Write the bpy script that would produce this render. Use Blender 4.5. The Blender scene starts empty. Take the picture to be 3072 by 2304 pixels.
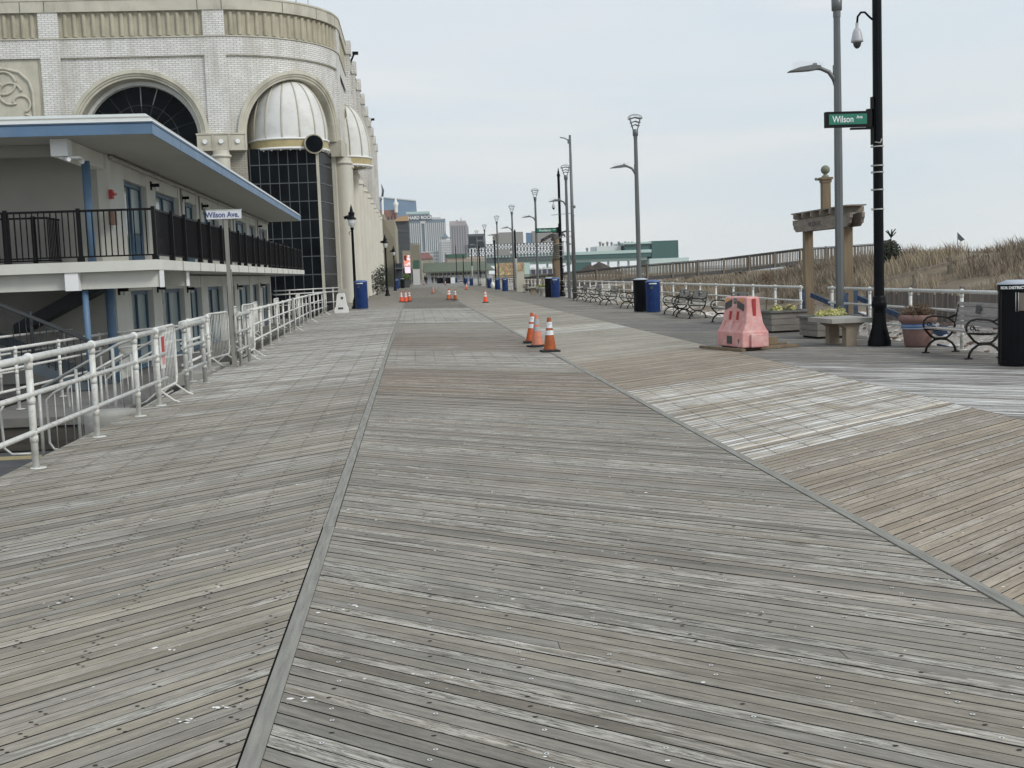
import bpy, math, random
from mathutils import Vector, Matrix, noise
RN = random.Random(7)
pi = math.pi
scene = bpy.context.scene
COL = scene.collection

# ------------------------------------------------------------------ camera
FPX = 3541.0 / 3072.0            # focal length in picture widths
XA = Vector((0.99584956, 0.04434318, -0.07948164))
YA = Vector((-0.08323797, 0.09052479, -0.99240954))
ZA = Vector((-0.03681154, 0.99490650, 0.09384011))   # world axes seen from the camera
EYE = 1.72
Rcw = Matrix((XA, YA, ZA))       # camera -> world
cam = bpy.data.cameras.new('Camera')
co = bpy.data.objects.new('Camera', cam); COL.objects.link(co)
co.matrix_world = Matrix.Translation((0, 0, EYE)) @ Rcw.to_4x4()
cam.sensor_width = 36; cam.lens = 36 * FPX
cam.clip_end = 20000; cam.clip_start = 0.1
scene.camera = co

def W(px, py, Y):
    """survey helper: bearing read off the photo + a real distance Y -> world point"""
    d = Rcw @ Vector(((px - 1536) / 3541.0, (1152 - py) / 3541.0, -1))
    return Vector((0, 0, EYE)) + d * (Y / d.y)

# ------------------------------------------------------------------ materials
def s2l(c):
    return tuple(((x / 12.92) if x <= 0.04045 else ((x + 0.055) / 1.055) ** 2.4) for x in c)
MATS = {}
def newmat(name):
    m = bpy.data.materials.new(name); m.use_nodes = True
    nt = m.node_tree; b = nt.nodes['Principled BSDF']
    MATS[name] = m
    return m, nt, b
def mix(nt, fac, a, b_, blend='MIX'):
    n = nt.nodes.new('ShaderNodeMix'); n.data_type = 'RGBA'; n.blend_type = blend
    for sock, v in ((n.inputs[0], fac), (n.inputs[6], a), (n.inputs[7], b_)):
        if hasattr(v, 'links'): nt.links.new(v, sock)
        elif isinstance(v, (int, float)): sock.default_value = v
        else: sock.default_value = (*v, 1)
    return n.outputs[2]
def ramp(nt, fac, p0, p1, c0=0.0, c1=1.0):
    n = nt.nodes.new('ShaderNodeMapRange'); n.inputs[1].default_value = p0; n.inputs[2].default_value = p1
    n.inputs[3].default_value = c0; n.inputs[4].default_value = c1
    nt.links.new(fac, n.inputs[0]); return n.outputs[0]
def math_(nt, op, a, b_=None):
    n = nt.nodes.new('ShaderNodeMath'); n.operation = op
    for i, v in enumerate((a, b_)):
        if v is None: continue
        if hasattr(v, 'links'): nt.links.new(v, n.inputs[i])
        else: n.inputs[i].default_value = v
    return n.outputs[0]
def noise_(nt, vec, scale, detail=4, rough=0.55, dist=0.0):
    n = nt.nodes.new('ShaderNodeTexNoise'); n.inputs['Scale'].default_value = scale
    n.inputs['Detail'].default_value = detail; n.inputs['Roughness'].default_value = rough
    n.inputs['Distortion'].default_value = dist
    if vec: nt.links.new(vec, n.inputs['Vector'])
    return n.outputs['Fac']
def mapping(nt, src, sc, loc=(0, 0, 0)):
    n = nt.nodes.new('ShaderNodeMapping'); n.inputs['Scale'].default_value = sc; n.inputs['Location'].default_value = loc
    nt.links.new(src, n.inputs['Vector']); return n.outputs[0]
def coord(nt, w='Object'):
    n = nt.nodes.new('ShaderNodeTexCoord'); return n.outputs[w]
def bump(nt, b, h, strength=0.3, dist=0.01):
    n = nt.nodes.new('ShaderNodeBump'); n.inputs['Strength'].default_value = strength; n.inputs['Distance'].default_value = dist
    nt.links.new(h, n.inputs['Height']); nt.links.new(n.outputs[0], b.inputs['Normal'])
def mat(name, rgb, rough=0.6, metal=0.0, var=0.12, scale=3.0, bmp=0.0, stretch=(1, 1, 1), dirt=None, dirt_amt=0.4, dirt_scale=1.5, dirt_stretch=(1, 1, 1), bdist=0.01, spec=None):
    m, nt, b = newmat(name)
    oc = coord(nt)
    v = mapping(nt, oc, stretch)
    n1 = noise_(nt, v, scale, 5)
    lo = tuple(c * (1 - var) for c in rgb); hi = tuple(min(1, c * (1 + var)) for c in rgb)
    col = mix(nt, ramp(nt, n1, 0.3, 0.7), lo, hi)
    if dirt:
        n2 = noise_(nt, mapping(nt, oc, dirt_stretch, (3, 7, 1)), dirt_scale, 6, 0.65)
        f = math_(nt, 'MULTIPLY', ramp(nt, n2, 0.48, 0.72), dirt_amt)
        col = mix(nt, f, col, dirt)
    nt.links.new(col, b.inputs['Base Color'])
    b.inputs['Roughness'].default_value = rough; b.inputs['Metallic'].default_value = metal
    if spec is not None: b.inputs['Specular IOR Level'].default_value = spec
    if bmp: bump(nt, b, noise_(nt, v, scale * 8, 4), bmp, bdist)
    return m

M = {}
M['rail'] = mat('rail_paint', (0.64, 0.645, 0.615), 0.42, var=0.07, scale=4, dirt=(0.30, 0.25, 0.19), dirt_amt=0.6, dirt_scale=11, bmp=0.15)
M['galv'] = mat('galvanised_steel', (0.42, 0.43, 0.41), 0.4, 0.2, var=0.15, scale=8, dirt=(0.3, 0.28, 0.24), dirt_scale=12)
M['lamp'] = mat('grey_lamp_paint', (0.125, 0.135, 0.138), 0.4, 0.2, var=0.08, scale=2, dirt=(0.2, 0.2, 0.2), dirt_amt=0.3)
M['black'] = mat('black_iron', (0.004, 0.005, 0.007), 0.4, 0.0, var=0.3, scale=3, bmp=0.1, spec=0.12)
M['blackmatte'] = mat('black_aluminium', (0.006, 0.006, 0.007), 0.6, 0.0, var=0.2, spec=0.2)
M['iron'] = mat('bench_iron', (0.010, 0.011, 0.010), 0.5, 0.0, spec=0.25, var=0.3, scale=20, dirt=(0.07, 0.05, 0.035), dirt_amt=0.4, dirt_scale=15)
M['slat'] = mat('bench_slat_wood', (0.27, 0.255, 0.235), 0.8, var=0.25, scale=6, stretch=(8, 0.6, 8), bmp=0.3)
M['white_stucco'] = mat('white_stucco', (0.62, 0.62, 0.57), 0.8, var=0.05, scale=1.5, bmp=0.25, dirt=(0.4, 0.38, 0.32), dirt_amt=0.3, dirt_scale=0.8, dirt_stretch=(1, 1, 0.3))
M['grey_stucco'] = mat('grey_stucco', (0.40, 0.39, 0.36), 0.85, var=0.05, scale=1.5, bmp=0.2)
M['trimwhite'] = mat('white_trim', (0.78, 0.79, 0.79), 0.5, var=0.04, scale=1)
M['roofwhite'] = mat('roof_edge', (0.50, 0.53, 0.52), 0.7, var=0.06, scale=6)
M['blue'] = mat('blue_trim', (0.10, 0.18, 0.29), 0.5, var=0.12, scale=1.2, dirt=(0.2, 0.28, 0.36), dirt_amt=0.5, dirt_scale=2)
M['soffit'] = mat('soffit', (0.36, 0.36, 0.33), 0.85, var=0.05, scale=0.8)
M['blueframe'] = mat('blue_window_frame', (0.05, 0.11, 0.18), 0.5, var=0.15)
def glass(name, rgb, rough=0.08, var=0.3, scale=0.6):
    m = mat(name, rgb, rough, 0.0, var=var, scale=scale); return m
M['pane'] = glass('window_pane', (0.24, 0.29, 0.29), 0.1, 0.5, 1.2)
M['dglass'] = mat('dark_glass', (0.008, 0.010, 0.012), 0.15, 0.0, var=0.5, scale=0.5, spec=0.12)
M['dglass'].node_tree.nodes['Principled BSDF'].inputs['IOR'].default_value = 1.22
M['mullion'] = mat('mullion', (0.10, 0.11, 0.12), 0.5, 0.3)
M['stone'] = mat('cast_stone', (0.50, 0.48, 0.40), 0.85, var=0.1, scale=0.8, bmp=0.3, dirt=(0.20, 0.18, 0.13), dirt_amt=0.55, dirt_scale=0.9, dirt_stretch=(1, 1, 0.35))
M['stone2'] = mat('stained_stone', (0.42, 0.39, 0.30), 0.9, var=0.12, scale=1, dirt=(0.16, 0.14, 0.10), dirt_amt=0.6, dirt_scale=1.1, dirt_stretch=(2, 2, 0.4))
M['column'] = mat('column_cream', (0.56, 0.54, 0.47), 0.7, var=0.06, scale=0.5, dirt=(0.38, 0.34, 0.26), dirt_amt=0.4, dirt_scale=0.6, dirt_stretch=(2, 2, 0.15))
M['dome'] = mat('dome_metal', (0.66, 0.665, 0.645), 0.75, 0.0, var=0.07, scale=1, dirt=(0.45, 0.43, 0.38), dirt_amt=0.5, dirt_scale=1.0)
M['gold'] = mat('faded_gold', (0.42, 0.35, 0.18), 0.5, 0.1, var=0.15, scale=1.5)
M['tan'] = mat('tan_wall', (0.30, 0.27, 0.22), 0.9, var=0.08)
def brick(name, c1, c2, mort, bw=0.4, rh=0.1, ms=0.012):
    m, nt, b = newmat(name)
    n = nt.nodes.new('ShaderNodeTexBrick'); nt.links.new(coord(nt, 'UV'), n.inputs['Vector'])
    n.inputs['Color1'].default_value = (*c1, 1); n.inputs['Color2'].default_value = (*c2, 1); n.inputs['Mortar'].default_value = (*mort, 1)
    n.inputs['Scale'].default_value = 1; n.inputs['Mortar Size'].default_value = ms; n.inputs['Brick Width'].default_value = bw; n.inputs['Row Height'].default_value = rh
    n.inputs['Bias'].default_value = -0.1
    d = noise_(nt, mapping(nt, coord(nt), (1, 1, 0.3)), 0.9, 6, 0.65)
    col = mix(nt, math_(nt, 'MULTIPLY', ramp(nt, d, 0.46, 0.72), 0.62), n.outputs[0], (0.33, 0.315, 0.26))
    nt.links.new(col, b.inputs['Base Color']); b.inputs['Roughness'].default_value = 0.6
    bump(nt, b, n.outputs['Fac'], -0.3, 0.01)
    return m
M['brick'] = brick('white_glazed_brick', (0.75, 0.745, 0.725), (0.64, 0.635, 0.615), (0.27, 0.255, 0.225), 0.42, 0.14, 0.014)
M['brickd'] = brick('buff_brick', (0.34, 0.32, 0.27), (0.28, 0.26, 0.22), (0.15, 0.14, 0.12), 0.4, 0.12, 0.014)
M['orange'] = mat('cone_orange', (0.55, 0.10, 0.025), 0.6, var=0.2, scale=12, dirt=(0.25, 0.07, 0.03), dirt_amt=0.6, dirt_scale=8)
M['orange_f'] = mat('cone_faded', (0.60, 0.21, 0.13), 0.7, var=0.12, scale=12, dirt=(0.3, 0.16, 0.12), dirt_amt=0.5, dirt_scale=10)
M['orange_d'] = mat('cone_rusty', (0.36, 0.085, 0.02), 0.7, var=0.25, scale=14, dirt=(0.10, 0.04, 0.02), dirt_amt=0.7, dirt_scale=12)
M['orange_b'] = mat('cone_bright', (0.80, 0.09, 0.025), 0.5, var=0.1, scale=12)
M['band'] = mat('reflective_band', (0.72, 0.73, 0.74), 0.4, var=0.1, scale=20, dirt=(0.25, 0.24, 0.24), dirt_amt=0.7, dirt_scale=14)
M['bandg'] = mat('grey_band', (0.36, 0.36, 0.37), 0.5, var=0.1, scale=20)
M['rubber'] = mat('rubber', (0.015, 0.015, 0.016), 0.8, var=0.3, scale=12)
M['pink'] = mat('faded_pink_plastic', (0.62, 0.30, 0.285), 0.65, var=0.1, scale=4, dirt=(0.72, 0.53, 0.50), dirt_amt=0.85, dirt_scale=3.5, bmp=0.1)
M['red'] = mat('inner_red', (0.36, 0.03, 0.03), 0.7, var=0.15)
M['chev'] = mat('chevron_dark', (0.07, 0.075, 0.075), 0.6, var=0.2, scale=20)
M['yel'] = mat('chevron_amber', (0.70, 0.33, 0.06), 0.6, var=0.1)
M['binblue'] = mat('bin_blue', (0.008, 0.03, 0.125), 0.45, spec=0.25, var=0.12, scale=5, dirt=(0.04, 0.08, 0.18), dirt_amt=0.4, dirt_scale=6)
M['binlid'] = mat('bin_lid', (0.42, 0.46, 0.52), 0.5, var=0.08)
M['bluelid'] = mat('blue_lid', (0.07, 0.13, 0.30), 0.45, var=0.1)
M['white'] = mat('white_plastic', (0.74, 0.74, 0.72), 0.5, var=0.05)
M['whitetxt'] = mat('white_lettering', (0.80, 0.81, 0.80), 0.5, var=0.02)
M['green'] = mat('sign_green', (0.012, 0.17, 0.11), 0.4, var=0.06)
M['signw'] = mat('sign_white', (0.60, 0.62, 0.66), 0.5, var=0.06, scale=6)
M['signb'] = mat('sign_blue_ink', (0.04, 0.06, 0.20), 0.5, var=0.05)
M['pot'] = mat('terracotta_resin', (0.21, 0.125, 0.11), 0.85, var=0.12, scale=14, bmp=0.4, dirt=(0.16, 0.10, 0.09), dirt_amt=0.5)
M['potblue'] = mat('pot_blue', (0.05, 0.13, 0.30), 0.7, var=0.1)
M['potlight'] = mat('pot_lightblue', (0.28, 0.34, 0.44), 0.7, var=0.1)
M['dirt'] = mat('soil', (0.06, 0.045, 0.035), 0.95, var=0.3, scale=10, bmp=0.5)
M['plantbox'] = mat('planter_boards', (0.20, 0.185, 0.165), 0.85, var=0.2, scale=3, stretch=(1, 1, 8), bmp=0.4, dirt=(0.11, 0.10, 0.09), dirt_amt=0.5)
M['plantrim'] = mat('planter_rim', (0.15, 0.145, 0.135), 0.85, var=0.2, scale=4)
M['concrete'] = mat('pale_concrete', (0.34, 0.33, 0.30), 0.9, var=0.1, scale=6, bmp=0.4, dirt=(0.2, 0.19, 0.17), dirt_amt=0.4)
M['concleg'] = mat('tan_concrete', (0.25, 0.21, 0.155), 0.9, var=0.1, scale=6, bmp=0.4)
M['timber'] = mat('brown_timber', (0.20, 0.15, 0.095), 0.8, var=0.22, scale=2.5, stretch=(6, 6, 0.5), bmp=0.4, dirt=(0.12, 0.09, 0.06), dirt_amt=0.5, dirt_stretch=(6, 6, 0.4))
M['timberg'] = mat('weathered_beam', (0.235, 0.20, 0.165), 0.85, var=0.25, scale=2, stretch=(3, 1, 6), bmp=0.5, dirt=(0.10, 0.085, 0.07), dirt_amt=0.6, dirt_scale=3)
M['greenish'] = mat('finial_green', (0.19, 0.20, 0.14), 0.7, var=0.15, scale=8)
M['bluewood'] = mat('blue_painted_wood', (0.02, 0.05, 0.11), 0.7, var=0.25, scale=5, dirt=(0.14, 0.13, 0.12), dirt_amt=0.6, dirt_scale=9)
M['rampwood'] = mat('dune_ramp_wood', (0.17, 0.145, 0.115), 0.9, var=0.25, scale=1.5, stretch=(3, 3, 0.3), dirt=(0.10, 0.085, 0.07), dirt_amt=0.5)
M['rampdark'] = mat('dune_ramp_dark', (0.085, 0.082, 0.08), 0.9, var=0.2, scale=2)
M['fencewood'] = mat('sand_fence_wood', (0.15, 0.13, 0.115), 0.95, var=0.3, scale=3, stretch=(3, 3, 0.3))
M['asphalt'] = mat('asphalt', (0.075, 0.078, 0.082), 0.9, var=0.15, scale=2, bmp=0.5, dirt=(0.12, 0.115, 0.105), dirt_amt=0.5)
M['yellowline'] = mat('worn_yellow_paint', (0.35, 0.29, 0.16), 0.9, var=0.15, scale=6)
M['deckgrey'] = mat('grey_deck', (0.15, 0.145, 0.135), 0.9, var=0.2, scale=2, stretch=(1, 7, 1), bmp=0.4)
M['darkwood'] = mat('dark_timber', (0.055, 0.05, 0.042), 0.95, var=0.3, scale=2, stretch=(1, 1, 5))
M['stairgrey'] = mat('stair_paint', (0.075, 0.095, 0.11), 0.6, var=0.15, scale=2)
M['stairdark'] = mat('stair_dark', (0.03, 0.035, 0.04), 0.7, var=0.2)
M['meshpanel'] = mat('black_mesh_panel', (0.016, 0.015, 0.015), 0.8, var=0.2, scale=3)
M['leafgreen'] = mat('cabbage_leaf', (0.10, 0.14, 0.035), 0.7, var=0.35, scale=25)
M['leafyellow'] = mat('pale_leaf', (0.52, 0.50, 0.20), 0.7, var=0.25, scale=25)
M['drybrown'] = mat('dry_plant', (0.12, 0.075, 0.045), 0.9, var=0.45, scale=30)
M['shrub'] = mat('shrub_leaf', (0.028, 0.035, 0.02), 0.8, var=0.4, scale=10)
M['statue'] = mat('carved_grey', (0.12, 0.115, 0.11), 0.8, var=0.3, scale=6)
M['bark'] = mat('bark', (0.13, 0.10, 0.07), 0.9, var=0.3, scale=8)
M['cloth_dark'] = mat('dark_cloth', (0.02, 0.02, 0.026), 0.9, var=0.2)
M['skin'] = mat('skin', (0.40, 0.24, 0.17), 0.6, var=0.05)
M['red_sign'] = mat('red_sign', (0.42, 0.03, 0.035), 0.5, var=0.1)

# --------------------------------------------------------------- mesh helper
class MB:
    def __init__(s): s.v = []; s.f = []; s.sm = []; s.mi = []; s.uv = []; s.ca = None
    def add(s, vs, fs, sm=False, mi=0, uv=None):
        n = len(s.v); s.v += [tuple(v) for v in vs]
        s.uv += uv if uv else [(0.0, 0.0)] * len(vs)
        for f in fs: s.f.append([n + i for i in f]); s.sm.append(sm); s.mi.append(mi)
        return s
    def box(s, x0, x1, y0, y1, z0, z1, mi=0, uvw=False):
        if x0 > x1: x0, x1 = x1, x0
        if y0 > y1: y0, y1 = y1, y0
        if z0 > z1: z0, z1 = z1, z0
        vs = [(x0, y0, z0), (x1, y0, z0), (x1, y1, z0), (x0, y1, z0), (x0, y0, z1), (x1, y0, z1), (x1, y1, z1), (x0, y1, z1)]
        return s.add(vs, [(0, 3, 2, 1), (4, 5, 6, 7), (0, 1, 5, 4), (1, 2, 6, 5), (2, 3, 7, 6), (3, 0, 4, 7)], mi=mi)
    def obox(s, c, sx, sy, sz, rz=0.0, mi=0, rx=0.0, ry=0.0):
        m = Matrix.Translation(c) @ Matrix.Rotation(rz, 4, 'Z') @ Matrix.Rotation(ry, 4, 'Y') @ Matrix.Rotation(rx, 4, 'X')
        vs = [m @ Vector((a * sx / 2, b * sy / 2, d * sz / 2)) for d in (-1, 1) for a, b in ((-1, -1), (1, -1), (1, 1), (-1, 1))]
        return s.add(vs, [(0, 3, 2, 1), (4, 5, 6, 7), (0, 1, 5, 4), (1, 2, 6, 5), (2, 3, 7, 6), (3, 0, 4, 7)], mi=mi)
    def beam(s, p, q, w, h, mi=0):
        p = Vector(p); q = Vector(q); d = (q - p).normalized()
        up = Vector((0, 0, 1)) if abs(d.z) < 0.95 else Vector((0, 1, 0))
        a = d.cross(up).normalized() * w / 2; b = a.cross(d).normalized() * h / 2
        vs = [e + i * a + j * b for e in (p, q) for i, j in ((-1, -1), (1, -1), (1, 1), (-1, 1))]
        return s.add(vs, [(0, 1, 2, 3), (7, 6, 5, 4), (0, 4, 5, 1), (1, 5, 6, 2), (2, 6, 7, 3), (3, 7, 4, 0)], mi=mi)
    def tube(s, pts, r, n=8, caps=True, closed=False, mi=0, sm=True):
        pts = [Vector(p) for p in pts]; k = len(pts)
        rs = r if isinstance(r, (list, tuple)) else [r] * k
        vs = []; prev = None
        for i, p in enumerate(pts):
            if closed: d = pts[(i + 1) % k] - pts[i - 1]
            else: d = pts[min(i + 1, k - 1)] - pts[max(i - 1, 0)]
            d.normalize()
            if prev is None:
                up = Vector((0, 0, 1)) if abs(d.z) < 0.9 else Vector((1, 0, 0))
                a = d.cross(up).normalized()
            else:
                a = prev - d * prev.dot(d)
                a = a.normalized() if a.length > 1e-6 else d.orthogonal().normalized()
            prev = a; b = d.cross(a)
            for j in range(n):
                t = 2 * pi * j / n; vs.append(p + (a * math.cos(t) + b * math.sin(t)) * rs[i])
        fs = []
        for i in range(k if closed else k - 1):
            i2 = (i + 1) % k
            for j in range(n):
                fs.append((i * n + j, i * n + (j + 1) % n, i2 * n + (j + 1) % n, i2 * n + j))
        s.add(vs, fs, sm, mi)
        if caps and not closed:
            m = len(s.v) - k * n
            s.f.append([m + j for j in range(n)][::-1]); s.sm.append(False); s.mi.append(mi)
            s.f.append([m + (k - 1) * n + j for j in range(n)]); s.sm.append(False); s.mi.append(mi)
        return s
    def lathe(s, prof, c=(0, 0, 0), n=20, mi=0, sm=True, a0=0.0, a1=2 * pi, sx=1.0, sy=1.0):
        full = abs(a1 - a0 - 2 * pi) < 1e-6; k = n if full else n + 1
        vs = [(c[0] + r * sx * math.cos(a0 + (a1 - a0) * j / n), c[1] + r * sy * math.sin(a0 + (a1 - a0) * j / n), c[2] + z) for r, z in prof for j in range(k)]
        fs = []
        for i in range(len(prof) - 1):
            for j in range(n):
                j2 = (j + 1) % k if full else j + 1
                fs.append((i * k + j, i * k + j2, (i + 1) * k + j2, (i + 1) * k + j))
        return s.add(vs, fs, sm, mi)
    def ball(s, c, r, n=10, mi=0, sx=1, sy=1, sz=1):
        prof = [(max(1e-4, r * math.cos(t)), r * math.sin(t)) for t in [(-pi / 2 + pi * i / (n // 2 + 2)) for i in range(n // 2 + 3)]]
        m = len(s.v); s.lathe(prof, (0, 0, 0), n, mi)
        for i in range(m, len(s.v)):
            x, y, z = s.v[i]; s.v[i] = (c[0] + x * sx, c[1] + y * sy, c[2] + z * sz)
        return s
    def extr(s, poly, fn, t0, t1, mi=0):
        """extrude 2d polygon: fn(u,v,t)->xyz"""
        k = len(poly); vs = [fn(u, v, t0) for u, v in poly] + [fn(u, v, t1) for u, v in poly]
        return s.add(vs, [tuple(range(k))[::-1], tuple(range(k, 2 * k))] + [(i, (i + 1) % k, k + (i + 1) % k, k + i) for i in range(k)], mi=mi)
    def build(s, name, mats, parent=None, label=None, cat=None, group=None, kind=None, loc=None, rz=0):
        me = bpy.data.meshes.new(name); me.from_pydata(s.v, [], s.f)
        if not isinstance(mats, (list, tuple)): mats = [mats]
        for m in mats: me.materials.append(M[m] if isinstance(m, str) else m)
        me.polygons.foreach_set('use_smooth', s.sm); me.polygons.foreach_set('material_index', s.mi)
        ul = me.uv_layers.new(name='UVMap')
        li = [0] * len(me.loops); me.loops.foreach_get('vertex_index', li)
        buf = []
        for i in li: buf += s.uv[i]
        ul.data.foreach_set('uv', buf)
        me.update()
        o = bpy.data.objects.new(name, me); COL.objects.link(o)
        if parent: o.parent = parent
        if loc is not None: o.location = loc
        if rz: o.rotation_euler = (0, 0, rz)
        tag(o, label, cat, group, kind)
        return o
def tag(o, label=None, cat=None, group=None, kind=None):
    if label: o['label'] = label
    if cat: o['category'] = cat
    if group: o['group'] = group
    if kind: o['kind'] = kind
    return o
def thing(name, label, cat, loc=(0, 0, 0), rz=0, group=None):
    o = bpy.data.objects.new(name, None); COL.objects.link(o); o.empty_display_size = 0.2
    o.location = loc; o.rotation_euler = (0, 0, rz)
    return tag(o, label, cat, group)
def dup(root, loc, rz=None, label=None, scale=None):
    def cp(o, par):
        c = o.copy(); COL.objects.link(c); c.parent = par
        for ch in list(o.children): cp(ch, c)
        return c
    r = cp(root, None); r.location = loc
    if rz is not None: r.rotation_euler = (0, 0, rz)
    if label: r['label'] = label
    if scale: r.scale = (scale,) * 3
    return r
def text_mb(body, size, fn, mats, name='lettering', parent=None, depth=0.004, bold=0.0, sx=1.0, align='CENTER'):
    cu = bpy.data.curves.new('txt', 'FONT'); cu.body = body; cu.size = size; cu.align_x = align; cu.align_y = 'CENTER'
    cu.extrude = depth; cu.offset = bold; cu.resolution_u = 3
    t = bpy.data.objects.new('txt', cu); COL.objects.link(t)
    dg = bpy.context.evaluated_depsgraph_get(); dg.update()
    me = bpy.data.meshes.new_from_object(t.evaluated_get(dg)); 
    bpy.data.objects.remove(t); bpy.data.curves.remove(cu)
    for v in me.vertices: v.co = fn(v.co.x * sx, v.co.y, v.co.z)
    me.materials.clear(); me.materials.append(M[mats]); me.name = name
    o = bpy.data.objects.new(name, me); COL.objects.link(o)
    if parent: o.parent = parent
    return o

# ------------------------------------------------------------------ boardwalk
def board_material():
    m, nt, b = newmat('weathered_boards')
    uv = coord(nt, 'UV'); oc = coord(nt)
    at = nt.nodes.new('ShaderNodeAttribute'); at.attribute_name = 'tint'
    g = nt.nodes.new('ShaderNodeAttribute'); g.attribute_name = 'grid'
    base = at.outputs['Color']; wash = at.outputs['Alpha']
    n1 = noise_(nt, mapping(nt, uv, (2.6, 30, 1)), 1.0, 7, 0.65, 0.3)       # long grain
    n2 = noise_(nt, mapping(nt, uv, (15, 150, 1)), 1.0, 4, 0.7)             # fine grain
    n3 = noise_(nt, mapping(nt, uv, (0.9, 4, 1), (5, 2, 0)), 1.0, 5, 0.6)
    c = mix(nt, 1.0, base, ramp(nt, n1, 0.25, 0.75, 0.62, 1.36), 'MULTIPLY')
    c = mix(nt, 1.0, c, ramp(nt, n2, 0.25, 0.75, 0.68, 1.30), 'MULTIPLY')
    # silvery worn streaks along the grain
    st = noise_(nt, mapping(nt, uv, (1.1, 34, 1), (9, 3, 0)), 1.0, 6, 0.72, 0.6)
    pt = noise_(nt, mapping(nt, uv, (0.8, 3, 1), (1, 8, 0)), 1.0, 3, 0.5)
    wa = nt.nodes.new('ShaderNodeAttribute'); wa.attribute_name = 'worn'
    pw = ramp(nt, math_(nt, 'ADD', pt, math_(nt, 'MULTIPLY', wa.outputs['Fac'], 0.30)), 0.56, 0.72)
    st = noise_(nt, mapping(nt, uv, (3.2, 42, 1), (9, 3, 0)), 1.0, 7, 0.75, 1.2)
    f = math_(nt, 'MULTIPLY', ramp(nt, st, 0.46, 0.56), pw)
    c = mix(nt, math_(nt, 'MULTIPLY', f, 0.85), c, (0.53, 0.505, 0.455))
    dk = math_(nt, 'MULTIPLY', ramp(nt, noise_(nt, mapping(nt, uv, (5.0, 70, 1), (4, 4, 0)), 1.0, 5, 0.75, 1.2), 0.53, 0.60), pw)
    c = mix(nt, math_(nt, 'MULTIPLY', dk, 0.85), c, (0.035, 0.034, 0.032))
    kv = nt.nodes.new('ShaderNodeTexVoronoi'); kv.inputs['Scale'].default_value = 1.0; nt.links.new(mapping(nt, uv, (2.3, 12, 1)), kv.inputs['Vector'])
    ks = nt.nodes.new('ShaderNodeSeparateColor'); nt.links.new(kv.outputs['Color'], ks.inputs[0])
    kf = math_(nt, 'MULTIPLY', ramp(nt, kv.outputs['Distance'], 0.06, 0.16, 0.75, 0.0), math_(nt, 'GREATER_THAN', ks.outputs[0], 0.86))
    c = mix(nt, kf, c, (0.07, 0.06, 0.05))
    # damp / dirty areas
    d = noise_(nt, mapping(nt, oc, (1, 1, 1)), 0.55, 6, 0.65)
    c = mix(nt, 1.0, c, ramp(nt, d, 0.3, 0.7, 0.80, 1.14), 'MULTIPLY')
    # dried salt and sand wash
    wn = noise_(nt, mapping(nt, oc, (0.7, 0.9, 1), (2, 1, 0)), 1.0, 5, 0.65, 0.6)
    wm = ramp(nt, math_(nt, 'ADD', wn, math_(nt, 'MULTIPLY', wash, 0.36)), 0.60, 0.84)
    ws = ramp(nt, noise_(nt, mapping(nt, uv, (1.0, 30, 1), (7, 7, 0)), 1.0, 6, 0.7, 0.5), 0.43, 0.60)
    wf = math_(nt, 'MULTIPLY', math_(nt, 'MULTIPLY', wm, ws), math_(nt, 'MINIMUM', math_(nt, 'MULTIPLY', wash, 1.6), 1.0))
    c = mix(nt, wf, c, (0.78, 0.78, 0.76))
    # little shell/sand crumbs
    cr = nt.nodes.new('ShaderNodeTexVoronoi'); cr.inputs['Scale'].default_value = 11; nt.links.new(oc, cr.inputs['Vector'])
    crn = noise_(nt, oc, 1.3, 3)
    thr = ramp(nt, crn, 0.45, 0.75, 0.02, 0.17)
    cf = math_(nt, 'LESS_THAN', cr.outputs['Distance'], thr)
    sep = nt.nodes.new('ShaderNodeSeparateColor'); nt.links.new(cr.outputs['Color'], sep.inputs[0])
    cf = math_(nt, 'MULTIPLY', cf, math_(nt, 'GREATER_THAN', sep.outputs[0], 0.86))
    c = mix(nt, cf, c, (0.66, 0.66, 0.63))
    # joist lines of screw holes
    sx = nt.nodes.new('ShaderNodeSeparateXYZ'); nt.links.new(oc, sx.inputs[0])
    wob = math_(nt, 'MULTIPLY', noise_(nt, oc, 3.0, 2), 0.05)
    fr = math_(nt, 'FRACT', math_(nt, 'ADD', math_(nt, 'DIVIDE', math_(nt, 'ADD', sx.outputs[0], wob), 0.405), 0.5))
    brk = ramp(nt, noise_(nt, mapping(nt, oc, (6, 9, 1)), 1.0, 3, 0.6), 0.34, 0.46)
    jl = math_(nt, 'MULTIPLY', math_(nt, 'MULTIPLY', ramp(nt, math_(nt, 'ABSOLUTE', math_(nt, 'SUBTRACT', fr, 0.5)), 0.014, 0.038, 0.62, 0.0), brk), g.outputs['Fac'])
    c = mix(nt, jl, c, (0.055, 0.052, 0.048))
    nt.links.new(c, b.inputs['Base Color'])
    b.inputs['Roughness'].default_value = 0.85; b.inputs['Specular IOR Level'].default_value = 0.3
    bump(nt, b, math_(nt, 'ADD', n1, math_(nt, 'MULTIPLY', n2, 0.5)), 0.35, 0.004)
    return m
M['boards'] = board_material()
M['curb'] = mat('curb_board', (0.235, 0.228, 0.205), 0.85, var=0.25, scale=3, stretch=(14, 0.8, 1), bmp=0.3)
M['crevice'] = mat('gap_shade', (0.03, 0.028, 0.025), 0.95)  # plank side faces: shade of the gaps put into a near-black colour
M['screw'] = mat('zinc_plug', (0.62, 0.62, 0.60), 0.45, 0.1, var=0.2, scale=20)
M['hole'] = mat('screw_hole', (0.015, 0.015, 0.014), 0.9)

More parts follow.
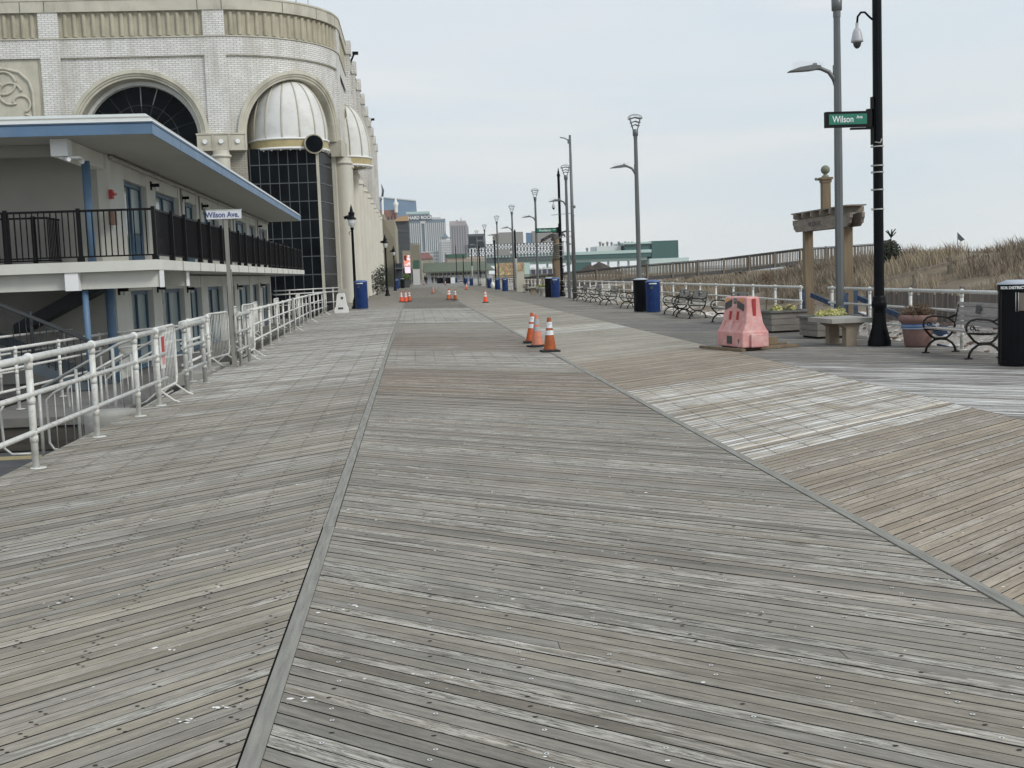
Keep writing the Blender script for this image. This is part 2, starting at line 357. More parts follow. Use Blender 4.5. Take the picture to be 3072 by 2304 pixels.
LEFTX = -3.92
def left_edge(y): return LEFTX if y < 27 else (LEFTX - 0.75 * min(1, (y - 27) / 25.0))
XL, XR, X2, XE = -0.665, 2.87, 6.27, 10.12
LIGHT = (0.205, 0.20, 0.185)
def zone_tint(zone, yc):
    """colour, salt wash amount and joist grid of one plank by where it lies"""
    g = 0.0; w = 0.0; c = (0.172, 0.168, 0.155)
    if zone == 'l':
        c = (0.192, 0.188, 0.174)
        if yc > 6: w = 0.30; g = 0.25
        if yc > 10: g = 0.5; w = 0.35
        if yc > 17: c = (0.215, 0.212, 0.20); g = 0.75; w = 0.75
        if yc > 27: w = 0.85; g = 0.55
        if yc > 62: w = 0.3; g = 0.2; c = (0.225, 0.22, 0.205)
    elif zone == 'c':
        c = (0.165, 0.163, 0.153)
        if yc > 8: c = (0.175, 0.172, 0.162)
        if 17.5 < yc < 22: c = (0.165, 0.145, 0.125)
        if yc > 22: c = (0.19, 0.187, 0.172)
        if 24.5 < yc < 28: w = 0.5; g = 0.7; c = (0.20, 0.197, 0.183)
        if 28 < yc < 36: c = (0.16, 0.145, 0.13); w = 0.12
        if 36 < yc < 44: c = (0.205, 0.203, 0.187)
        if 44 < yc < 64: c = (0.22, 0.22, 0.21); w = 0.75; g = 0.8
        if 64 < yc < 95: c = (0.14, 0.135, 0.122)
        if yc > 95: c = (0.19, 0.187, 0.17)
    elif zone == 'r':
        c = (0.205, 0.188, 0.166)
        if 10.5 < yc < 16.0: c = (0.225, 0.21, 0.185); w = 0.95; g = 0.8
        if yc > 16: c = (0.21, 0.19, 0.165); w = 0.2
        if yc > 22: c = (0.25, 0.247, 0.225); w = 0.15
        if 31 < yc < 34.5: w = 0.9; g = 0.7
        if 46 < yc < 50: w = 0.4
    else:
        c = (0.130, 0.130, 0.130)
        if 10 < yc < 20: w = 0.8
        if 12.3 < yc < 16.5: w = 1.35
        if 22 < yc < 40: w = 0.15
        if yc > 40: c = (0.165, 0.163, 0.155); w = 0.3
        if yc > 75: c = (0.19, 0.187, 0.17)
    return c, w, g

def make_boardwalk():
    mb = MB(); tint = []; grid = []; worn = []
    wd = 0.0875; gap = 0.009; zones = (('l', None, XL - 0.045, 43), ('c', XL + 0.045, XR - 0.045, -41), ('r', XR + 0.045, X2 - 0.003, 39.5), ('e', X2 + 0.003, XE, -41))
    for zn, x0, x1, ang in zones:
        t = math.tan(math.radians(ang)); step = wd / math.cos(math.radians(ang))
        y = -6.0
        tone_run = 0
        while y < 180:
            xa = x0 if x0 is not None else left_edge(y)
            xb = x1
            y += step
            dy = (step - gap / math.cos(math.radians(ang)))
            h = RN.uniform(-0.0015, 0.0015) - 0.0015; h2 = h + RN.uniform(-0.001, 0.001)
            ys = y if t > 0 else y - t * (xb - xa)      # where the plank's nearest end lies
            c, w, g = zone_tint(zn, y + RN.gauss(0, 0.35) * (1 + y * 0.015))
            # one plank can be split by butt joints
            L = xb - xa; cuts = [0.0, L]
            if RN.random() < 0.04: cuts = [0, round(L * RN.uniform(0.3, 0.7) / 0.405) * 0.405, L]
            for ci in range(len(cuts) - 1):
                u0 = cuts[ci] + (0.003 if ci else 0); u1 = cuts[ci + 1]
                if u1 - u0 < 0.1: continue
                br = RN.gauss(1.36, 0.115)
                if RN.random() < 0.06: br *= 1.22
                if RN.random() < 0.05: br *= 0.78
                wr = RN.uniform(-0.035, 0.035)
                col = tuple(max(0.03, ch * br * k) for ch, k in zip(c, (1.06 + wr, 0.985 + wr * 0.25, 0.89 - wr)))
                ya = y + t * u0; yb = y + t * u1
                P = [(xa + u0, ya, h), (xa + u1, yb, h2), (xa + u1, yb + dy, h2), (xa + u0, ya + dy, h)]
                Q = [(p[0], p[1], p[2] - 0.03) for p in P]
                uo = RN.uniform(0, 80); vo = RN.uniform(0, 80); ll = (u1 - u0) / abs(math.cos(math.radians(ang)))
                uv = [(uo, vo), (uo + ll, vo), (uo + ll, vo + wd), (uo, vo + wd)]
                wk = RN.uniform(0.1, 1.4)
                wn_ = (RN.random() < {'c': 0.34, 'l': 0.10, 'r': 0.05, 'e': 0.15}[zn]) * RN.uniform(0.5, 1.0)
                near = y < 60
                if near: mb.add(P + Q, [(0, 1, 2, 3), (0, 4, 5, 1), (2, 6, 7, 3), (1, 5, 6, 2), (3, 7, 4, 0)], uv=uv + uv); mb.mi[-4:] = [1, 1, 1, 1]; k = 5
                else: mb.add(P, [(0, 1, 2, 3)], uv=uv); k = 1
                for q in range(8 if near else 4): tint.append((*col, w * wk)); grid.append(g); worn.append(wn_)
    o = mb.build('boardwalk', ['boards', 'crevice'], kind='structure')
    me = o.data
    a = me.attributes.new('tint', 'FLOAT_COLOR', 'POINT'); buf = []
    for c in tint: buf += c
    a.data.foreach_set('color', buf)
    a = me.attributes.new('grid', 'FLOAT', 'POINT'); a.data.foreach_set('value', grid)
    a = me.attributes.new('worn', 'FLOAT', 'POINT'); a.data.foreach_set('value', [float(q) for q in worn])
    # screws
    sc = MB(); ho = MB()
    def disc(mbx, x, y, z, r, n=7, sx=1, sy=1):
        mbx.add([(x + r * sx * math.cos(2 * pi * j / n), y + r * sy * math.sin(2 * pi * j / n), z) for j in range(n)], [tuple(range(n))])
    for zn, x0, x1, ang in zones:
        t = math.tan(math.radians(ang)); step = wd / math.cos(math.radians(ang)); c0 = x0 if x0 is not None else LEFTX
        y = -6.0
        while y < 17:
            y += step
            j = math.ceil((c0 + 0.1) / 0.405)
            while j * 0.405 < x1 - 0.05:
                x = j * 0.405 + RN.uniform(-0.02, 0.02); yy = y + t * (x - c0) + step * 0.5 + RN.uniform(-0.012, 0.012); j += 1
                if yy < 3.4 or yy > 15: continue
                if zn == 'c':
                    if RN.random() < 0.36: disc(sc, x, yy, 0.0018, 0.0105); disc(ho, x, yy, 0.0026, 0.0042)
                    elif RN.random() < 0.35: disc(ho, x, yy, 0.0018, 0.009, sx=1.3, sy=0.7)
                elif zn == 'l':
                    if RN.random() < 0.7: disc(ho, x, yy, 0.0018, 0.0065, sx=1.6, sy=1.0); disc(ho, x + 0.03, yy - 0.03, 0.0018, 0.006, sx=1.6, sy=0.9)
                elif RN.random() < 0.7:
                    disc(ho, x, yy, 0.0018, 0.007, sx=1.5, sy=0.9)
    sc.build('screw_plugs', 'screw', o, kind='stuff'); ho.build('screw_holes', 'hole', o, kind='stuff')
    # curb boards along the two seams
    for X in (XL, XR):
        cb = MB(); y = -4.0
        while y < 180:
            L = RN.uniform(2.6, 4.9); dx = RN.uniform(-0.006, 0.006)
            cb.box(X - 0.038 + dx, X + 0.038 + dx, y, y + L - 0.006, -0.03, 0.003 + RN.uniform(0, 0.002)); y += L
        cb.build('seam_board', 'curb', o)
    # far stretch and dark underside
    fb = MB(); fb.box(-4.66, XE, 180.3, 900, -0.1, 0); fb.build('far_deck', mat('far_boards', (0.20, 0.195, 0.18), 0.85, var=0.1, scale=0.15, stretch=(0.4, 2, 1)), o)
    ub = MB(); ub.box(-3.88, XE - 0.05, -6, 27, -0.30, -0.045); ub.box(-4.6, XE - 0.05, 27.01, 180, -0.30, -0.045)
    ub.box(-3.86, -3.72, -6, 27, -1.0, -0.32); ub.build('joist_frame', 'darkwood', o)
    # white salt / ice crumbs lying on the boards near the seams
    cr = MB()
    for (x, y, n, s) in ((-0.85, 4.75, 26, 0.05), (-1.0, 4.62, 16, 0.05), (-0.56, 4.78, 22, 0.06), (-1.25, 5.6, 18, 0.07), (-0.5, 6.1, 20, 0.06), (2.7, 6.0, 18, 0.08), (1.7, 5.6, 14, 0.06), (2.2, 7.2, 12, 0.1), (0.3, 5.0, 10, 0.09), (-2.0, 6.6, 14, 0.2), (3.6, 8.2, 12, 0.2), (4.5, 9.5, 14, 0.3), (1.0, 9, 12, 0.6), (-1.6, 9.6, 12, 0.5), (2.6, 9.9, 16, 0.2), (2.1, 22, 30, 0.9), (1.0, 25, 25, 1.2)):
        for _ in range(n // 2 + 2):
            a = RN.gauss(x, s); b_ = RN.gauss(y, s * 0.35); r = 0.0015 + 0.009 * RN.random() ** 3
            cr.ball((a, b_, 0.001), r, 5, sz=0.35, sx=RN.uniform(0.8, 2.4))
    for _ in range(420):
        a = RN.uniform(-3.6, 6); b_ = 3.6 + 14 * RN.random() ** 1.5; cr.ball((a, b_, 0.001), 0.0015 + 0.007 * RN.random() ** 2.5, 5, sz=0.3, sx=RN.uniform(0.8, 2.2))
    cr.build('salt_crumbs', 'white', kind='stuff')
make_boardwalk()

# ------------------------------------------------------------------ ground, beach, sea
def smooth(a, b, x):
    t = max(0.0, min(1.0, (x - a) / (b - a))); return t * t * (3 - 2 * t)
def lerp_tab(tab, x):
    if x <= tab[0][0]: return tab[0][1]
    for (a, va), (b, vb) in zip(tab, tab[1:]):
        if x <= b: return va + (vb - va) * (x - a) / (b - a)
    return tab[-1][1]
CREST = [(0, 1.42), (35, 1.50), (40, 1.82), (44, 1.62), (50, 1.36), (62, 0.95), (75, 0.45), (90, 0.1), (140, 0.2), (200, 0.4)]
def dune_h(x, y):
    n = noise.noise(Vector((x * 0.16, y * 0.12, 3))) * 0.45 + noise.noise(Vector((x * 0.5, y * 0.4, 9))) * 0.14
    c = lerp_tab(CREST, y)
    k = smooth(11.6, 19.5, x)
    b0 = -0.35 + 0.55 * smooth(10.4, 11.9, x) * (1 - smooth(30, 44, y)) - 0.1 * smooth(30, 44, y)
    h = b0 + (c - b0) * k + n * (0.25 + 0.75 * k) * (1.0 if y < 70 else 0.7)
    fall = smooth(46, 90, x); h = h * (1 - fall) + (-1.3) * fall
    return h
M['sand'] = mat('beach_sand', (0.36, 0.33, 0.28), 0.95, var=0.12, scale=1.2, bmp=0.6, dirt=(0.16, 0.13, 0.095), dirt_amt=0.75, dirt_scale=0.8, bdist=0.05)
M['dunesoil'] = mat('dune_thatch', (0.16, 0.125, 0.085), 0.98, var=0.25, scale=1.2, bmp=0.6, dirt=(0.30, 0.265, 0.215), dirt_amt=0.75, dirt_scale=0.5, bdist=0.05)
M['whitesand'] = mat('pale_rubble', (0.60, 0.545, 0.485), 0.95, var=0.2, scale=3, bmp=0.9, dirt=(0.24, 0.175, 0.135), dirt_amt=0.85, dirt_scale=4.5, bdist=0.06)
mb = MB(); xs = [10.2 + 0.35 * i for i in range(30)] + [20.7 + 0.9 * i for i in range(30)] + [48 + 4 * i for i in range(28)]
ys = [4 + 0.8 * i for i in range(90)] + [76 + 3 * i for i in range(60)] + [256 + 25 * i for i in range(26)]
vs = [(x, y, dune_h(x, y)) for y in ys for x in xs]; nx = len(xs); fs = []; mi = []
for j in range(len(ys) - 1):
    for i in range(nx - 1):
        fs.append((j * nx + i, j * nx + i + 1, (j + 1) * nx + i + 1, (j + 1) * nx + i))
mb.add(vs, fs, True)
for k, f in enumerate(fs):
    i = f[0] % nx; j = f[0] // nx; x, y = xs[i], ys[j]
    dn = noise.noise(Vector((x * 0.3, y * 0.2, 5)))
    if x < 12.9 + dn * 1.5 and y < 70: mb.mi[k] = 2
    elif (y < 74 and x < 52) and not (x < 15 and y > 52 and dn > 0): mb.mi[k] = 1
    else: mb.mi[k] = 0
mb.build('beach', ['sand', 'dunesoil', 'whitesand'], kind='structure')
mb = MB(); mb.box(-400, 400, -60, 900, -1.5, -1.32); mb.box(-3000, 300, 900.01, 5000, -1.5, -1.0)
mb.build('ground', mat('distant_ground', (0.16, 0.155, 0.14), 0.95, var=0.15, scale=0.05), kind='structure')
mb = MB(); mb.box(155, 9000, -500, 9000, -2.2, -1.31)
mb.build('sea', mat('sea_water', (0.12, 0.15, 0.16), 0.25, var=0.1, scale=0.02, bmp=0.2), kind='structure')
mb = MB(); mb.box(-60, -3.74, -10, 30, -1.3, -0.92); mb.build('street', 'asphalt', kind='structure')
mb = MB(); mb.box(-60, -5.2, 18.95, 19.35, -1.0, -0.914); mb.build('street_line', 'yellowline', kind='structure')

# ------------------------------------------------------------------ dune grass
def grass():
    cols = [('grass_straw', (0.35, 0.29, 0.205)), ('grass_tan', (0.265, 0.222, 0.17)), ('grass_brown', (0.17, 0.135, 0.10))]
    for n, c in cols: M[n] = mat(n, c, 0.9, var=0.3, scale=2.5)
    mb = MB()
    def blade(x, y, h, hh, mi, w):
        a = RN.uniform(0, 2 * pi); lean = RN.uniform(0.05, 0.6) * hh
        dx, dy = math.cos(a) * lean - 0.12 * hh, math.sin(a) * lean; b_ = RN.uniform(0, pi); wx, wy = math.cos(b_) * w, math.sin(b_) * w
        mb.add([(x - wx, y - wy, h), (x + wx, y + wy, h), (x + dx * 0.45 + wx * 0.7, y + dy * 0.45 + wy * 0.7, h + hh * 0.62), (x + dx * 0.45 - wx * 0.7, y + dy * 0.45 - wy * 0.7, h + hh * 0.62), (x + dx, y + dy, h + hh * 0.96)], [(0, 1, 2, 3), (3, 2, 4)], mi=mi)
    cnt = 0
    while cnt < 9500:
        y = 17 + 75 * RN.random() ** 1.35; x = 12.3 + RN.random() ** 0.85 * (14 + y * 0.20)
        if x / y > 0.62 or x / y < 0.13: continue
        dens = noise.noise(Vector((x * 0.28, y * 0.2, 5))) + 0.25 * noise.noise(Vector((x, y, 1)))
        lo = 0.28 if x > 15 else 0.0
        if dens < -lo + (0.0 if y < 60 else 0.14): continue
        if x < 13.2 and RN.random() < 0.6: continue
        if y > 27 and x < 14.3 + 1.6 * noise.noise(Vector((x * 0.4, y * 0.25, 2))) + 0.02 * (y - 27): continue
        h = dune_h(x, y) - 0.03; cnt += 1
        base = max(0.16, 0.40 + 0.26 * noise.noise(Vector((x * 0.2, y * 0.2, 12))) + 0.30 * noise.noise(Vector((x * 0.9, y * 0.7, 31))))
        if abs((y - 36.2) - (x - 16.2) * 0.36) < 1.1 and 14 < x < 18.6 and RN.random() < 0.75: continue
        mi = 0 if noise.noise(Vector((x * 0.22, y * 0.16, 21))) > 0.02 else (1 if RN.random() < 0.75 else 2)
        if y > 45 and RN.random() < 0.6: mi = max(mi, 1)
        for _ in range(9):
            px, py = x + RN.gauss(0, 0.16), y + RN.gauss(0, 0.16)
            blade(px, py, h, base * RN.uniform(0.6, 1.45), mi if RN.random() < 0.8 else RN.randrange(3), 0.006 + 0.00022 * y)
    mb.build('dune_grass', ['grass_straw', 'grass_tan', 'grass_brown'], kind='stuff')
grass()

# pale rubble and dry wrack along the foot of the boardwalk
M['rubble'] = mat('white_rubble', (0.72, 0.69, 0.66), 0.9, var=0.15, scale=5)
M['wrack'] = mat('dry_wrack', (0.17, 0.115, 0.085), 0.95, var=0.3, scale=6)
mb = MB()
for _ in range(2600):
    y = 13 + 47 * RN.random() ** 1.5; x = 10.35 + 2.6 * RN.random() ** 0.9; r_ = RN.uniform(0.02, 0.075); z = dune_h(x, y)
    mb.ball((x, y, z), r_, 5, mi=0 if RN.random() < 0.62 else 1, sz=0.5, sx=RN.uniform(0.8, 1.8))
mb.sm = [False] * len(mb.sm)
mb.build('beach_rubble', ['rubble', 'wrack'], kind='stuff')
# small dune plants
def scatter_plant(name, label, cat, loc, mat_, n, rx, rz, leaf=0.05, stem=None, stemr=0.02, flat=False, z0=0.0, mat2=None):
    t = thing(name, label, cat, loc)
    if stem:
        s = MB(); s.tube([(0, 0, -0.15), (0.02, 0.01, z0 + rz * 0.5)], stemr, 6); s.build('trunk' if stemr > 0.03 else 'stem', stem, t)
    mb = MB()
    for _ in range(n):
        v = Vector((RN.gauss(0, 1), RN.gauss(0, 1), RN.gauss(0, 1))); v.normalize(); v *= RN.random() ** 0.4
        c = Vector((v.x * rx, v.y * rx, z0 + v.z * rz * 0.5 + rz * 0.5))
        a = RN.uniform(0, 2 * pi); u = Vector((math.cos(a), math.sin(a), RN.uniform(-0.4, 0.9))).normalized() * leaf; w = u.orthogonal().normalized() * leaf * 0.45
        mb.add([c - u, c + w, c + u, c - w], [(0, 1, 2, 3)], mi=1 if (mat2 and RN.random() < 0.5) else 0)
    mb.build('foliage', [mat_, mat2] if mat2 else mat_, t)
    return t
p = W(2662, 748, 58)
t = scatter_plant('evergreen_shrub', 'dark green rounded shrub on the dune right of the big black pole', 'shrub', (18.15, 44, 1.5), 'shrub', 1700, 0.44, 0.95, 0.06, 'bark', 0.04)
mb = MB()
for a in range(7):
    an = a * 0.9; mb.tube([(0.08, 0, 0.8), (0.08, 0, 1.15)], 0.02, 5)
    mb.tube([(0.08, 0, 1.03), (0.08 + 0.1 * math.cos(an), 0.1 * math.sin(an), 1.12 + 0.02 * a), (0.08 + 0.19 * math.cos(an), 0.19 * math.sin(an), 1.22 + 0.02 * a)], 0.022, 5)
mb.build('top_shoot', 'shrub', t)
for (px, py, Y, lab) in ((2297, 832, 45, 'bare brown shrub on a thin stem below the wooden dune ramp'), (2420, 938, 34, 'small brown bush by the foot of the gateway'), (2935, 905, 25.8, 'reddish brown bush hanging over the sand fence')):
    q = W(px, py, Y); zb = dune_h(q.x, Y)
    scatter_plant('dry_bush', lab, 'bush', (q.x, Y, zb), 'drybrown', 260, 0.28, 0.5, 0.04, 'bark', 0.018, z0=max(0.15, q.z - zb - 0.25))

# ------------------------------------------------------------------ railings
def railing(label, pts, posts, zs=(1.07, 0.72, 0.35), rr=(0.036, 0.026, 0.026), z0=0.0, mat_='rail', pr=0.034, ends=True, extra=None):
    """pts: list of (x,y) line; posts: list of (x,y)"""
    t = thing('pipe_railing', label, 'railing', (pts[0][0], pts[0][1], z0))
    o = Vector((pts[0][0], pts[0][1], 0))
    for z, r, nm in zip(zs, rr, ('top_rail', 'middle_rail', 'lower_rail')):
        mb = MB(); mb.tube([(x - o.x, y - o.y, z) for x, y in pts], r, 10); mb.build(nm, mat_, t)
    first = None
    for (x, y) in posts:
        if first is None:
            mb = MB(); mb.tube([(0, 0, 0), (0, 0, zs[0])], pr, 10)
            for z, r in zip(zs, rr): mb.ball((0, 0, z), r * 1.5, 10); mb.tube([(0, 0, z - r - 0.07), (0, 0, z - r - 0.005)], pr * 1.16, 10)
            mb.lathe([(0.001, 0.008), (0.075, 0.008), (0.08, 0.0)], (0.02, 0, 0), 12)
            first = mb.build('post', mat_, t, loc=(x - o.x, y - o.y, 0))
        else:
            c = first.copy(); COL.objects.link(c); c.parent = t; c.location = (x - o.x, y - o.y, 0)
    return t
railing('white pipe railing at the left edge of the boardwalk, nearest section', [(-3.74, 3.0), (-3.72, 17.9)], [(-3.74, 7.3), (-3.73, 9.5), (-3.73, 11.7), (-3.73, 13.95), (-3.72, 16.0), (-3.72, 17.3)])
railing('short bare steel rail right after the barrier with the red notice', [(-3.70, 19.1), (-3.70, 21.1)], [(-3.70, 19.3), (-3.70, 20.95)], rr=(0.045, 0.03, 0.03), pr=0.038, mat_='galv')
railing('short bare steel rail just right of the narrow street name post', [(-3.62, 24.5), (-3.62, 26.3)], [(-3.62, 24.75), (-3.62, 26.0)], rr=(0.045, 0.03, 0.03), pr=0.038, mat_='galv')
railing('white pipe railing set back between the two short bare steel rails', [(-4.0, 20.6), (-4.15, 24.4)], [(-4.02, 21.4), (-4.12, 23.9)], rr=(0.034, 0.024, 0.024), pr=0.036)
lp = [(left_edge(y) + 0.14, y) for y in range(28, 63, 2)]
railing('long white pipe railing running away along the motel side of the boardwalk', lp, [(left_edge(y) + 0.14, y) for y in (28.2, 30.2, 32.6, 35.0, 37.4, 39.8, 42.2, 44.6, 47.0, 49.4, 51.8, 54.2, 56.6, 59.0, 61.6)])
railing('white pipe railing on the beach side behind the near bench, right of the timber gateway', [(10.02, 6), (10.0, 27.9)], [(10.01, y) for y in (8.4, 10.5, 12.6, 14.7, 16.8, 18.9, 20.95, 23.2, 25.35, 27.7)])
railing('white pipe railing on the beach side behind the row of benches, left of the gateway', [(10.0, 29.9), (9.98, 82)], [(10.0, y) for y in [30.0 + 2.16 * i for i in range(24)]])
railing('far white pipe railing along the beach side beyond the carved bird post', [(9.9, 92), (9.7, 210)], [(9.8, 92 + 3 * i) for i in range(39)])
# railing on the motel's lower deck
railing('white pipe railing around the lower motel deck, behind the nearest railing', [(-7.3, 17.5), (-6.9, 23.5), (-6.75, 26.5), (-5.5, 30.5)], [(-7.0, 21.3), (-6.9, 23.5), (-6.8, 26.1), (-5.7, 30)], z0=-0.35, rr=(0.03, 0.024, 0.024), pr=0.03)
railing('second white pipe railing on the motel deck a step farther back', [(-8.6, 21.0), (-7.9, 26.5), (-7.2, 28.4)], [(-8.2, 24.0), (-7.8, 27.0)], z0=-0.25, rr=(0.026, 0.022, 0.022), pr=0.028)
railing('thin white handrail rising behind the crowd barriers in front of the dark glass', [(-6.9, 59.5), (-4.1, 66)], [(-6.3, 61), (-5.3, 63.3), (-4.4, 65.4)], zs=(1.25, 1.05, 0.5), rr=(0.03, 0.03, 0.02))

def crowd_barrier():
    t = thing('crowd_barrier', '', 'crowd barrier', group='steel crowd barriers closing the gaps in the left railing')
    mb = MB(); L = 2.0; z0, z1 = 0.18, 1.1; r = 0.16; pts = []
    for cx, cz, a0 in ((L - r, z1 - r, 0), (r, z1 - r, pi / 2), (r, z0 + r, pi), (L - r, z0 + r, 3 * pi / 2)):
        for k in range(5):
            a = a0 + k * pi / 8; pts.append((0, cx + r * math.cos(a), cz + r * math.sin(a)))
    mb.tube(pts, 0.021, 8, closed=True); mb.build('frame', 'rail', t)
    mb = MB()
    for k in range(13): y = 0.16 + k * (L - 0.32) / 12; mb.tube([(0, y, z0), (0, y, z1)], 0.0075, 6)
    mb.build('bars', 'rail', t)
    for y in (0.3, L - 0.3):
        mb = MB(); mb.tube([(0.28, y, 0.0), (0.2, y, 0.03), (0, y, 0.19), (-0.2, y, 0.03), (-0.28, y, 0.0)], 0.018, 6); mb.build('foot', 'rail', t)
    return t
cb = crowd_barrier(); cb.location = (-3.78, 17.4, 0); cb.rotation_euler = (0, 0, 0.02); cb.scale = (1, 0.85, 1); cb['label'] = 'crowd barrier with the red and white notice, closing the first gap in the left railing'
mb = MB(); mb.box(-0.01, 0.012, 0.02, 0.30, 0.50, 0.98); sg = mb.build('notice', 'white', cb, loc=(0.04, 0.35, 0))
mb = MB(); mb.box(0.013, 0.017, 0.03, 0.29, 0.74, 0.97); mb.build('red_field', 'red_sign', sg)
mb = MB(); mb.box(0.013, 0.017, 0.03, 0.29, 0.56, 0.70); mb.build('pink_field', 'pink', sg)
cb['category'] = 'crowd barrier'
for (x, y, rz, lab, sc_) in (                        (-4.25, 24.6, -0.1, 'crowd barrier just beyond the narrow street name post', 1),
                        (-3.72, 26.25, 0.02, 'crowd barrier with a small white notice, closing the second gap in the left railing', 1),
                        (-4.6, 30.0, 0.05, 'crowd barrier leaning behind the long railing, nearest of that run', 1),
                        (-4.75, 33.2, -0.05, 'crowd barrier behind the long railing, second of that run', 1),
                        (-4.85, 36.2, 0.06, 'crowd barrier behind the long railing, third of that run', 1),
                        (-4.05, 40.6, 0.15, 'crowd barrier poking out in front of the long railing about halfway', 1),
                        (-4.95, 42.5, 0.02, 'crowd barrier behind the long railing just past the halfway barrier', 1),
                        (-4.15, 48.0, 0.12, 'crowd barrier poking out in front of the long railing before its far end', 1),
                        (-5.1, 52, 0.0, 'crowd barrier behind the far part of the long railing', 1),
                        (-4.3, 57.5, 0.1, 'crowd barrier nearest to the white plastic road barrier', 1)):
    c = dup(cb, (x, y, 0), rz, lab)
    for ch in list(c.children):
        if ch.name.startswith('notice'):
            for g in list(ch.children): bpy.data.objects.remove(g)
            if 'small white notice' in lab: ch.location = (0.04, 0.7, 0)
            else: bpy.data.objects.remove(ch)

# sloping guard of the side ramp down to the street
def ramp_guard(label, y):
    t = thing('ramp_guard', label, 'railing', (-5.6, y, -0.9))
    A = Vector((0, 0, 0)); mb = MB()
    def P(u, z): return (u, 0, z)
    mb.tube([P(1.9, 2.0), P(1.2, 1.78), P(0.05, 1.18)], 0.024, 8); mb.build('handrail', 'galv', t)
    mb = MB(); mb.tube([P(1.25, 1.62), P(0.22, 1.10), P(0.1, 1.0), P(0.1, 0.35), P(0.16, 0.25), P(0.28, 0.24), P(1.25, 0.75)], 0.02, 8); mb.build('frame', 'galv', t)
    mb = MB()
    for k in range(9): u = 0.22 + k * 0.125; mb.tube([P(u, 0.25 + 0.5 * (u - .2)), P(u, 1.07 + 0.5 * (u - .2))], 0.009, 6)
    mb.build('balusters', 'galv', t)
    for u in (0.0, 0.55, 1.1): mb = MB(); mb.tube([P(u, 0), P(u, 1.15 + 0.52 * u)], 0.026, 8); mb.build('post', 'galv', t)
    mb = MB(); mb.tube([P(-0.52, 0.95), P(-0.58, 0.85), P(-0.56, 0.3), P(-0.45, 0.2), P(-0.1, 0.2)], 0.022, 8); mb.tube([P(-0.52, 0.95), P(0.0, 1.1)], 0.022, 8); mb.build('end_loop', 'galv', t)
ramp_guard('sloping white baluster guard of the side ramp, nearer one', 17.95)
ramp_guard('sloping white baluster guard of the side ramp, farther one', 21.4)
mb = MB(); mb.extr([(-3.93, -0.02), (-5.8, -0.9), (-5.8, -1.2), (-3.93, -0.4)], lambda u, v, t_: (u, t_, v), 18.2, 21.2); mb.build('side_ramp', 'deckgrey', kind='structure')
mb = MB(); mb.lathe([(0.001, 0.1), (0.34, 0.1), (0.38, 0.05), (0.38, -0.3), (0.34, -0.34)], (0, 0, 0), 24); mb.build('concrete_plug', 'concrete', label='round grey concrete base under the first gap of the left railing', cat='concrete base', loc=(-4.35, 17.1, -0.12))
mb = MB(); mb.box(-4.6, -4.05, 23.0, 26.0, -0.2, 0.02); mb.build('concrete_slab', 'concrete', label='grey concrete slab behind the narrow street name post', cat='slab')
mb = MB(); mb.box(-30, -5.0, 25.2, 66, -0.5, -0.35); mb.box(-7.4, -5.0, 19.8, 25.19, -0.5, -0.36)
mb.build('motel_deck', 'deckgrey', kind='structure')
mb = MB(); mb.box(-30, -5.02, 25.15, 25.19, -0.85, -0.51)
for k in range(12): mb.box(-6.9 - k * 1.8, -6.75 - k * 1.8, 25.0, 25.14, -0.92, -0.51)
mb.box(-7.36, -5.05, 19.85, 19.9, -0.9, -0.52)
mb.build('deck_underframe', 'darkwood', kind='structure')

# street name post on the left
t = thing('street_name_sign', 'white street name sign with blue lettering on a slim post before the motel', 'street sign', (-3.74, 24.58, 0))
mb = MB(); mb.obox((0, 0, 1.5), 0.075, 0.06, 3.06, 0); mb.obox((0.05, 0.01, 1.0), 0.018, 0.03, 2.0); mb.build('post', mat('post_grey', (0.23, 0.225, 0.2), 0.8, var=0.2, scale=4, stretch=(8, 8, 0.5)), t)
mb = MB(); mb.obox((-0.02, -0.05, 3.10), 0.70, 0.006, 0.16); pl = mb.build('sign_plate', 'signw', t)
text_mb('Wilson Ave.', 0.155, lambda x, y, z: Vector((x - 0.05, -0.056 - z * 0.3, y + 3.10)), 'signb', parent=pl, bold=0.003, sx=0.86)
mb = MB(); mb.obox((-0.02, -0.04, 3.195), 0.72, 0.02, 0.03); mb.build('sign_cap', 'galv', t)
def sticker(): pass

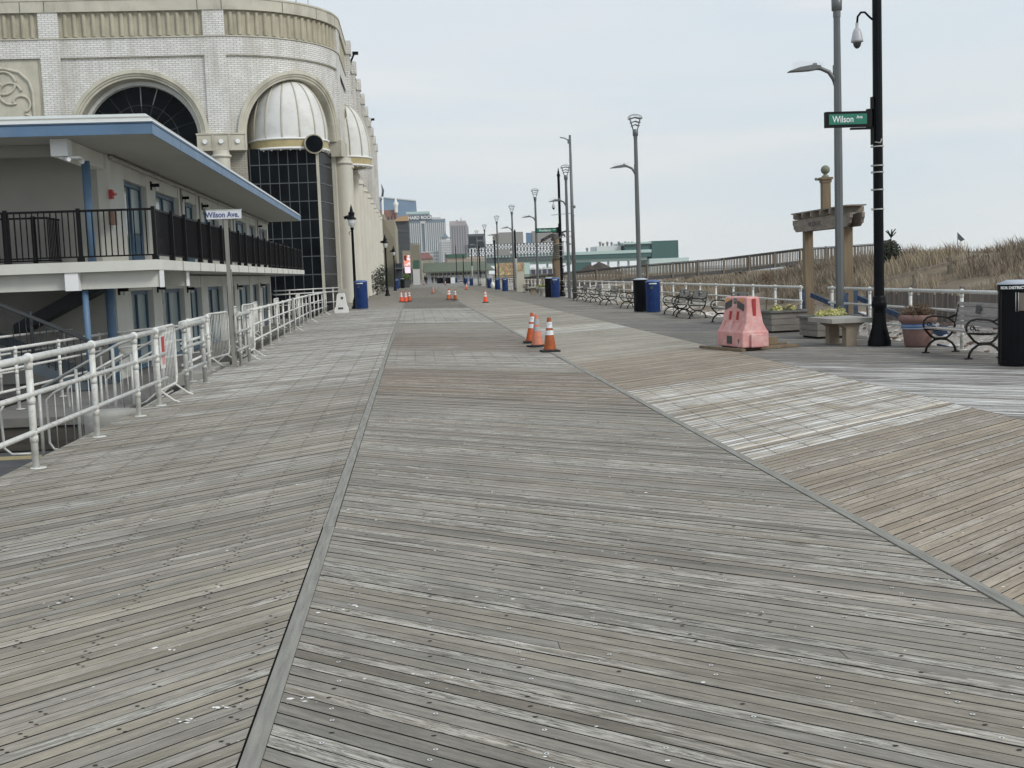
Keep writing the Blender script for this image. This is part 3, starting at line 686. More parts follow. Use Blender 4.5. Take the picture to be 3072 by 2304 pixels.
# ------------------------------------------------------------------ motel
def motel():
    t = thing('motel', 'two storey white motel with flat overhanging roof, blue trim and black balcony railing', 'motel', (-10, 28, -0.35))
    O = Vector((-10, 28, -0.35))
    def B(name, m, fn, parent=None):
        mb = MB(); fn(mb); 
        mb.v = [(v[0] - O.x, v[1] - O.y, v[2] - O.z) for v in mb.v]
        return mb.build(name, m, parent or t)
    XW = -6.6; XB = -6.84; YE = 60.1; XF = -40
    rm = lambda Y: 6.2 / (6.95 / Y - 0.0145)
    fins = [(28.65, 30.15), (32.65, 33.75), (37.0, 37.95), (40.0, 41.2), (44.4, 45.3), (47.3, 48.5), (51.7, 52.6), (54.7, 55.9), (58.8, 59.2)]
    fins = [(rm(a), rm(b)) for a, b in fins]; Y0 = fins[0][0]
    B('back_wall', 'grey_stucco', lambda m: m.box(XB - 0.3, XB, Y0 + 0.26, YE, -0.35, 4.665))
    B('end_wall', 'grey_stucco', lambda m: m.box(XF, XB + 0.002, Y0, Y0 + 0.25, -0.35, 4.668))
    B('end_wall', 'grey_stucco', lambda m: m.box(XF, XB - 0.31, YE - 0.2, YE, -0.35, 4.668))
    for i, (a, b) in enumerate(fins):
        B('pilaster', 'white_stucco', lambda m: m.box(XB + 0.003, XW, a, b, 2.26, 4.66)); B('pilaster', 'white_stucco', lambda m: m.box(XB + 0.003, XW, a, b, -0.35, 1.99))
    for i in range(8):
        B('lintel', 'white_stucco', lambda m: m.box(XB + 0.003, XW - 0.02, fins[i][1] + 0.002, fins[i + 1][0] - 0.002, 4.25, 4.66))
        B('lintel', 'white_stucco', lambda m: m.box(XB + 0.003, XW - 0.02, fins[i][1] + 0.002, fins[i + 1][0] - 0.002, 1.62, 1.99))
    # openings: window or glazed door with blue frame
    for i in range(8):
        a, b = fins[i][1], fins[i + 1][0]
        for (z0, z1, lower) in ((2.27, 4.24, False), (-0.33, 1.61, True)):
            door = (i % 2 == 0)
            fz = z0 if door or lower else z0 + 0.75
            if fz > z0: B('window_apron', 'white_stucco', lambda m: m.box(XB + 0.003, XB + 0.12, a + 0.01, b - 0.01, z0, fz - 0.02))
            def frame(m):
                w = 0.09; mid = a + (b - a) * 0.52
                x0, x1 = XB + 0.01, XB + 0.10
                m.box(x0, x1, a + 0.03, b - 0.03, z1 - w, z1 - 0.004); m.box(x0, x1, a + 0.03, b - 0.03, fz + 0.004, fz + w)
                for yy in (a + 0.03, mid - w / 2, b - 0.03 - w): m.box(x0, x1 - 0.002, yy, yy + w, fz + w + 0.002, z1 - w - 0.002)
                if door and not lower: m.box(x0, x1 - 0.01, mid + w, b - 0.13, z0 + w + 0.004, z0 + 0.75)
            fr = B('glazed_door' if (door and not lower) else 'window', 'blueframe', frame)
            def pane(m, s0, s1): m.box(XB + 0.02, XB + 0.05, s0, s1, fz + 0.1, z1 - 0.1)
            mid = a + (b - a) * 0.52
            B('pane', 'pane', lambda m: m.box(XB + 0.02, XB + 0.045, a + 0.13, mid - 0.06, fz + 0.10, z1 - 0.10), fr)
            B('pane', mat('curtain_%d%d' % (i, lower), (lambda k: (0.27 * k, 0.33 * k, 0.33 * k))(RN.uniform(0.3, 1.3)), 0.35, var=0.15, scale=1.0, stretch=(1, 9, 0.15)) , lambda m: m.box(XB + 0.02, XB + 0.05, mid + 0.06, b - 0.13, fz + (0.78 if (door and not lower) else 0.10), z1 - 0.10), fr)
    # balcony slab, soffit, beams
    YS = 24.15; XS = -5.05; RY = rm
    B('balcony_slab', 'white_stucco', lambda m: (m.box(XF, XS, YS, 62.2, 2.04, 2.245),))
    for y in [26.9 + 2.35 * k for k in range(15)]: B('slab_joint', 'grey_stucco', lambda m: m.box(XS + 0.001, XS + 0.02, y, y + 0.05, 2.04, 2.25))
    B('slab_joint', 'white_stucco', lambda m: m.box(-8.4, -8.32, YS - 0.02, YS - 0.001, 2.03, 2.26))
    B('beam', 'white_stucco', lambda m: (m.box(XF, XS - 0.03, 24.4, 24.7, 1.70, 2.035),))
    B('beam', 'white_stucco', lambda m: m.box(-7.0, XS - 0.20, 28.4, 28.7, 1.70, 2.035))
    B('beam_end', 'trimwhite', lambda m: m.box(-6.88, -6.62, 24.18, 24.39, 1.68, 2.035))
    B('beam_end', 'trimwhite', lambda m: (m.box(XS - 0.028, XS - 0.01, 24.36, 24.76, 1.69, 2.035),))
    B('beam_end', 'trimwhite', lambda m: (m.box(XS - 0.198, XS - 0.18, 28.36, 28.74, 1.69, 2.035),))
    B('beam_end', 'trimwhite', lambda m: m.box(-6.98, -6.66, 24.2, 24.55, 4.33, 4.665))
    B('roof_beam', 'white_stucco', lambda m: m.box(-6.97, -6.67, 24.56, Y0 - 0.01, 4.33, 4.665))
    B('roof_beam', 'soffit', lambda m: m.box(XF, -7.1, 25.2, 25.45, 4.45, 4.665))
    # roof
    def roof(m):
        m.box(XF, -4.95, 23.75, 60.0, 4.67, 4.70); m.box(XF, -4.97, 23.77, 59.98, 4.70, 5.0)
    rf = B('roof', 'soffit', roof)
    B('blue_fascia', 'blue', lambda m: (m.box(XF, -4.93, 23.72, 23.749, 4.66, 4.86), m.box(-4.949, -4.92, 23.75, 60.0, 4.66, 4.86), m.box(XF, -4.915, 23.70, 23.719, 4.87, 4.90), m.box(-4.919, -4.905, 23.72, 60.0, 4.87, 4.90)), rf)
    B('roof_edge', 'roofwhite', lambda m: (m.add([(XF, 23.69, 4.905), (-4.90, 23.69, 4.905), (-5.06, 23.9, 5.07), (XF, 23.9, 5.07)], [(0, 1, 2, 3)]),), rf)
    B('roof_flashing', 'trimwhite', lambda m: (m.add([(-4.90, 23.69, 4.905), (-4.90, 60.05, 4.905), (-5.06, 59.9, 5.07), (-5.06, 23.9, 5.07)], [(0, 1, 2, 3)]), m.box(XF, -4.9, 23.685, 23.70, 4.893, 4.915), m.add([(XF, 23.9, 5.069), (-5.06, 23.9, 5.069), (-5.06, 59.9, 5.069), (XF, 59.9, 5.069)], [(0, 1, 2, 3)])), rf)
    for y in [26.8 + 3.05 * k for k in range(11)]: B('fascia_joint', 'blueframe', lambda m: m.box(-4.9195, -4.917, y, y + 0.03, 4.665, 4.858), rf)
    for x in (-8.1, -11.2): B('fascia_joint', 'blueframe', lambda m: m.box(x, x + 0.02, 23.716, 23.7195, 4.665, 4.858), rf)
    # blue pipe columns
    B('column', 'blue', lambda m: m.tube([(-6.60, 25.3, 2.25), (-6.60, 25.3, 4.33)], 0.085, 14))
    B('column', 'blue', lambda m: m.tube([(-6.60, 24.55, -0.35), (-6.60, 24.55, 1.70)], 0.062, 14))
    B('column', 'blue', lambda m: m.tube([(-6.55, 26.4, -0.35), (-6.55, 26.4, 2.03)], 0.10, 14))
    # wall lamps
    for k, (y, z) in enumerate((rm(q_), z_) for q_, z_ in ((33.2, 4.35), (37.5, 4.32), (41.0, 4.3), (48.0, 4.3), (55.3, 4.3), (28.9, 1.68), (33.2, 1.68), (37.5, 1.62), (48.0, 1.6), (55.3, 1.6))):
        l = B('wall_lamp', 'blackmatte', lambda m: (m.box(XW + 0.002, XW + 0.22, y - 0.05, y + 0.05, z - 0.06, z + 0.02), m.box(XW + 0.002, XW + 0.03, y - 0.06, y + 0.06, z - 0.14, z + 0.08)))
        B('lamp_glass', 'white', lambda m: m.tube([(XW + 0.14, y, z - 0.065), (XW + 0.14, y, z - 0.15)], 0.05, 8), l)
    fa = B('fire_alarm', 'red_sign', lambda m: (m.box(XW + 0.003, XW + 0.09, 27.1, 27.25, 3.68, 3.88), m.box(XW + 0.02, XW + 0.14, 27.05, 27.3, 3.76, 3.81)))
    B('notice_box', mat('rusty_box', (0.24, 0.14, 0.10), 0.7, var=0.2), lambda m: m.box(XW + 0.003, XW + 0.12, 26.95, 27.25, 3.1, 3.40))
    B('conduit', 'grey_stucco', lambda m: [m.tube([(XW + 0.03, y, 2.3), (XW + 0.03, y, 4.6)], 0.025, 6) for y in (RY(37.3), RY(40.4), RY(47.8), RY(55.2))] + [m.tube([(XW + 0.06, Y0 + .1, 4.6), (XW + 0.06, 59.8, 4.6)], 0.05, 8)])
    B('security_camera', 'trimwhite', lambda m: (m.tube([(-6.75, 24.35, 4.28), (-6.6, 24.05, 4.24)], 0.04, 8), m.ball((-6.5, 24.6, 4.26), 0.06), m.box(-6.85, -6.45, 24.3, 24.5, 4.29, 4.325)))
    # balcony railing
    zt, zb = 3.27, 2.36
    def rail_front(m):
        m.box(XF, XS - 0.06, YS + 0.06, YS + 0.10, zt - 0.045, zt); m.box(XF, XS - 0.06, YS + 0.065, YS + 0.095, zb - 0.03, zb)
        x = XS - 0.2
        while x > -14: m.box(x - 0.011, x + 0.011, YS + 0.069, YS + 0.091, zb, zt - 0.045); x -= 0.115
    rl = B('balcony_railing', 'blackmatte', rail_front)
    for x in (-5.10, -6.55, -7.95, -9.4, -10.9): B('post', 'blackmatte', lambda m: (m.box(x - 0.035, x + 0.035, YS + 0.045, YS + 0.115, 2.245, zt + 0.03), m.box(x - 0.06, x + 0.06, YS + 0.02, YS + 0.14, 2.247, 2.33)), rl)
    def rail_back(m):
        m.box(-12, -7.75, 26.2, 26.24, zt - 0.04, zt); m.box(-12, -7.75, 26.2, 26.24, zb - 0.03, zb); x = -7.9
        while x > -12: m.box(x - 0.009, x + 0.009, 26.21, 26.23, zb, zt - 0.045); x -= 0.12
        m.box(-7.75, -7.71, 26.2, 27.6, zt - 0.04, zt); m.box(-7.75, -7.71, 26.2, 27.6, zb - 0.03, zb)
        y = 26.3
        while y < 27.6: m.box(-7.74, -7.72, y - 0.01, y + 0.01, zb, zt - 0.045); y += 0.12
    rb = B('stairwell_railing', 'blackmatte', rail_back)
    for (x, y) in ((-8.0, 26.22), (-9.3, 26.22), (-7.73, 27.6)): B('post', 'blackmatte', lambda m: m.box(x - 0.04, x + 0.04, y - 0.04, y + 0.04, 2.25, zt + 0.02), rb)
    def rail_side(m):
        m.box(XS - 0.10, XS - 0.06, YS + 0.12, 62.1, zt - 0.045, zt); m.box(XS - 0.095, XS - 0.065, YS + 0.12, 62.1, zb - 0.03, zb)
        y = YS + 0.2
        while y < 62: m.box(XS - 0.089, XS - 0.071, y - 0.009, y + 0.009, zb, zt - 0.045); y += 0.115
    rs = B('balcony_railing', 'blackmatte', rail_side)
    B('screen_panel', 'meshpanel', lambda m: m.box(XS - 0.105, XS - 0.101, 25.9, 62.0, zb + 0.02, zt - 0.05), rs)
    ypos = []; y = 26.05
    k = 0
    while y < 62.2: ypos.append(y); y += (1.55 if k % 2 == 0 else 2.1); k += 1
    p0 = None
    for y in ypos:
        if p0 is None:
            p0 = B('post', 'blackmatte', lambda m: (m.box(XS - 0.06, XS + 0.0, y - 0.03, y + 0.03, 2.245, zt + 0.04), m.box(XS - 0.11, XS - 0.002, y - 0.07, y + 0.07, 2.247, 2.34)), rs)
        else:
            c = p0.copy(); COL.objects.link(c); c.parent = rs; c.location = (0, y - ypos[0], 0)
    # external stairs under the balcony
    def stair(m):
        x0 = -7.3; n = 13
        pts = [(-6.4, -0.34), (-9.0, 0.95), (-11.5, 0.95), (-11.5, 0.70), (-9.0, 0.70), (-6.9, -0.34)]
        m.extr(pts, lambda u, v, t_: (u, t_, v), 24.55, 24.62)
        m.extr(pts, lambda u, v, t_: (u, t_, v), 26.0, 26.07)
    st = B('staircase', 'stairgrey', stair)
    B('stair_flight', 'stairdark', lambda m: m.extr([(-8.6, 1.0), (-8.6, 0.75), (-6.0, 2.02), (-6.6, 2.02)], lambda u, v, t_: (u, t_, v), 26.3, 27.3), st)
    def hand(m):
        for dz in (0, 0.12, 0.26): m.tube([(-11.5, 24.55 - dz, 1.85), (-9.05, 24.55 - dz, 1.85), (-6.3, 24.55 - dz, 0.55)], 0.022, 6)
        x = -6.5
        while x > -11.4:
            zf = 0.95 if x < -9.0 else 0.95 - (x + 9.0) * 0.49
            zt2 = 1.85 if x < -9.05 else 1.85 - (x + 9.05) * 0.473
            m.tube([(x, 24.55, zf - 0.02), (x, 24.55, zt2)], 0.011, 5); x -= 0.13
        for x, zf, zz in ((-9.05, 0.7, 1.88), (-7.7, 0.3, 1.3), (-10.4, -0.34, 1.88), (-9.4, -0.34, 1.0)): m.tube([(x, 24.55, zf), (x, 24.55, zz)], 0.032, 6)
    B('stair_handrail', 'stairdark', hand, st)
    piv = Vector((-5.05, 24.15, 0)); a_ = 0.0145; t.location = piv + Matrix.Rotation(a_, 3, 'Z') @ (O - piv); t.rotation_euler = (0, 0, a_)
    return t
motel()

# ------------------------------------------------------------------ ornate casino building
def casino():
    t = thing('casino_building', 'ornate white brick casino with arches, ribbed domes and a long colonnade', 'casino', (-12.2, 87, 0)); t.scale = (1, 1, 0.961)
    O = Vector((-12.2, 87, 0)); RC = 7.6; L = RC * pi / 2
    def mp(s, z, n):
        if s < 0: p = (-12.2 + s, 87 - RC - n)
        elif s <= L: a = s / RC; p = (-12.2 + (RC + n) * math.sin(a), 87 - (RC + n) * math.cos(a))
        else: p = (-4.6 + n, 87 + s - L)
        return (p[0] - O.x, p[1] - O.y, z)
    def srange(a, b, st=0.5):
        if b <= 0: return [a, b]
        k = max(1, int(math.ceil((b - a) / st))); return [a + (b - a) * i / k for i in range(k + 1)]
    def strip(mb, a, b, z0, z1, n, n2=None, st=0.5):
        """wall strip, front face at n, optional thickness back to n2 with ends, top, bottom"""
        ss = srange(a, b, st); k = len(ss)
        vs = [mp(s, z0, n) for s in ss] + [mp(s, z1, n) for s in ss]; uv = [(s, z0) for s in ss] + [(s, z1) for s in ss]
        mb.add(vs, [(i, i + 1, k + i + 1, k + i) for i in range(k - 1)], uv=uv)
        if n2 is not None:
            for z in (z0, z1):
                mb.add([mp(s, z, n) for s in ss] + [mp(s, z, n2) for s in ss], [(i, i + 1, k + i + 1, k + i) for i in range(k - 1)], uv=[(s, z) for s in ss] + [(s, z + .1) for s in ss])
            for s in (a, b): mb.add([mp(s, z0, n), mp(s, z0, n2), mp(s, z1, n2), mp(s, z1, n)], [(0, 1, 2, 3)], uv=[(0, z0), (n - n2, z0), (n - n2, z1), (0, z1)])
    def archwall(mb, a, b, z0, z1, n, sc, zc, r):
        ss = sorted(set([a, b] + [x for x in [sc + r * math.cos(pi * i / 32) for i in range(33)] if a < x < b] + [x for x in srange(a, b, 0.5) if abs(x - sc) > r]))
        lo = [z0 if abs(s - sc) >= r - 1e-6 else zc + math.sqrt(max(0, r * r - (s - sc) ** 2)) for s in ss]
        lo = [max(z0, l) for l in lo]; k = len(ss)
        mb.add([mp(s, l, n) for s, l in zip(ss, lo)] + [mp(s, z1, n) for s in ss], [(i, i + 1, k + i + 1, k + i) for i in range(k - 1)], uv=[(s, l) for s, l in zip(ss, lo)] + [(s, z1) for s in ss])
    def archring(mb, sc, zc, prof, a0=0, a1=pi, N=36):
        k = len(prof); vs = []
        for i in range(N + 1):
            a = a0 + (a1 - a0) * i / N
            for r, n in prof: vs.append(mp(sc + r * math.cos(a), zc + r * math.sin(a), n))
        mb.add(vs, [(i * k + j, i * k + j + 1, (i + 1) * k + j + 1, (i + 1) * k + j) for i in range(N) for j in range(k - 1)])
    def part(name, m, fn, parent=None):
        mb = MB(); fn(mb); return mb.build(name, m, parent or t)
    ZC = 11.8
    SIDE = 9.07
    S_END = L + 89
    piers = [(-34.9, 1.5), (-22.2 + -0.0 - 0.0, 0)]
    pf = [(-22.95, -21.5 + 0.0)]
    # pier intervals (s0,s1)
    P = [(-34.2, -32.8), (-10.95, -9.7), (-0.62, 0.75), (10.75, 12.5)]
    k = 0; sp = L + 8.6
    sidep = []
    while sp < S_END - 2: sidep.append((sp, sp + 1.1)); sp += SIDE
    P += sidep
    nb = len(P)
    Ztop = 20.9
    for a, b in P[:4]: part('pier', 'brick', lambda m: (strip(m, a, b, ZC, 18.4, 0.10 if b > L + 1 else 0.0, -0.5), strip(m, a, b, 18.40, 20.1, 0.05, -0.5)))
    for a, b in sidep: part('pier', 'brick', lambda m: (strip(m, a, b, 11.0, 20.1, 0.35, -0.4), strip(m, a - 0.1, b + 0.1, 20.1, 21.15, 0.5, -0.5)))
    part('upper_wall', 'brick', lambda m: (strip(m, -40, S_END, 17.15, 18.4, -0.015)))
    part('parapet_core', 'stone2', lambda m: strip(m, -40, S_END, 18.4, 20.12, -0.16))
    iv = [(P[i][1] + 0.12, P[i + 1][0] - 0.12) for i in range(nb - 1)] + [(-40, P[0][0] - 0.1)]
    for a_b in iv:
        def flutes(m):
            a, b = a_b
            kk = int((b - a) / 0.56)
            for j in range(kk):
                s = a + (b - a) * (j + 0.5) / kk
                vs = []
                for z in (18.5, 20.0):
                    for q in range(5):
                        an = pi * q / 4; vs.append(mp(s + 0.15 * math.cos(an), z, -0.155 + 0.16 * math.sin(an)))
                m.add(vs, [(q, q + 1, 5 + q + 1, 5 + q) for q in range(4)], True)
            strip(m, a, b, 18.44, 18.5, -0.1, -0.16)
        part('fluted_band', 'stone2', flutes)
    part('coping', 'stone', lambda m: (strip(m, -40, S_END, 20.1, 20.82, 0.12, -0.6), strip(m, -40, S_END, 20.83, 20.95, 0.16, -0.6), strip(m, -40, S_END, 18.35, 18.43, 0.06, -0.1)))
    part('coping_joint', mat('joint_dark', (0.10, 0.09, 0.075), 0.9), lambda m: [strip(m, a, a + 0.05, 20.12, 20.8, 0.123) for a in (-30, -22, -12.0, -10.5, -0.9, 0.62, 4.6, 7.5, 10.2)])
    # recessed bays with arches
    bays = [(P[1][1], P[2][0], -5.05, 4.45), (P[2][1], P[3][0], 5.75, 4.5)]
    for a, b, sc, r in bays:
        part('arch_wall', 'brick', lambda m: archwall(m, a, b, ZC, 17.15, -0.16, sc, ZC, r))
        part('archivolt', 'stone', lambda m: archring(m, sc, ZC, [(r_ * r / 4.6, n_) for r_, n_ in [(4.62, -0.16), (4.62, 0.06), (4.38, 0.10), (4.32, 0.02), (4.22, 0.0), (4.2, -0.08), (4.06, -0.08), (4.02, -0.2), (4.0, -0.9 if sc < 0 else -2.3)]]))
        part('panel_edge', 'stone2', lambda m: (strip(m, a + 0.02, b - 0.02, 17.08, 17.15, -0.06, -0.17)))
    # relief panel bay at far left
    def relief(m):
        strip(m, P[0][1], P[1][0], 2.0, 17.15, -0.16)
        for r0, w in ((0, 0.09),):
            def pth(pts, r=0.09): m.tube([mp(s, z, -0.12) for s, z in pts], r, 6)
            e = P[1][0] - 0.45
            pth([(-30, 16.55), (e - 1.9, 16.55), (e - 1.0, 16.3), (e - 0.4, 15.7), (e - 0.2, 15.0), (e - 0.2, 6.0)], 0.12)
            for (cs, cz, rr, a0, a1) in ((e - 2.0, 15.6, 0.75, 0, 2 * pi), (e - 1.6, 14.9, 0.7, 0.2, 5.2), (e - 0.95, 14.2, 0.55, -1.2, 3.0), (e - 0.75, 12.9, 0.6, -3.2, 1.6), (e - 2.9, 15.0, 0.9, 0.4, 4.0), (e - 0.8, 10.9, 0.6, 0, 3.5)):
                pth([(cs + rr * math.cos(a0 + (a1 - a0) * i / 20), cz + rr * math.sin(a0 + (a1 - a0) * i / 20)) for i in range(21)])
    part('relief_panel', 'stone', relief)
    part('panel_brick_edge', 'stone2', lambda m: strip(m, P[1][0] - 0.14, P[1][0] - 0.01, 6, 17.1, -0.08, -0.17))
    # front fanlight
    sc = bays[0][2]
    part('inner_arch', 'dome', lambda m: archring(m, sc, ZC, [(3.86, -0.95), (3.60, -0.85), (3.54, -1.25)]))
    def fan(m):
        N = 32; m.add([mp(sc, ZC, -1.2)] + [mp(sc + 3.58 * math.cos(pi * i / N), ZC + 3.58 * math.sin(pi * i / N), -1.2) for i in range(N + 1)], [(0, i + 1, i + 2) for i in range(N)])
        m.add([mp(sc - 4.0, 5, -1.2), mp(sc + 4.0, 5, -1.2), mp(sc + 4.0, ZC, -1.2), mp(sc - 4.0, ZC, -1.2)], [(0, 1, 2, 3)])
    fg = part('arch_window', 'dglass', fan)
    def mull(m):
        for i in range(1, 10):
            a = pi * i / 10; m.tube([mp(sc + 0.3 * math.cos(a), ZC + 0.3 * math.sin(a), -1.17), mp(sc + 3.55 * math.cos(a), ZC + 3.55 * math.sin(a), -1.17)], 0.03, 4)
        m.tube([mp(sc + 2.3 * math.cos(pi * i / 24), ZC + 2.3 * math.sin(pi * i / 24), -1.17) for i in range(25)], 0.03, 4)
    part('glazing_bars', mat('dark_bars', (0.03, 0.033, 0.035), 0.5), mull, fg)
    for a, r0, r1 in ((pi * 0.5, 2.2, 3.5), (pi * 0.4, 2.4, 3.6)): part('lit_bar', 'galv', lambda m: m.tube([mp(sc + r0 * math.cos(a), ZC + r0 * math.sin(a), -1.12), mp(sc + r1 * math.cos(a), ZC + r1 * math.sin(a), -1.12)], 0.035, 4), fg)
    # capital band with roundels
    for a, b in ((P[1][0] - 0.6, P[1][1] + 0.8), (P[2][0] - 0.75, P[2][1] + 0.95)):
        def capband(m):
            strip(m, a, b, 10.85, ZC + 0.02, 0.22, -0.9); strip(m, a - 0.05, b + 0.05, 10.75, 10.86, 0.28, -0.9); strip(m, a - 0.05, b + 0.05, ZC + 0.02, ZC + 0.12, 0.28, -0.5)
            kk = 3; w = (b - a) / kk
            for j in range(kk + 1): strip(m, a + j * w - 0.06 if j else a, a + j * w + 0.06, 10.87, ZC, 0.27, 0.2)
        cbn = part('capital_band', 'stone', capband)
    part('capital_band', 'stone', lambda m: strip(m, 9.9, 12.7, 10.75, ZC + 0.1, 0.25, -2.3))
    for a, b in ((P[2][0] - 0.75, P[2][1] + 0.95), (P[1][0] - 0.6, P[1][1] + 0.8)):
        for j in range(3):
            w = (b - a) / 3
            def rounds(m):
                c = Vector(mp(a + (j + 0.5) * w, 11.35, 0.24)); q = Vector(mp(a + (j + 0.5) * w, 11.35, 0.34)); m.tube([c, q], 0.15, 14)
            part('roundel', 'trimwhite', rounds, cbn)
    # lower brick + round columns of the front
    part('lower_wall', 'brickd', lambda m: (strip(m, -40, P[1][1] + 0.6, 0, 10.8, -0.75), strip(m, P[2][0] - 0.7, P[2][1] + 1.05, 0, 10.8, -0.55, -2.3)))
    def rcol(s, n, r, z1, name='column', cap=True):
        c = Vector(mp(s, 0, n))
        part(name, 'column', lambda m: (m.lathe([(r, 0), (r, z1)], c, 20), cap and m.lathe([(r, z1 - 0.5), (r + 0.1, z1 - 0.45), (r + 0.1, z1 - 0.3), (r, z1 - 0.28)], c, 20)))
    rcol(0.1, 0.0, 0.55, 10.75); rcol(-10.4, 0.0, 0.55, 10.75)
    # recess of the corner arch, bay window and dome
    part('recess_wall', 'tan', lambda m: strip(m, 0.9, 10.5, 0, 16.4, -2.32))
    DC = (-7.98 - O.x, 82.4 - O.y, 0)
    def bay(m):
        X0, X1, Y0, Y1 = -10.42 - O.x, -6.06 - O.x, 80.3 - O.y, 84.3 - O.y; Z1 = 10.9
        m.add([(X0, Y0, 0), (X1, Y0, 0), (X1, Y0, Z1), (X0, Y0, Z1)], [(0, 1, 2, 3)])
        m.add([(X1, Y0, 0), (X1 + 0.75, Y1, 0), (X1 + 0.75, Y1, Z1), (X1, Y0, Z1)], [(0, 1, 2, 3)])
        m.add([(X0, Y0, 0), (X0 - 0.3, Y1, 0), (X0 - 0.3, Y1, Z1), (X0, Y0, Z1)], [(0, 1, 2, 3)])
    bg = part('bay_window', 'dglass', bay)
    def baym(m):
        X0, X1, Y0, Y1 = -10.42 - O.x, -6.06 - O.x, 80.3 - O.y, 84.3 - O.y
        z = 0.9
        while z < 10.8: m.box(X0, X1, Y0 - 0.05, Y0 - 0.01, z - 0.03, z + 0.03); m.beam((X1 + 0.02, Y0, z), (X1 + 0.77, Y1, z), 0.06, 0.06); z += 1.27
        for i in range(8): x = X0 + (X1 - X0) * i / 7; m.box(x - 0.022, x + 0.022, Y0 - 0.04, Y0 - 0.012, 0, 10.9)
    part('bay_grid', 'mullion', baym, bg)
    part('bay_corner', 'stone', lambda m: (m.box(-6.08 - O.x, -5.9 - O.x, 80.22 - O.y, 80.42 - O.y, 0, 10.9), ))
    part('jamb', 'brick', lambda m: strip(m, 9.75, 10.25, 0, 10.75, -0.9, -2.3))
    part('jamb', 'column', lambda m: strip(m, 10.26, 10.6, 0, 10.75, -0.35, -2.3))
    def dome(cx, cy, r, zb, h, nrib, nm):
        def dm(m):
            prof = [(r, 0)] + [(r * math.cos(a) ** 0.85, 0.5 + (h - 0.5) * math.sin(a)) for a in [pi / 2 * i / 14 for i in range(14)]] + [(0.01, h)]
            m.lathe(prof, (cx, cy, zb), 40)
        d = part(nm, 'dome', dm)
        def ribs(m):
            for i in range(nrib):
                th = 2 * pi * (i + 0.35) / nrib; pts = []
                for k2 in range(15):
                    a = pi / 2 * k2 / 14.5; rr = r * math.cos(a) ** 0.85 + 0.02; z = 0.5 + (h - 0.5) * math.sin(a)
                    pts.append((cx + rr * math.cos(th), cy + rr * math.sin(th), zb + z))
                m.tube([(cx + (r + .02) * math.cos(th), cy + (r + .02) * math.sin(th), zb)] + pts, 0.055, 5)
        part('rib', 'stone', ribs, d)
        part('gold_band', 'gold', lambda m: m.lathe([(r + 0.06, -0.52), (r + 0.06, 0.0)], (cx, cy, zb), 40), d)
        part('band_lip', 'trimwhite', lambda m: (m.lathe([(r + 0.06, 0.0), (r + 0.14, 0.02), (r + 0.14, 0.12), (r, 0.14)], (cx, cy, zb), 40), m.lathe([(r - 0.4, -0.66), (r + 0.12, -0.66), (r + 0.15, -0.6), (r + 0.15, -0.53), (r + 0.06, -0.5)], (cx, cy, zb), 40)), d)
        bl = part('bulb', 'trimwhite', lambda m: m.ball((0, 0, 0), 0.05, 5), d)
        for i in range(26):
            if i: c2 = bl.copy(); COL.objects.link(c2); c2.parent = d
            else: c2 = bl
            a = 2 * pi * i / 26; c2.location = (cx + (r + 0.05) * math.cos(a), cy + (r + 0.05) * math.sin(a), zb - 0.72)
        part('soffit', 'stone2', lambda m: m.lathe([(0.01, -0.65), (r + 0.1, -0.65)], (cx, cy, zb), 24), d)
        return d
    d1 = dome(DC[0], DC[1], 2.58, 11.45, 4.35, 14, 'dome')
    def disc(m, f):
        c = Vector((-6.18 - O.x, 80.05 - O.y, 11.1)); d = Vector((0.35, -0.93, 0)).normalized()
        if f: m.tube([c, c + d * 0.22], 0.66, 26)
        else: m.tube([c + d * 0.2, c + d * 0.26], 0.58, 26)
    cr = part('round_sign_ring', 'stone2', lambda m: disc(m, True), d1); part('round_sign_face', 'dglass', lambda m: disc(m, False), d1)
    # side facade: arches, domed bay, colonnade
    sp0 = P[3][1]
    allb = [(P[3][1], sidep[0][0])] + [(sidep[i][1], sidep[i + 1][0]) for i in range(len(sidep) - 1)]
    for i, (a, b) in enumerate(allb):
        r = (b - a) / 2 - 0.45
        part('arch_wall', 'brick', lambda m: archwall(m, a, b, ZC, 17.15, -0.16, (a + b) / 2, ZC, r))
        part('archivolt', 'stone', lambda m: archring(m, (a + b) / 2, ZC, [(r + 0.02, -0.16), (r, 0.08), (r - 0.3, 0.08), (r - 0.34, -0.05), (r - 0.5, -0.1), (r - 0.5, -1.2)], N=20))
        part('arch_window', 'dglass' if i else 'tan', lambda m: strip(m, a, b, 0, 16.9, -1.2))
        part('capital_band', 'stone', lambda m: (strip(m, a - 0.9, a + 0.5, 10.7, ZC, 0.2, -1.1),))
        if i:
            for q in range(4): s = a + (b - a) * (q + 0.5) / 4; rcol(s, -0.35, 0.42, 10.7, 'column', False)
            part('wall_rib', 'stone', lambda m: [strip(m, a + (b - a) * q / 6, a + (b - a) * q / 6 + 0.25, 11.0, 17.1, 0.02, -0.3) for q in range(7)])
    dome(-5.25 - O.x, 94.8 - O.y, 2.35, 11.45, 4.5, 14, 'dome')
    part('bay_window', 'dglass', lambda m: m.lathe([(1.5, 0), (1.5, 10.9)], (-6.6 - O.x, 94.8 - O.y, 0), 10, sm=False))
    for yy in (91.8, 94.4, 97.2, 99.6): rcol(L + yy - 87, -0.25, 0.45, 10.75)
    for s in [11.1] + [b - 0.55 for a, b in sidep]: rcol(s, 0.0, 0.62, 10.72)
    rcol(L + 2.4, 0.0, 0.5, 10.72)
    part('base_course', 'rubber', lambda m: strip(m, L + 2.5, S_END, 0, 0.35, 0.30, -0.5))
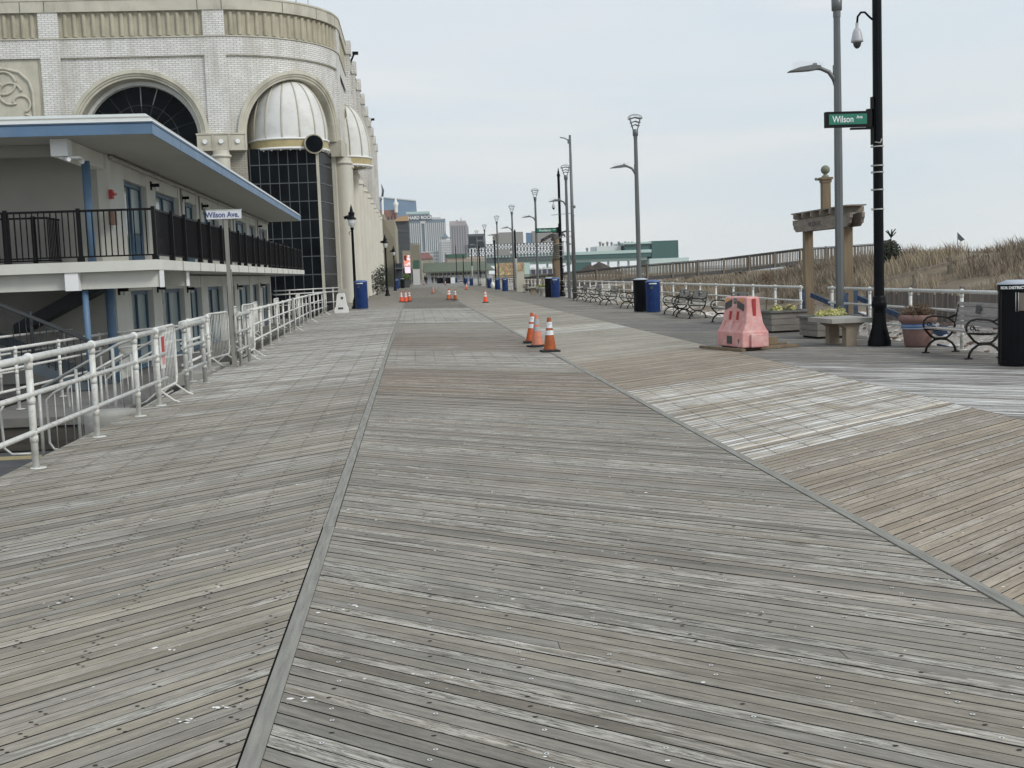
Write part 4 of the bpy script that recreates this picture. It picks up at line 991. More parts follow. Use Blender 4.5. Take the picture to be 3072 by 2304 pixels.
    # returns and roof, setback storey
    part('roof', 'stone2', lambda m: (m.box(-40 - O.x, -5.2 - O.x, 87.2 - O.y, 175.8 - O.y, 20.3, 20.4), m.box(-40 - O.x, -13 - O.x, 79.5 - O.y, 87.1 - O.y, 20.3, 20.41), m.box(-40 - O.x, -4.7 - O.x, 175.9 - O.y, 176.2 - O.y, 0, 20.4)))
    sb = part('setback_storey', 'white_stucco', lambda m: m.box(-44 - O.x, -14.5 - O.x, 84 - O.y, 120 - O.y, 20.5, 24.5))
    part('setback_glass', 'dglass', lambda m: [m.box(x - O.x, x + 4.2 - O.x, 83.95 - O.y, 83.99 - O.y, 20.9, 24.2) for x in (-40, -34.5, -27.5, -22.5)], sb)
    part('canopy', mat('mint_canopy', (0.20, 0.50, 0.38), 0.5), lambda m: m.box(-20.2 - O.x, -12.2 - O.x, 82.6 - O.y, 83.9 - O.y, 21.0, 21.25), sb)
    for (x, y, h) in ((-7.2, 84.5, 2.0), (-6.5, 86, 2.0), (-5.2, 97, 2.2)): part('lightning_rod', 'galv', lambda m: m.tube([(x - O.x, y - O.y, 20.4), (x - O.x, y - O.y, 20.9 + h)], 0.04, 5))
    for y in (103.3, 146): part('roof_floodlight', 'black', lambda m: (m.tube([(-4.5 - O.x, y - O.y, 20.8), (-4.15 - O.x, y - O.y, 21.6)], 0.09, 6), m.box(-4.3 - O.x, -3.8 - O.x, y - 0.15 - O.y, y + .15 - O.y, 21.5, 21.75)))
    return t
casino()

# grey wall block at the rail end, white road barrier, left lamp
mb = MB(); mb.box(-0.16, 0.16, -0.25, 0.25, 0, 1.15); mb.build('end_block', 'grey_stucco', label='grey upright block at the far end of the left railing behind the blue bin', cat='wall block', loc=(-3.85, 66.2, 0))
def white_barrier():
    t = thing('road_barrier', 'white plastic road barrier standing by the far end of the left railing', 'road barrier', (-3.72, 61.2, 0))
    mb = MB(); mb.extr([(-0.34, 0), (0.34, 0), (0.34, 0.2), (0.27, 0.34), (0.19, 0.9), (0.16, 0.98), (-0.16, 0.98), (-0.19, 0.9), (-0.27, 0.34), (-0.34, 0.2)], lambda u, v, w: (u, w, v), -0.35, 0.35); mb.build('body', 'white', t)
    mb = MB(); mb.box(-0.16, 0.1, -0.356, -0.351, 0.18, 0.28); mb.build('fork_slot', 'chev', t); mb = MB(); mb.tube([(0.06, -0.36, 0.75), (0.06, -0.352, 0.75)], 0.07, 10); mb.build('round_hole', 'chev', t)
white_barrier()

def lantern_lamp(label, loc, h=5.8):
    t = thing('lantern_lamp', label, 'street lamp', loc, group='black lantern lamps on the left side')
    mb = MB(); mb.lathe([(0.24, 0), (0.24, 0.12), (0.17, 0.2), (0.16, 0.45), (0.11, 0.6), (0.085, 0.7), (0.07, h - 1.35), (0.1, h - 1.3), (0.1, h - 1.2)], n=14); mb.build('post', 'black', t)
    mb = MB(); mb.lathe([(0.08, h - 1.2), (0.19, h - 1.05), (0.22, h - 0.85), (0.2, h - 0.72)], n=14); mb.build('globe', mat('lamp_glass_%d' % int(loc[1]), (0.55, 0.57, 0.56), 0.3), t)
    mb = MB(); mb.lathe([(0.27, h - 0.75), (0.25, h - 0.68), (0.15, h - 0.6), (0.17, h - 0.45), (0.19, h - 0.38), (0.1, h - 0.3), (0.07, h - 0.12), (0.03, h + 0.02), (0.005, h + 0.12)], n=14); mb.build('cap', 'black', t)
    mb = MB(); mb.tube([(-0.1, 0, h - 0.55), (-0.42, -0.05, h - 0.66)], 0.09, 8); mb.tube([(-0.08, 0, h - 1.4), (-0.2, 0, h - 1.5), (-0.12, 0, h - 1.62)], 0.02, 5); mb.build('floodlight', 'black', t)
    return t
lantern_lamp('black lantern lamp beside the nearest blue bin on the left', (-3.32, 68, 0))
lantern_lamp('black lantern lamp in front of the tan building beyond the casino', (-2.42, 110, 0), 5.6)
lantern_lamp('smaller black lantern lamp behind the farther left blue bins', (-2.3, 150, 0), 5.6)

# ------------------------------------------------------------------ modern grey lamps
def modern_lamp():
    t = thing('boardwalk_lamp', '', 'street lamp', group='grey lamps with open wire crowns along the beach side')
    mb = MB(); mb.box(-0.2, 0.2, -0.2, 0.2, 0, 0.03); mb.lathe([(0.098, 0.0), (0.098, 4), (0.078, 7.2)], n=8, sm=False); mb.build('pole', 'lamp', t)
    mb = MB(); mb.lathe([(0.085, 7.15), (0.085, 7.3)], n=12); mb.lathe([(0.08, 7.28), (0.115, 7.3), (0.12, 7.55), (0.09, 7.57)], n=12); mb.build('collar', 'lamp', t)
    cr = MB()
    for sx in (-1, 1):
        for sy in (-1, 1): cr.tube([(sx * 0.09, sy * 0.04, 7.55), (sx * 0.24, sy * 0.10, 8.08)], 0.016, 6)
    for z, w, rr in ((7.72, 0.19, 0.02), (7.86, 0.23, 0.022), (8.02, 0.30, 0.028)):
        for sy in (-0.07, 0.07): cr.tube([(-w, sy, z - 0.03), (-w * 0.6, sy, z + 0.005), (0, sy, z + 0.05), (w * 0.6, sy, z + 0.005), (w, sy, z - 0.01)], [rr * 0.6, rr, rr, rr, rr * 0.6], 6)
    cr.tube([(0.31 * math.cos(a), 0, 8.03 + 0.17 * math.sin(a)) for a in [pi * i / 12 for i in range(13)]], 0.014, 6)
    cr.tube([(0.24 * math.cos(a), 0.12, 8.05 + 0.12 * math.sin(a)) for a in [pi * i / 12 for i in range(13)]], 0.010, 6)
    cr.build('crown', 'lamp', t)
    ar = MB(); ar.tube([(-0.06, 0, 5.72), (-0.10, 0, 5.82), (-0.2, 0, 5.95), (-0.38, 0, 6.03), (-0.55, 0, 6.05)], [0.05, 0.055, 0.05, 0.045, 0.045], 8)
    ar.box(-0.09, -0.03, -0.05, 0.05, 5.66, 6.1)
    arm = ar.build('arm', 'lamp', t)
    hd = MB(); prof = [(-1.12, 5.985), (-0.9, 6.055), (-0.62, 6.10), (-0.42, 6.085), (-0.42, 6.02), (-0.62, 5.99), (-1.1, 5.968)]
    hd.extr(prof, lambda u, v, w: (u, w, v), -0.13, 0.13); hd.box(-0.56, -0.48, -0.03, 0.03, 6.08, 6.15); h = hd.build('lamp_head', 'lamp', arm)
    sp = MB()
    for i in range(17):
        for y in (-0.09, 0, 0.09): x = -1.0 + i * 0.042; sp.tube([(x, y, 6.05), (x + RN.uniform(-0.015, 0.015), y, 6.2 + RN.uniform(-0.02, 0.015))], 0.0022, 3, caps=False)
    sp.build('bird_spikes', 'white', h)
    return t
lamp = modern_lamp()
LL = [((9.72, 26.4), 'nearest tall grey lamp behind the stone table, crown cut by the top of the photo'),
      ((9.66, 50.2), 'tall grey lamp behind the black and blue bins in mid beach side'),
      ((9.64, 73), 'tall grey lamp overlapping the still taller utility pole'),
      ((9.8, 93), 'grey lamp just left of the pole with the farther green sign'),
      ((9.72, 114), 'grey lamp in front of the large grey billboard'),
      ((9.68, 134), 'grey lamp at the left edge of the large grey billboard'),
      ((9.68, 157), 'grey lamp at the right edge of the dark billboard'),
      ((9.7, 177), 'smallest, farthest grey lamp, in front of the dark billboard')]
for i, ((x, y), lab) in enumerate(LL):
    if i == 0: lamp.location = (x, y, 0); lamp['label'] = lab
    else: dup(lamp, (x, y, 0), 0, lab)
# utility pole
t = thing('utility_pole', 'tallest slim grey pole with a tiny arm on top beside a boardwalk lamp', 'pole', (9.86, 72.2, 0))
mb = MB(); mb.tube([(0, 0, 0), (0, 0, 9.9)], [0.14, 0.07], 10); mb.build('shaft', 'lamp', t)
mb = MB(); mb.tube([(-0.05, 0, 9.55), (-0.3, 0, 9.72), (-0.6, 0, 9.78)], 0.035, 6); mb.box(-0.15, 0, -0.06, 0.06, 9.4, 9.65); mb.build('top_arm', 'lamp', t)
mb = MB(); mb.box(0.06, 0.2, -0.07, 0.07, 5.5, 5.66); mb.box(0.06, 0.12, -0.04, 0.04, 5.0, 5.08); mb.tube([(-0.1, 0, 5.2), (-1.3, 0, 5.12)], 0.015, 5); mb.tube([(-0.1, 0, 3.8), (-0.8, 0, 3.75)], 0.015, 5); mb.build('bracket', 'lamp', t)

# ------------------------------------------------------------------ tall black poles
def black_pole(label, loc, words, small, signx, text_size, h=8.25, sc_=1.0):
    t = thing('black_pole', label, 'pole', loc, group='tall fluted black poles with a green street sign')
    mb = MB(); mb.lathe([(0.225, 0), (0.225, 0.10), (0.205, 0.14), (0.205, 0.17), (0.19, 0.2), (0.185, 0.24), (0.15, 0.36), (0.132, 0.5), (0.125, 0.62)], n=24); mb.lathe([(0.125, 0.62), (0.12, 0.72), (0.142, 0.76), (0.15, 0.82), (0.145, 0.88), (0.122, 0.92), (0.13, 0.96), (0.10, 1.0)], n=24); mb.build('base', 'black', t)
    n = 24; prof = [(0.10, 0.99), (0.086, h - 0.2)]
    mb = MB(); vs = []; 
    for r, z in prof:
        for j in range(n): rr = r * (1 if j % 2 else 0.93); vs.append((rr * math.cos(2 * pi * j / n), rr * math.sin(2 * pi * j / n), z))
    mb.add(vs, [(j, (j + 1) % n, n + (j + 1) % n, n + j) for j in range(n)]); mb.build('shaft', 'black', t)
    mb = MB(); mb.lathe([(0.1, h - 0.25), (0.12, h - 0.2), (0.1, h - 0.1), (0.06, h), (0.08, h + 0.05), (0.03, h + 0.15), (0.045, h + 0.2), (0.005, h + 0.34)], n=14); mb.build('finial', 'black', t)
    mb = MB()
    for z in (3.08, 3.42, 3.55, 3.92, 2.7): mb.lathe([(0.115, z - 0.012), (0.118, z), (0.115, z + 0.012)], n=16); mb.box(-0.14, -0.1, -0.02, 0.02, z - 0.02, z + 0.02)
    mb.build('strap', 'galv', t)
    # camera on swan neck
    zc = 6.0
    mb = MB(); mb.tube([(-0.09, 0, zc + 0.36), (-0.16, 0, zc + 0.42), (-0.24, 0, zc + 0.50), (-0.32, 0, zc + 0.50), (-0.385, 0, zc + 0.42), (-0.40, 0, zc + 0.28)], 0.022, 8); arm = mb.build('camera_arm', 'black', t)
    mb = MB(); mb.lathe([(0.03, 0.3), (0.03, 0.2), (0.055, 0.19), (0.085, 0.12), (0.115, -0.03), (0.118, -0.06), (0.09, -0.07)], (-0.40, 0, zc), 16); cm = mb.build('camera_housing', mat('camera_grey_%d' % int(loc[1]), (0.42, 0.43, 0.45), 0.4), arm)
    mb = MB(); mb.lathe([(0.078, -0.07), (0.078, -0.1), (0.06, -0.15), (0.03, -0.18), (0.002, -0.19)], (-0.40, 0, zc), 14); mb.build('camera_dome', mat('smoked_dome_%d' % int(loc[1]), (0.04, 0.045, 0.045), 0.1), cm)
    # illuminated style street sign
    x0, x1 = signx; zs = 4.46; rz = 0.0
    mb = MB(); mb.box(x0, x1, -0.06, 0.06, zs - 0.15, zs + 0.15); mb.box(x1 + 0.002, -0.09, -0.05, 0.05, zs - 0.16, zs + 0.19); mb.box(-0.55, -0.09, -0.04, 0.04, zs - 0.2, zs - 0.165); mb.box(-0.13, -0.095, -0.05, 0.05, zs - 0.5, zs + 0.42)
    sb = mb.build('sign_box', 'blackmatte', t)
    mb = MB(); mb.box(x0 + 0.06, x1 - 0.02, -0.064, -0.0605, zs - 0.10, zs + 0.10); mb.build('sign_face', 'green', sb)
    cx = (x0 + x1) / 2
    text_mb(words, text_size, lambda x, y, z: Vector((x + cx - 0.08, -0.0655 - z * 0.1, y + zs - 0.005)), 'whitetxt', parent=sb, bold=0.0015, sx=0.82)
    text_mb(small, text_size * 0.5, lambda x, y, z: Vector((x + x1 - 0.17, -0.0655 - z * 0.1, y + zs + 0.035)), 'whitetxt', parent=sb, bold=0.0015, sx=0.85)
    mb = MB(); mb.tube([(-0.1, -0.1, 4.0), (0.0, -0.13, 3.98), (0.03, -0.12, 4.06)], 0.012, 5); mb.build('hook', 'galv', t)
    return t
black_pole('nearest tall black pole with dome camera and green Wilson Ave sign', (9.21, 22.84, 0), 'Wilson', 'Ave', (-1.06, -0.22), 0.178)
black_pole('farther tall black pole with dome camera and green Providence sign', (9.98, 79.3, 0), 'Providence', 'Ave', (-1.66, -0.25), 0.21)
def black_post(label, x, y, h, whitefoot=False):
    t = thing('black_post', label, 'post', (x, y, 0), group='plain black posts along the far beach side')
    mb = MB(); mb.lathe([(0.16, 0), (0.16, 0.15), (0.10, 0.4), (0.085, h - 0.3), (0.11, h - 0.25), (0.06, h - 0.1), (0.005, h)], n=10); mb.build('shaft', 'black', t)
    if whitefoot: mb = MB(); mb.tube([(0, -0.02, 0), (0, -0.02, h * 0.52)], 0.13, 8); mb.build('pale_sleeve', 'concrete', t)
for (px, Y, h, lab, wf) in ((1544.5, 116, 5.95, 'plain black post right in front of the big grey billboard, pale at its foot', True), (1483, 141, 5.75, 'plain black post just left of the big grey billboard', False),
        (1437, 174, 5.9, 'plain black post in front of the dark billboard', False), (1414, 197, 5.9, 'black post with a pale lower half left of the dark billboard post', True),
        (1388.5, 230, 5.6, 'plain black post before the green pavilion roof, right of its taller neighbour', False), (1368, 267, 8.3, 'tall black post in front of the green pavilion roof', False), (1337, 350, 8.2, 'farthest thin black post at the left end of the green pavilion roof', False)):
    black_post(lab, (px - 1239) * Y / 3541 + 0.1, Y, h, wf)

# ------------------------------------------------------------------ benches
def bench():
    t = thing('park_bench', '', 'bench', group='iron and slat benches facing the boardwalk')
    LY = 1.66; dz = 0.0
    for y in (0.0, LY):
        mb = MB()
        def tb(pts, r=0.021): mb.tube([(u, y, z) for u, z in pts], r, 7)
        tb([(0.03, 0.02), (0.05, 0.1), (0.10, 0.17), (0.2, 0.235), (0.31, 0.25), (0.42, 0.235), (0.52, 0.17), (0.57, 0.1), (0.59, 0.02)], 0.022)
        tb([(0.02, 0.43), (0.06, 0.38), (0.13, 0.30), (0.22, 0.25), (0.4, 0.25), (0.49, 0.31), (0.55, 0.39), (0.57, 0.46), (0.60, 0.56), (0.66, 0.86)], 0.021)
        tb([(0.0, 0.435), (0.2, 0.415), (0.4, 0.405), (0.56, 0.43)], 0.018)
        tb([(0.02, 0.44), (-0.01, 0.50), (0.0, 0.58), (0.06, 0.64), (0.16, 0.665), (0.35, 0.65), (0.46, 0.62), (0.60, 0.67), (0.63, 0.72)], 0.02)
        tb([(0.44, 0.62), (0.52, 0.57), (0.59, 0.52)], 0.014)
        sp = [(0.10 + 0.045 * (1 - k / 14.0) * math.cos(k * 0.6 + 1.5) + 0.0, 0.515 + 0.045 * (1 - k / 14.0) * math.sin(k * 0.6 + 1.5)) for k in range(13)]
        tb([(0.02, 0.47), (0.05, 0.455), (0.14, 0.46), (0.155, 0.49)] + sp, 0.011)
        tb([(0.15, 0.455), (0.19, 0.485), (0.23, 0.46), (0.26, 0.435)], 0.010)
        mb.box(0.20, 0.42, y - 0.022, y + 0.022, 0.225, 0.275)
        for u in (0.03, 0.59): mb.box(u - 0.06, u + 0.06, y - 0.035, y + 0.035, 0, 0.02)
        mb.build('end_frame', 'iron', t)
    mb = MB()
    for k in range(6): u = 0.0 + k * 0.085; mb.box(u, u + 0.070, -0.07, LY + 0.07, 0.445 - 0.004 * k, 0.472 - 0.004 * k)
    mb.build('seat', 'slat', t)
    mb = MB()
    for k in range(5): z = 0.50 + k * 0.083; u = 0.575 + k * 0.018; mb.extr([(u, z), (u + 0.022, z), (u + 0.037, z + 0.068), (u + 0.015, z + 0.068)], lambda a, b_, w: (a, w, b_), -0.07, LY + 0.07)
    bk = mb.build('backrest', 'slat', t)
    mb = MB(); mb.extr([(0.578 + .028, 0.72), (0.583 + .028, 0.72), (0.618 + .012, 0.86), (0.613 + .012, 0.86)], lambda a, b_, w: (a - 0.012, w, b_), LY * 0.5 - 0.09, LY * 0.5 + 0.09); mb.build('plaque', 'chev', bk)
    return t
bn = bench()
BL = [(9.14, 18.95, 0.0, 'nearest bench, next to the black bin at the right edge'),
      (8.97, 33.6, 0.0, 'bench half hidden behind the pink road barrier'),
      (8.96, 38.2, 0.04, 'bench between the pink road barrier and its overlapping neighbour'),
      (9.06, 41.1, -0.02, 'bench just right of the blue bin beside the black bin'),
      (9.12, 50.4, 0.0, 'bench just left of the black bin beside the blue bin'),
      (9.1, 56.0, 0.02, 'third bench counted from the utility pole towards the bins'),
      (9.22, 61.9, 0.0, 'second bench counted from the utility pole towards the bins'),
      (9.08, 66.0, -0.02, 'bench nearest to the foot of the utility pole'),
      (9.3, 99, 0.0, 'small far bench beside the pale cabinet')]
for i, (x, y, rz, lab) in enumerate(BL):
    if i == 0: bn.location = (x, y, 0); bn['label'] = lab
    else: dup(bn, (x, y, 0), rz, lab)

# ------------------------------------------------------------------ bins
def big_bin(kind, label, loc, rz=0.0, words=None):
    g = {'blue': 'blue litter bins', 'black': 'black slatted litter bins'}[kind]
    t = thing('litter_bin', label, 'litter bin', loc, rz, group=g)
    r, h = 0.275, 1.16
    body = 'binblue' if kind == 'blue' else 'black'
    mb = MB(); n = 36
    vs = []
    for z, k in ((0.02, 0.98), (0.02, 1.0), (0.07, 1.0), (0.08, 1.0), (h - 0.16 if kind == 'black' else h - 0.12, 1.0), (h, 1.0)):
        for j in range(n):
            fl = 1 if (z < 0.075 or z > h - 0.13) else (1.0 if j % 2 else 0.97)
            a = 2 * pi * j / n; vs.append((r * k * fl * math.cos(a), r * k * fl * math.sin(a), z))
    fs = [(i * n + j, i * n + (j + 1) % n, (i + 1) * n + (j + 1) % n, (i + 1) * n + j) for i in range(5) for j in range(n)]
    if kind == 'black':   # leave the side openings
        fs = [f for f in fs if not (f[0] // n == 4 and False)]
    mb.add(vs, fs); mb.build('body', body, t)
    if kind == 'black':
        mb = MB(); mb.lathe([(r + 0.012, h + 0.0), (r + 0.012, h + 0.10)], n=32); mb.build('lettered_band', 'black', t)
        mb = MB(); mb.lathe([(r + 0.02, h + 0.1), (r + 0.02, h + 0.115), (r * 0.6, h + 0.16), (0.16, h + 0.165), (0.15, h + 0.12)], n=32); mb.build('lid', 'binlid', t)
    else:
        mb = MB(); mb.lathe([(r + 0.012, h - 0.0), (r + 0.012, h + 0.03), (r * 0.75, h + 0.075), (0.001, h + 0.09)], n=32); mb.build('lid', 'bluelid', t)
        mb = MB(); c = Vector((-0.10, -0.262, h - 0.2)); d = Vector((-0.35, -0.93, 0)).normalized(); mb.tube([c, c + d * 0.02], 0.06, 16); mb.build('opening', 'chev', t)
        mb = MB(); mb.lathe([(r + 0.004, h - 0.075), (r + 0.004, h - 0.035)], n=14, a0=-pi / 2 - 0.75, a1=-pi / 2 + 0.35); mb.build('label_strip', 'white', t)
    if words:
        rr = r + 0.0135
        text_mb(words, 0.058, lambda x, y, z: Vector(((rr + z) * math.cos(-pi / 2 - 1.42 + (x) / rr), (rr + z) * math.sin(-pi / 2 - 1.42 + x / rr), y + h + 0.05)), 'whitetxt', parent=t, depth=0.001, bold=0.0025, align='LEFT')
    return t
bb = big_bin('black', 'black bin with white rim lettering, cut by the right edge of the photo', (9.27, 17.55, 0), words='RIOR DISTRICT of ATLANTIC CITY')
# side window of the near bin
mb = MB(); rr = 0.279
mb.lathe([(rr, 0.86), (rr, 1.13)], n=10, a0=-pi / 2 - 0.42, a1=-pi / 2 + 0.35); mb.build('side_opening', 'fencewood', bb)
mb = MB()
for a in (-0.55, -0.42, 0.36): mb = MB(); mb.tube([(0.284 * math.cos(-pi / 2 + a), 0.284 * math.sin(-pi / 2 + a), 0.85), (0.284 * math.cos(-pi / 2 + a), 0.284 * math.sin(-pi / 2 + a), 1.14)], 0.006, 5); mb.build('opening_bar', 'galv', bb)
big_bin('black', 'black slatted bin partly hidden by the blue bin in the middle of the beach side', (8.87, 45.9, 0))
blueb = big_bin('blue', 'blue bin beside the black bin, in the middle of the beach side', (9.18, 45.0, 0))
for (x, y, lab, s) in ((9.2, 76.6, 'blue bin at the foot of the farther tall black pole', 1.05), (8.62, 111.5, 'front blue bin of the cluster of three by the far railing', 1.0), (8.8, 124, 'middle blue bin of the cluster of three by the far railing', 1.0), (8.85, 138, 'rear blue bin of the cluster of three by the far railing', 1.0),
                    (8.7, 178, 'blue bin right of a paler blue box, far along the beach side', 1.0), (8.55, 193, 'pale blue bin left of its darker neighbour, far along the beach side', 1.0), (9.3, 258, 'farthest blue bin, right of the white cabinet', 1.0),
                    (-2.93, 66.9, 'nearest blue bin on the left, beside the black lantern lamp', 1.3), (-2.35, 167, 'far blue bin on the left beyond the casino', 1.15)):
    dup(blueb, (x, y, 0), None, lab, s)
big_bin('black', 'black bin behind the blue bin at the foot of the farther tall black pole', (8.9, 77.6, 0))
big_bin('black', 'far dark bin on the left beside the far blue bin', (-1.6, 176, 0)).scale = (1.2, 1.2, 1.1)
mb = MB(); mb.ball((0, 0, 0.42), 0.3, 10, sz=1.3, sx=0.8); mb.build('rubbish_bag', 'white', label='white bag standing between the blue bins by the far railing', cat='bag', loc=(8.75, 131, 0))

# ------------------------------------------------------------------ cones
def cone(kind):
    t = thing('traffic_cone', '', 'traffic cone')
    mb = MB(); mb.box(-0.19, 0.19, -0.19, 0.19, 0, 0.035); mb.lathe([(0.17, 0.035), (0.15, 0.05), (0.14, 0.05)], n=20); mb.build('base', 'rubber', t)
    R_ = lambda z: 0.135 - (z - 0.05) * 0.142
    def seg(z0, z1, o=0.0): m = MB(); m.lathe([(R_(z0) + o, z0), (R_(z1) + o, z1)], n=20); return m
    bm = {'dark': 'orange_d', 'faded': 'orange_f', 'plain': 'orange', 'bright': 'orange_b'}[kind]
    m = seg(0.05, 0.72); m.lathe([(R_(0.72), 0.72), (0.035, 0.735), (0.0, 0.736)], n=20); b = m.build('body', bm, t)
    b1, b2 = ('bandg', 'bandg') if kind == 'faded' else ('band', 'band')
    seg(0.36, 0.46, 0.003).build('lower_band', b1, t); seg(0.51, 0.64, 0.003).build('upper_band', b2, t)
    return t
CT = {}
def place_cone(kind, x, y, lab, rz=0.0, g=None, tilt=0.0):
    if kind not in CT: c = cone(kind); CT[kind] = c; c.location = (x, y, 0.003)
    else: c = dup(CT[kind], (x, y, 0.003))
    c.rotation_euler = (0, tilt, rz); c['label'] = lab
    c['group'] = g or 'orange traffic cones'
place_cone('dark', 2.86, 25.15, 'nearest traffic cone, rusty orange, at the right of the front group of three', 0.1)
place_cone('faded', 2.78, 27.0, 'faded pinkish cone with grey bands, in the middle of the front group of three', 0.3)
place_cone('plain', 2.80, 28.6, 'rear cone of the front group of three, half hidden on its left', 0.0, tilt=0.06)
place_cone('bright', -0.86, 81.2, 'bright cone at the left of the cluster standing on the left seam', 0)
place_cone('bright', -0.55, 79.9, 'bright cone at the right of the cluster standing on the left seam', 0.4)
place_cone('plain', -0.32, 82.5, 'duller cone tucked behind the cluster on the left seam', 0)
place_cone('faded', 1.87, 115.6, 'pale cone standing alone in the centre lane', 0.2)
place_cone('plain', 2.42, 83.0, 'left cone of the trio on the right seam', 0.1)
place_cone('dark', 2.52, 84.2, 'middle cone of the trio on the right seam', 0)
place_cone('dark', 2.80, 80.6, 'right cone of the trio on the right seam', 0.3)
place_cone('bright', 4.24, 70.4, 'single vivid orange cone in the right lane', 0)
place_cone('bright', 5.96, 133.6, 'single cone in the right lane in front of the far blue bins', 0)
place_cone('plain', 5.4, 201, 'tiny cone in front of the black fence', 0)
place_cone('plain', 2.0, 226, 'tiny pinkish cone in the centre lane before the walkers', 0)
place_cone('plain', 0.95, 265, 'farthest tiny cone, left of the walkers', 0)

# ------------------------------------------------------------------ pink road barrier
def pink_barrier():
    t = thing('road_barrier', 'faded pink plastic road barrier with amber and dark chevrons, propped on wooden blocks', 'road barrier', (6.60, 23.45, 0.07), math.atan2(-0.98, 0.19))
    # local: x = along the long face (towards the camera), y = thickness ; long face visible at y=-
    def loft(m, rings):
        vs = []
        for (x0, x1, y0, y1, z) in rings:
            vs += [(x0, y0, z), (x1, y0, z), (x1, y1, z), (x0, y1, z)]
        k = len(rings); fs = [(4 * i + j, 4 * i + (j + 1) % 4, 4 * i + 4 + (j + 1) % 4, 4 * i + 4 + j) for i in range(k - 1) for j in range(4)] + [(3, 2, 1, 0), tuple(4 * (k - 1) + j for j in range(4))]
        m.add(vs, fs)
    mb = MB(); H = 1.0
    loft(mb, [(-0.60, 0.60, -0.33, 0.33, 0.0), (-0.60, 0.60, -0.33, 0.33, 0.30), (-0.585, 0.585, -0.30, 0.30, 0.33), (-0.55, 0.56, -0.22, 0.22, 0.48), (-0.52, 0.53, -0.175, 0.175, 0.75), (-0.50, 0.51, -0.16, 0.16, 0.97), (-0.48, 0.49, -0.14, 0.14, H)])
    mb.box(0.605, 0.66, -0.14, 0.16, 0.0, 0.27)
    b = mb.build('body', 'pink', t); bv = b.modifiers.new('bevel', 'BEVEL'); bv.width = 0.022; bv.segments = 2
    # flutes, slots and pockets
    mb = MB()
    for x in (-0.40, -0.02, 0.36): mb = MB(); mb.beam((x, -0.275, 0.345), (x, -0.215, 0.52), 0.07, 0.04); mb.build('rib', 'pink', b)
    for x in (-0.18, 0.16):
        mb = MB(); mb.add([(x - 0.06, -0.2135, 0.54), (x + 0.06, -0.2135, 0.54), (x + 0.06, -0.1845, 0.71), (x - 0.06, -0.1845, 0.71)], [(0, 1, 2, 3)]); mb.build('slot', 'red', b)
    mb = MB(); mb.box(0.527, 0.545, -0.03, 0.05, 0.62, 0.96); mb.build('slot', 'red', b)
    mb = MB()
    for s, x in ((1, -0.30), (-1, 0.27)):
        mb.add([(x - 0.16, -0.186, 0.76 + s * -0.03), (x + 0.16, -0.186, 0.76 + s * 0.05), (x + 0.16, -0.178, 0.90 + s * 0.05), (x - 0.16, -0.178, 0.90 + s * -0.03)], [(0, 1, 2, 3)])
    mb.box(-0.06, 0.06, -0.178, -0.166, 0.86, 0.97)
    mb.build('chevron', 'chev', b)
    mb = MB()
    for x in (-0.33, 0.33): mb.add([(x - 0.11, -0.172, 0.90), (x + 0.10, -0.172, 0.925), (x + 0.04, -0.166, 0.975), (x - 0.05, -0.166, 0.975)], [(0, 1, 2, 3)])
    mb.build('amber_mark', 'yel', b)
    mb = MB(); mb.box(-0.12, 0.12, -0.338, -0.331, 0.06, 0.22); mb.build('code_plate', 'chev', b)
    text_mb('A9', 0.11, lambda x, y, z: Vector((x, -0.182 - z, y + 0.915)), 'bandg', parent=b, depth=0.001)
    text_mb('9', 0.15, lambda x, y, z: Vector((x + 0.42, -0.336 - z, y + 0.11)), 'chev', parent=b, depth=0.001)
    t.scale = (0.95, 0.88, 1.0)
    return t
pink_barrier()
for i, (p, q, lab) in enumerate((((5.95, 24.3, 0.03), (6.42, 22.75, 0.03), 'long wooden batten under the left side of the pink barrier'), ((6.35, 23.0, 0.035), (7.75, 23.5, 0.035), 'wooden batten sticking out to the right under the pink barrier'), ((6.3, 23.9, 0.035), (7.7, 24.1, 0.035), 'wooden batten under the rear of the pink barrier'))):
    mb = MB(); P_ = Vector(p); mb.beam((0, 0, 0), Vector(q) - P_, 0.09, 0.055); mb.build('wooden_batten', 'timber', label=lab, cat='wood batten', loc=p)
mb = MB(); mb.box(-0.13, 0.13, -0.05, 0.05, 0, 0.14); mb.build('wooden_block', 'timber', label='wooden block against the right end of the pink barrier', cat='wood block', loc=(7.28, 23.75, 0.065), rz=0.2)

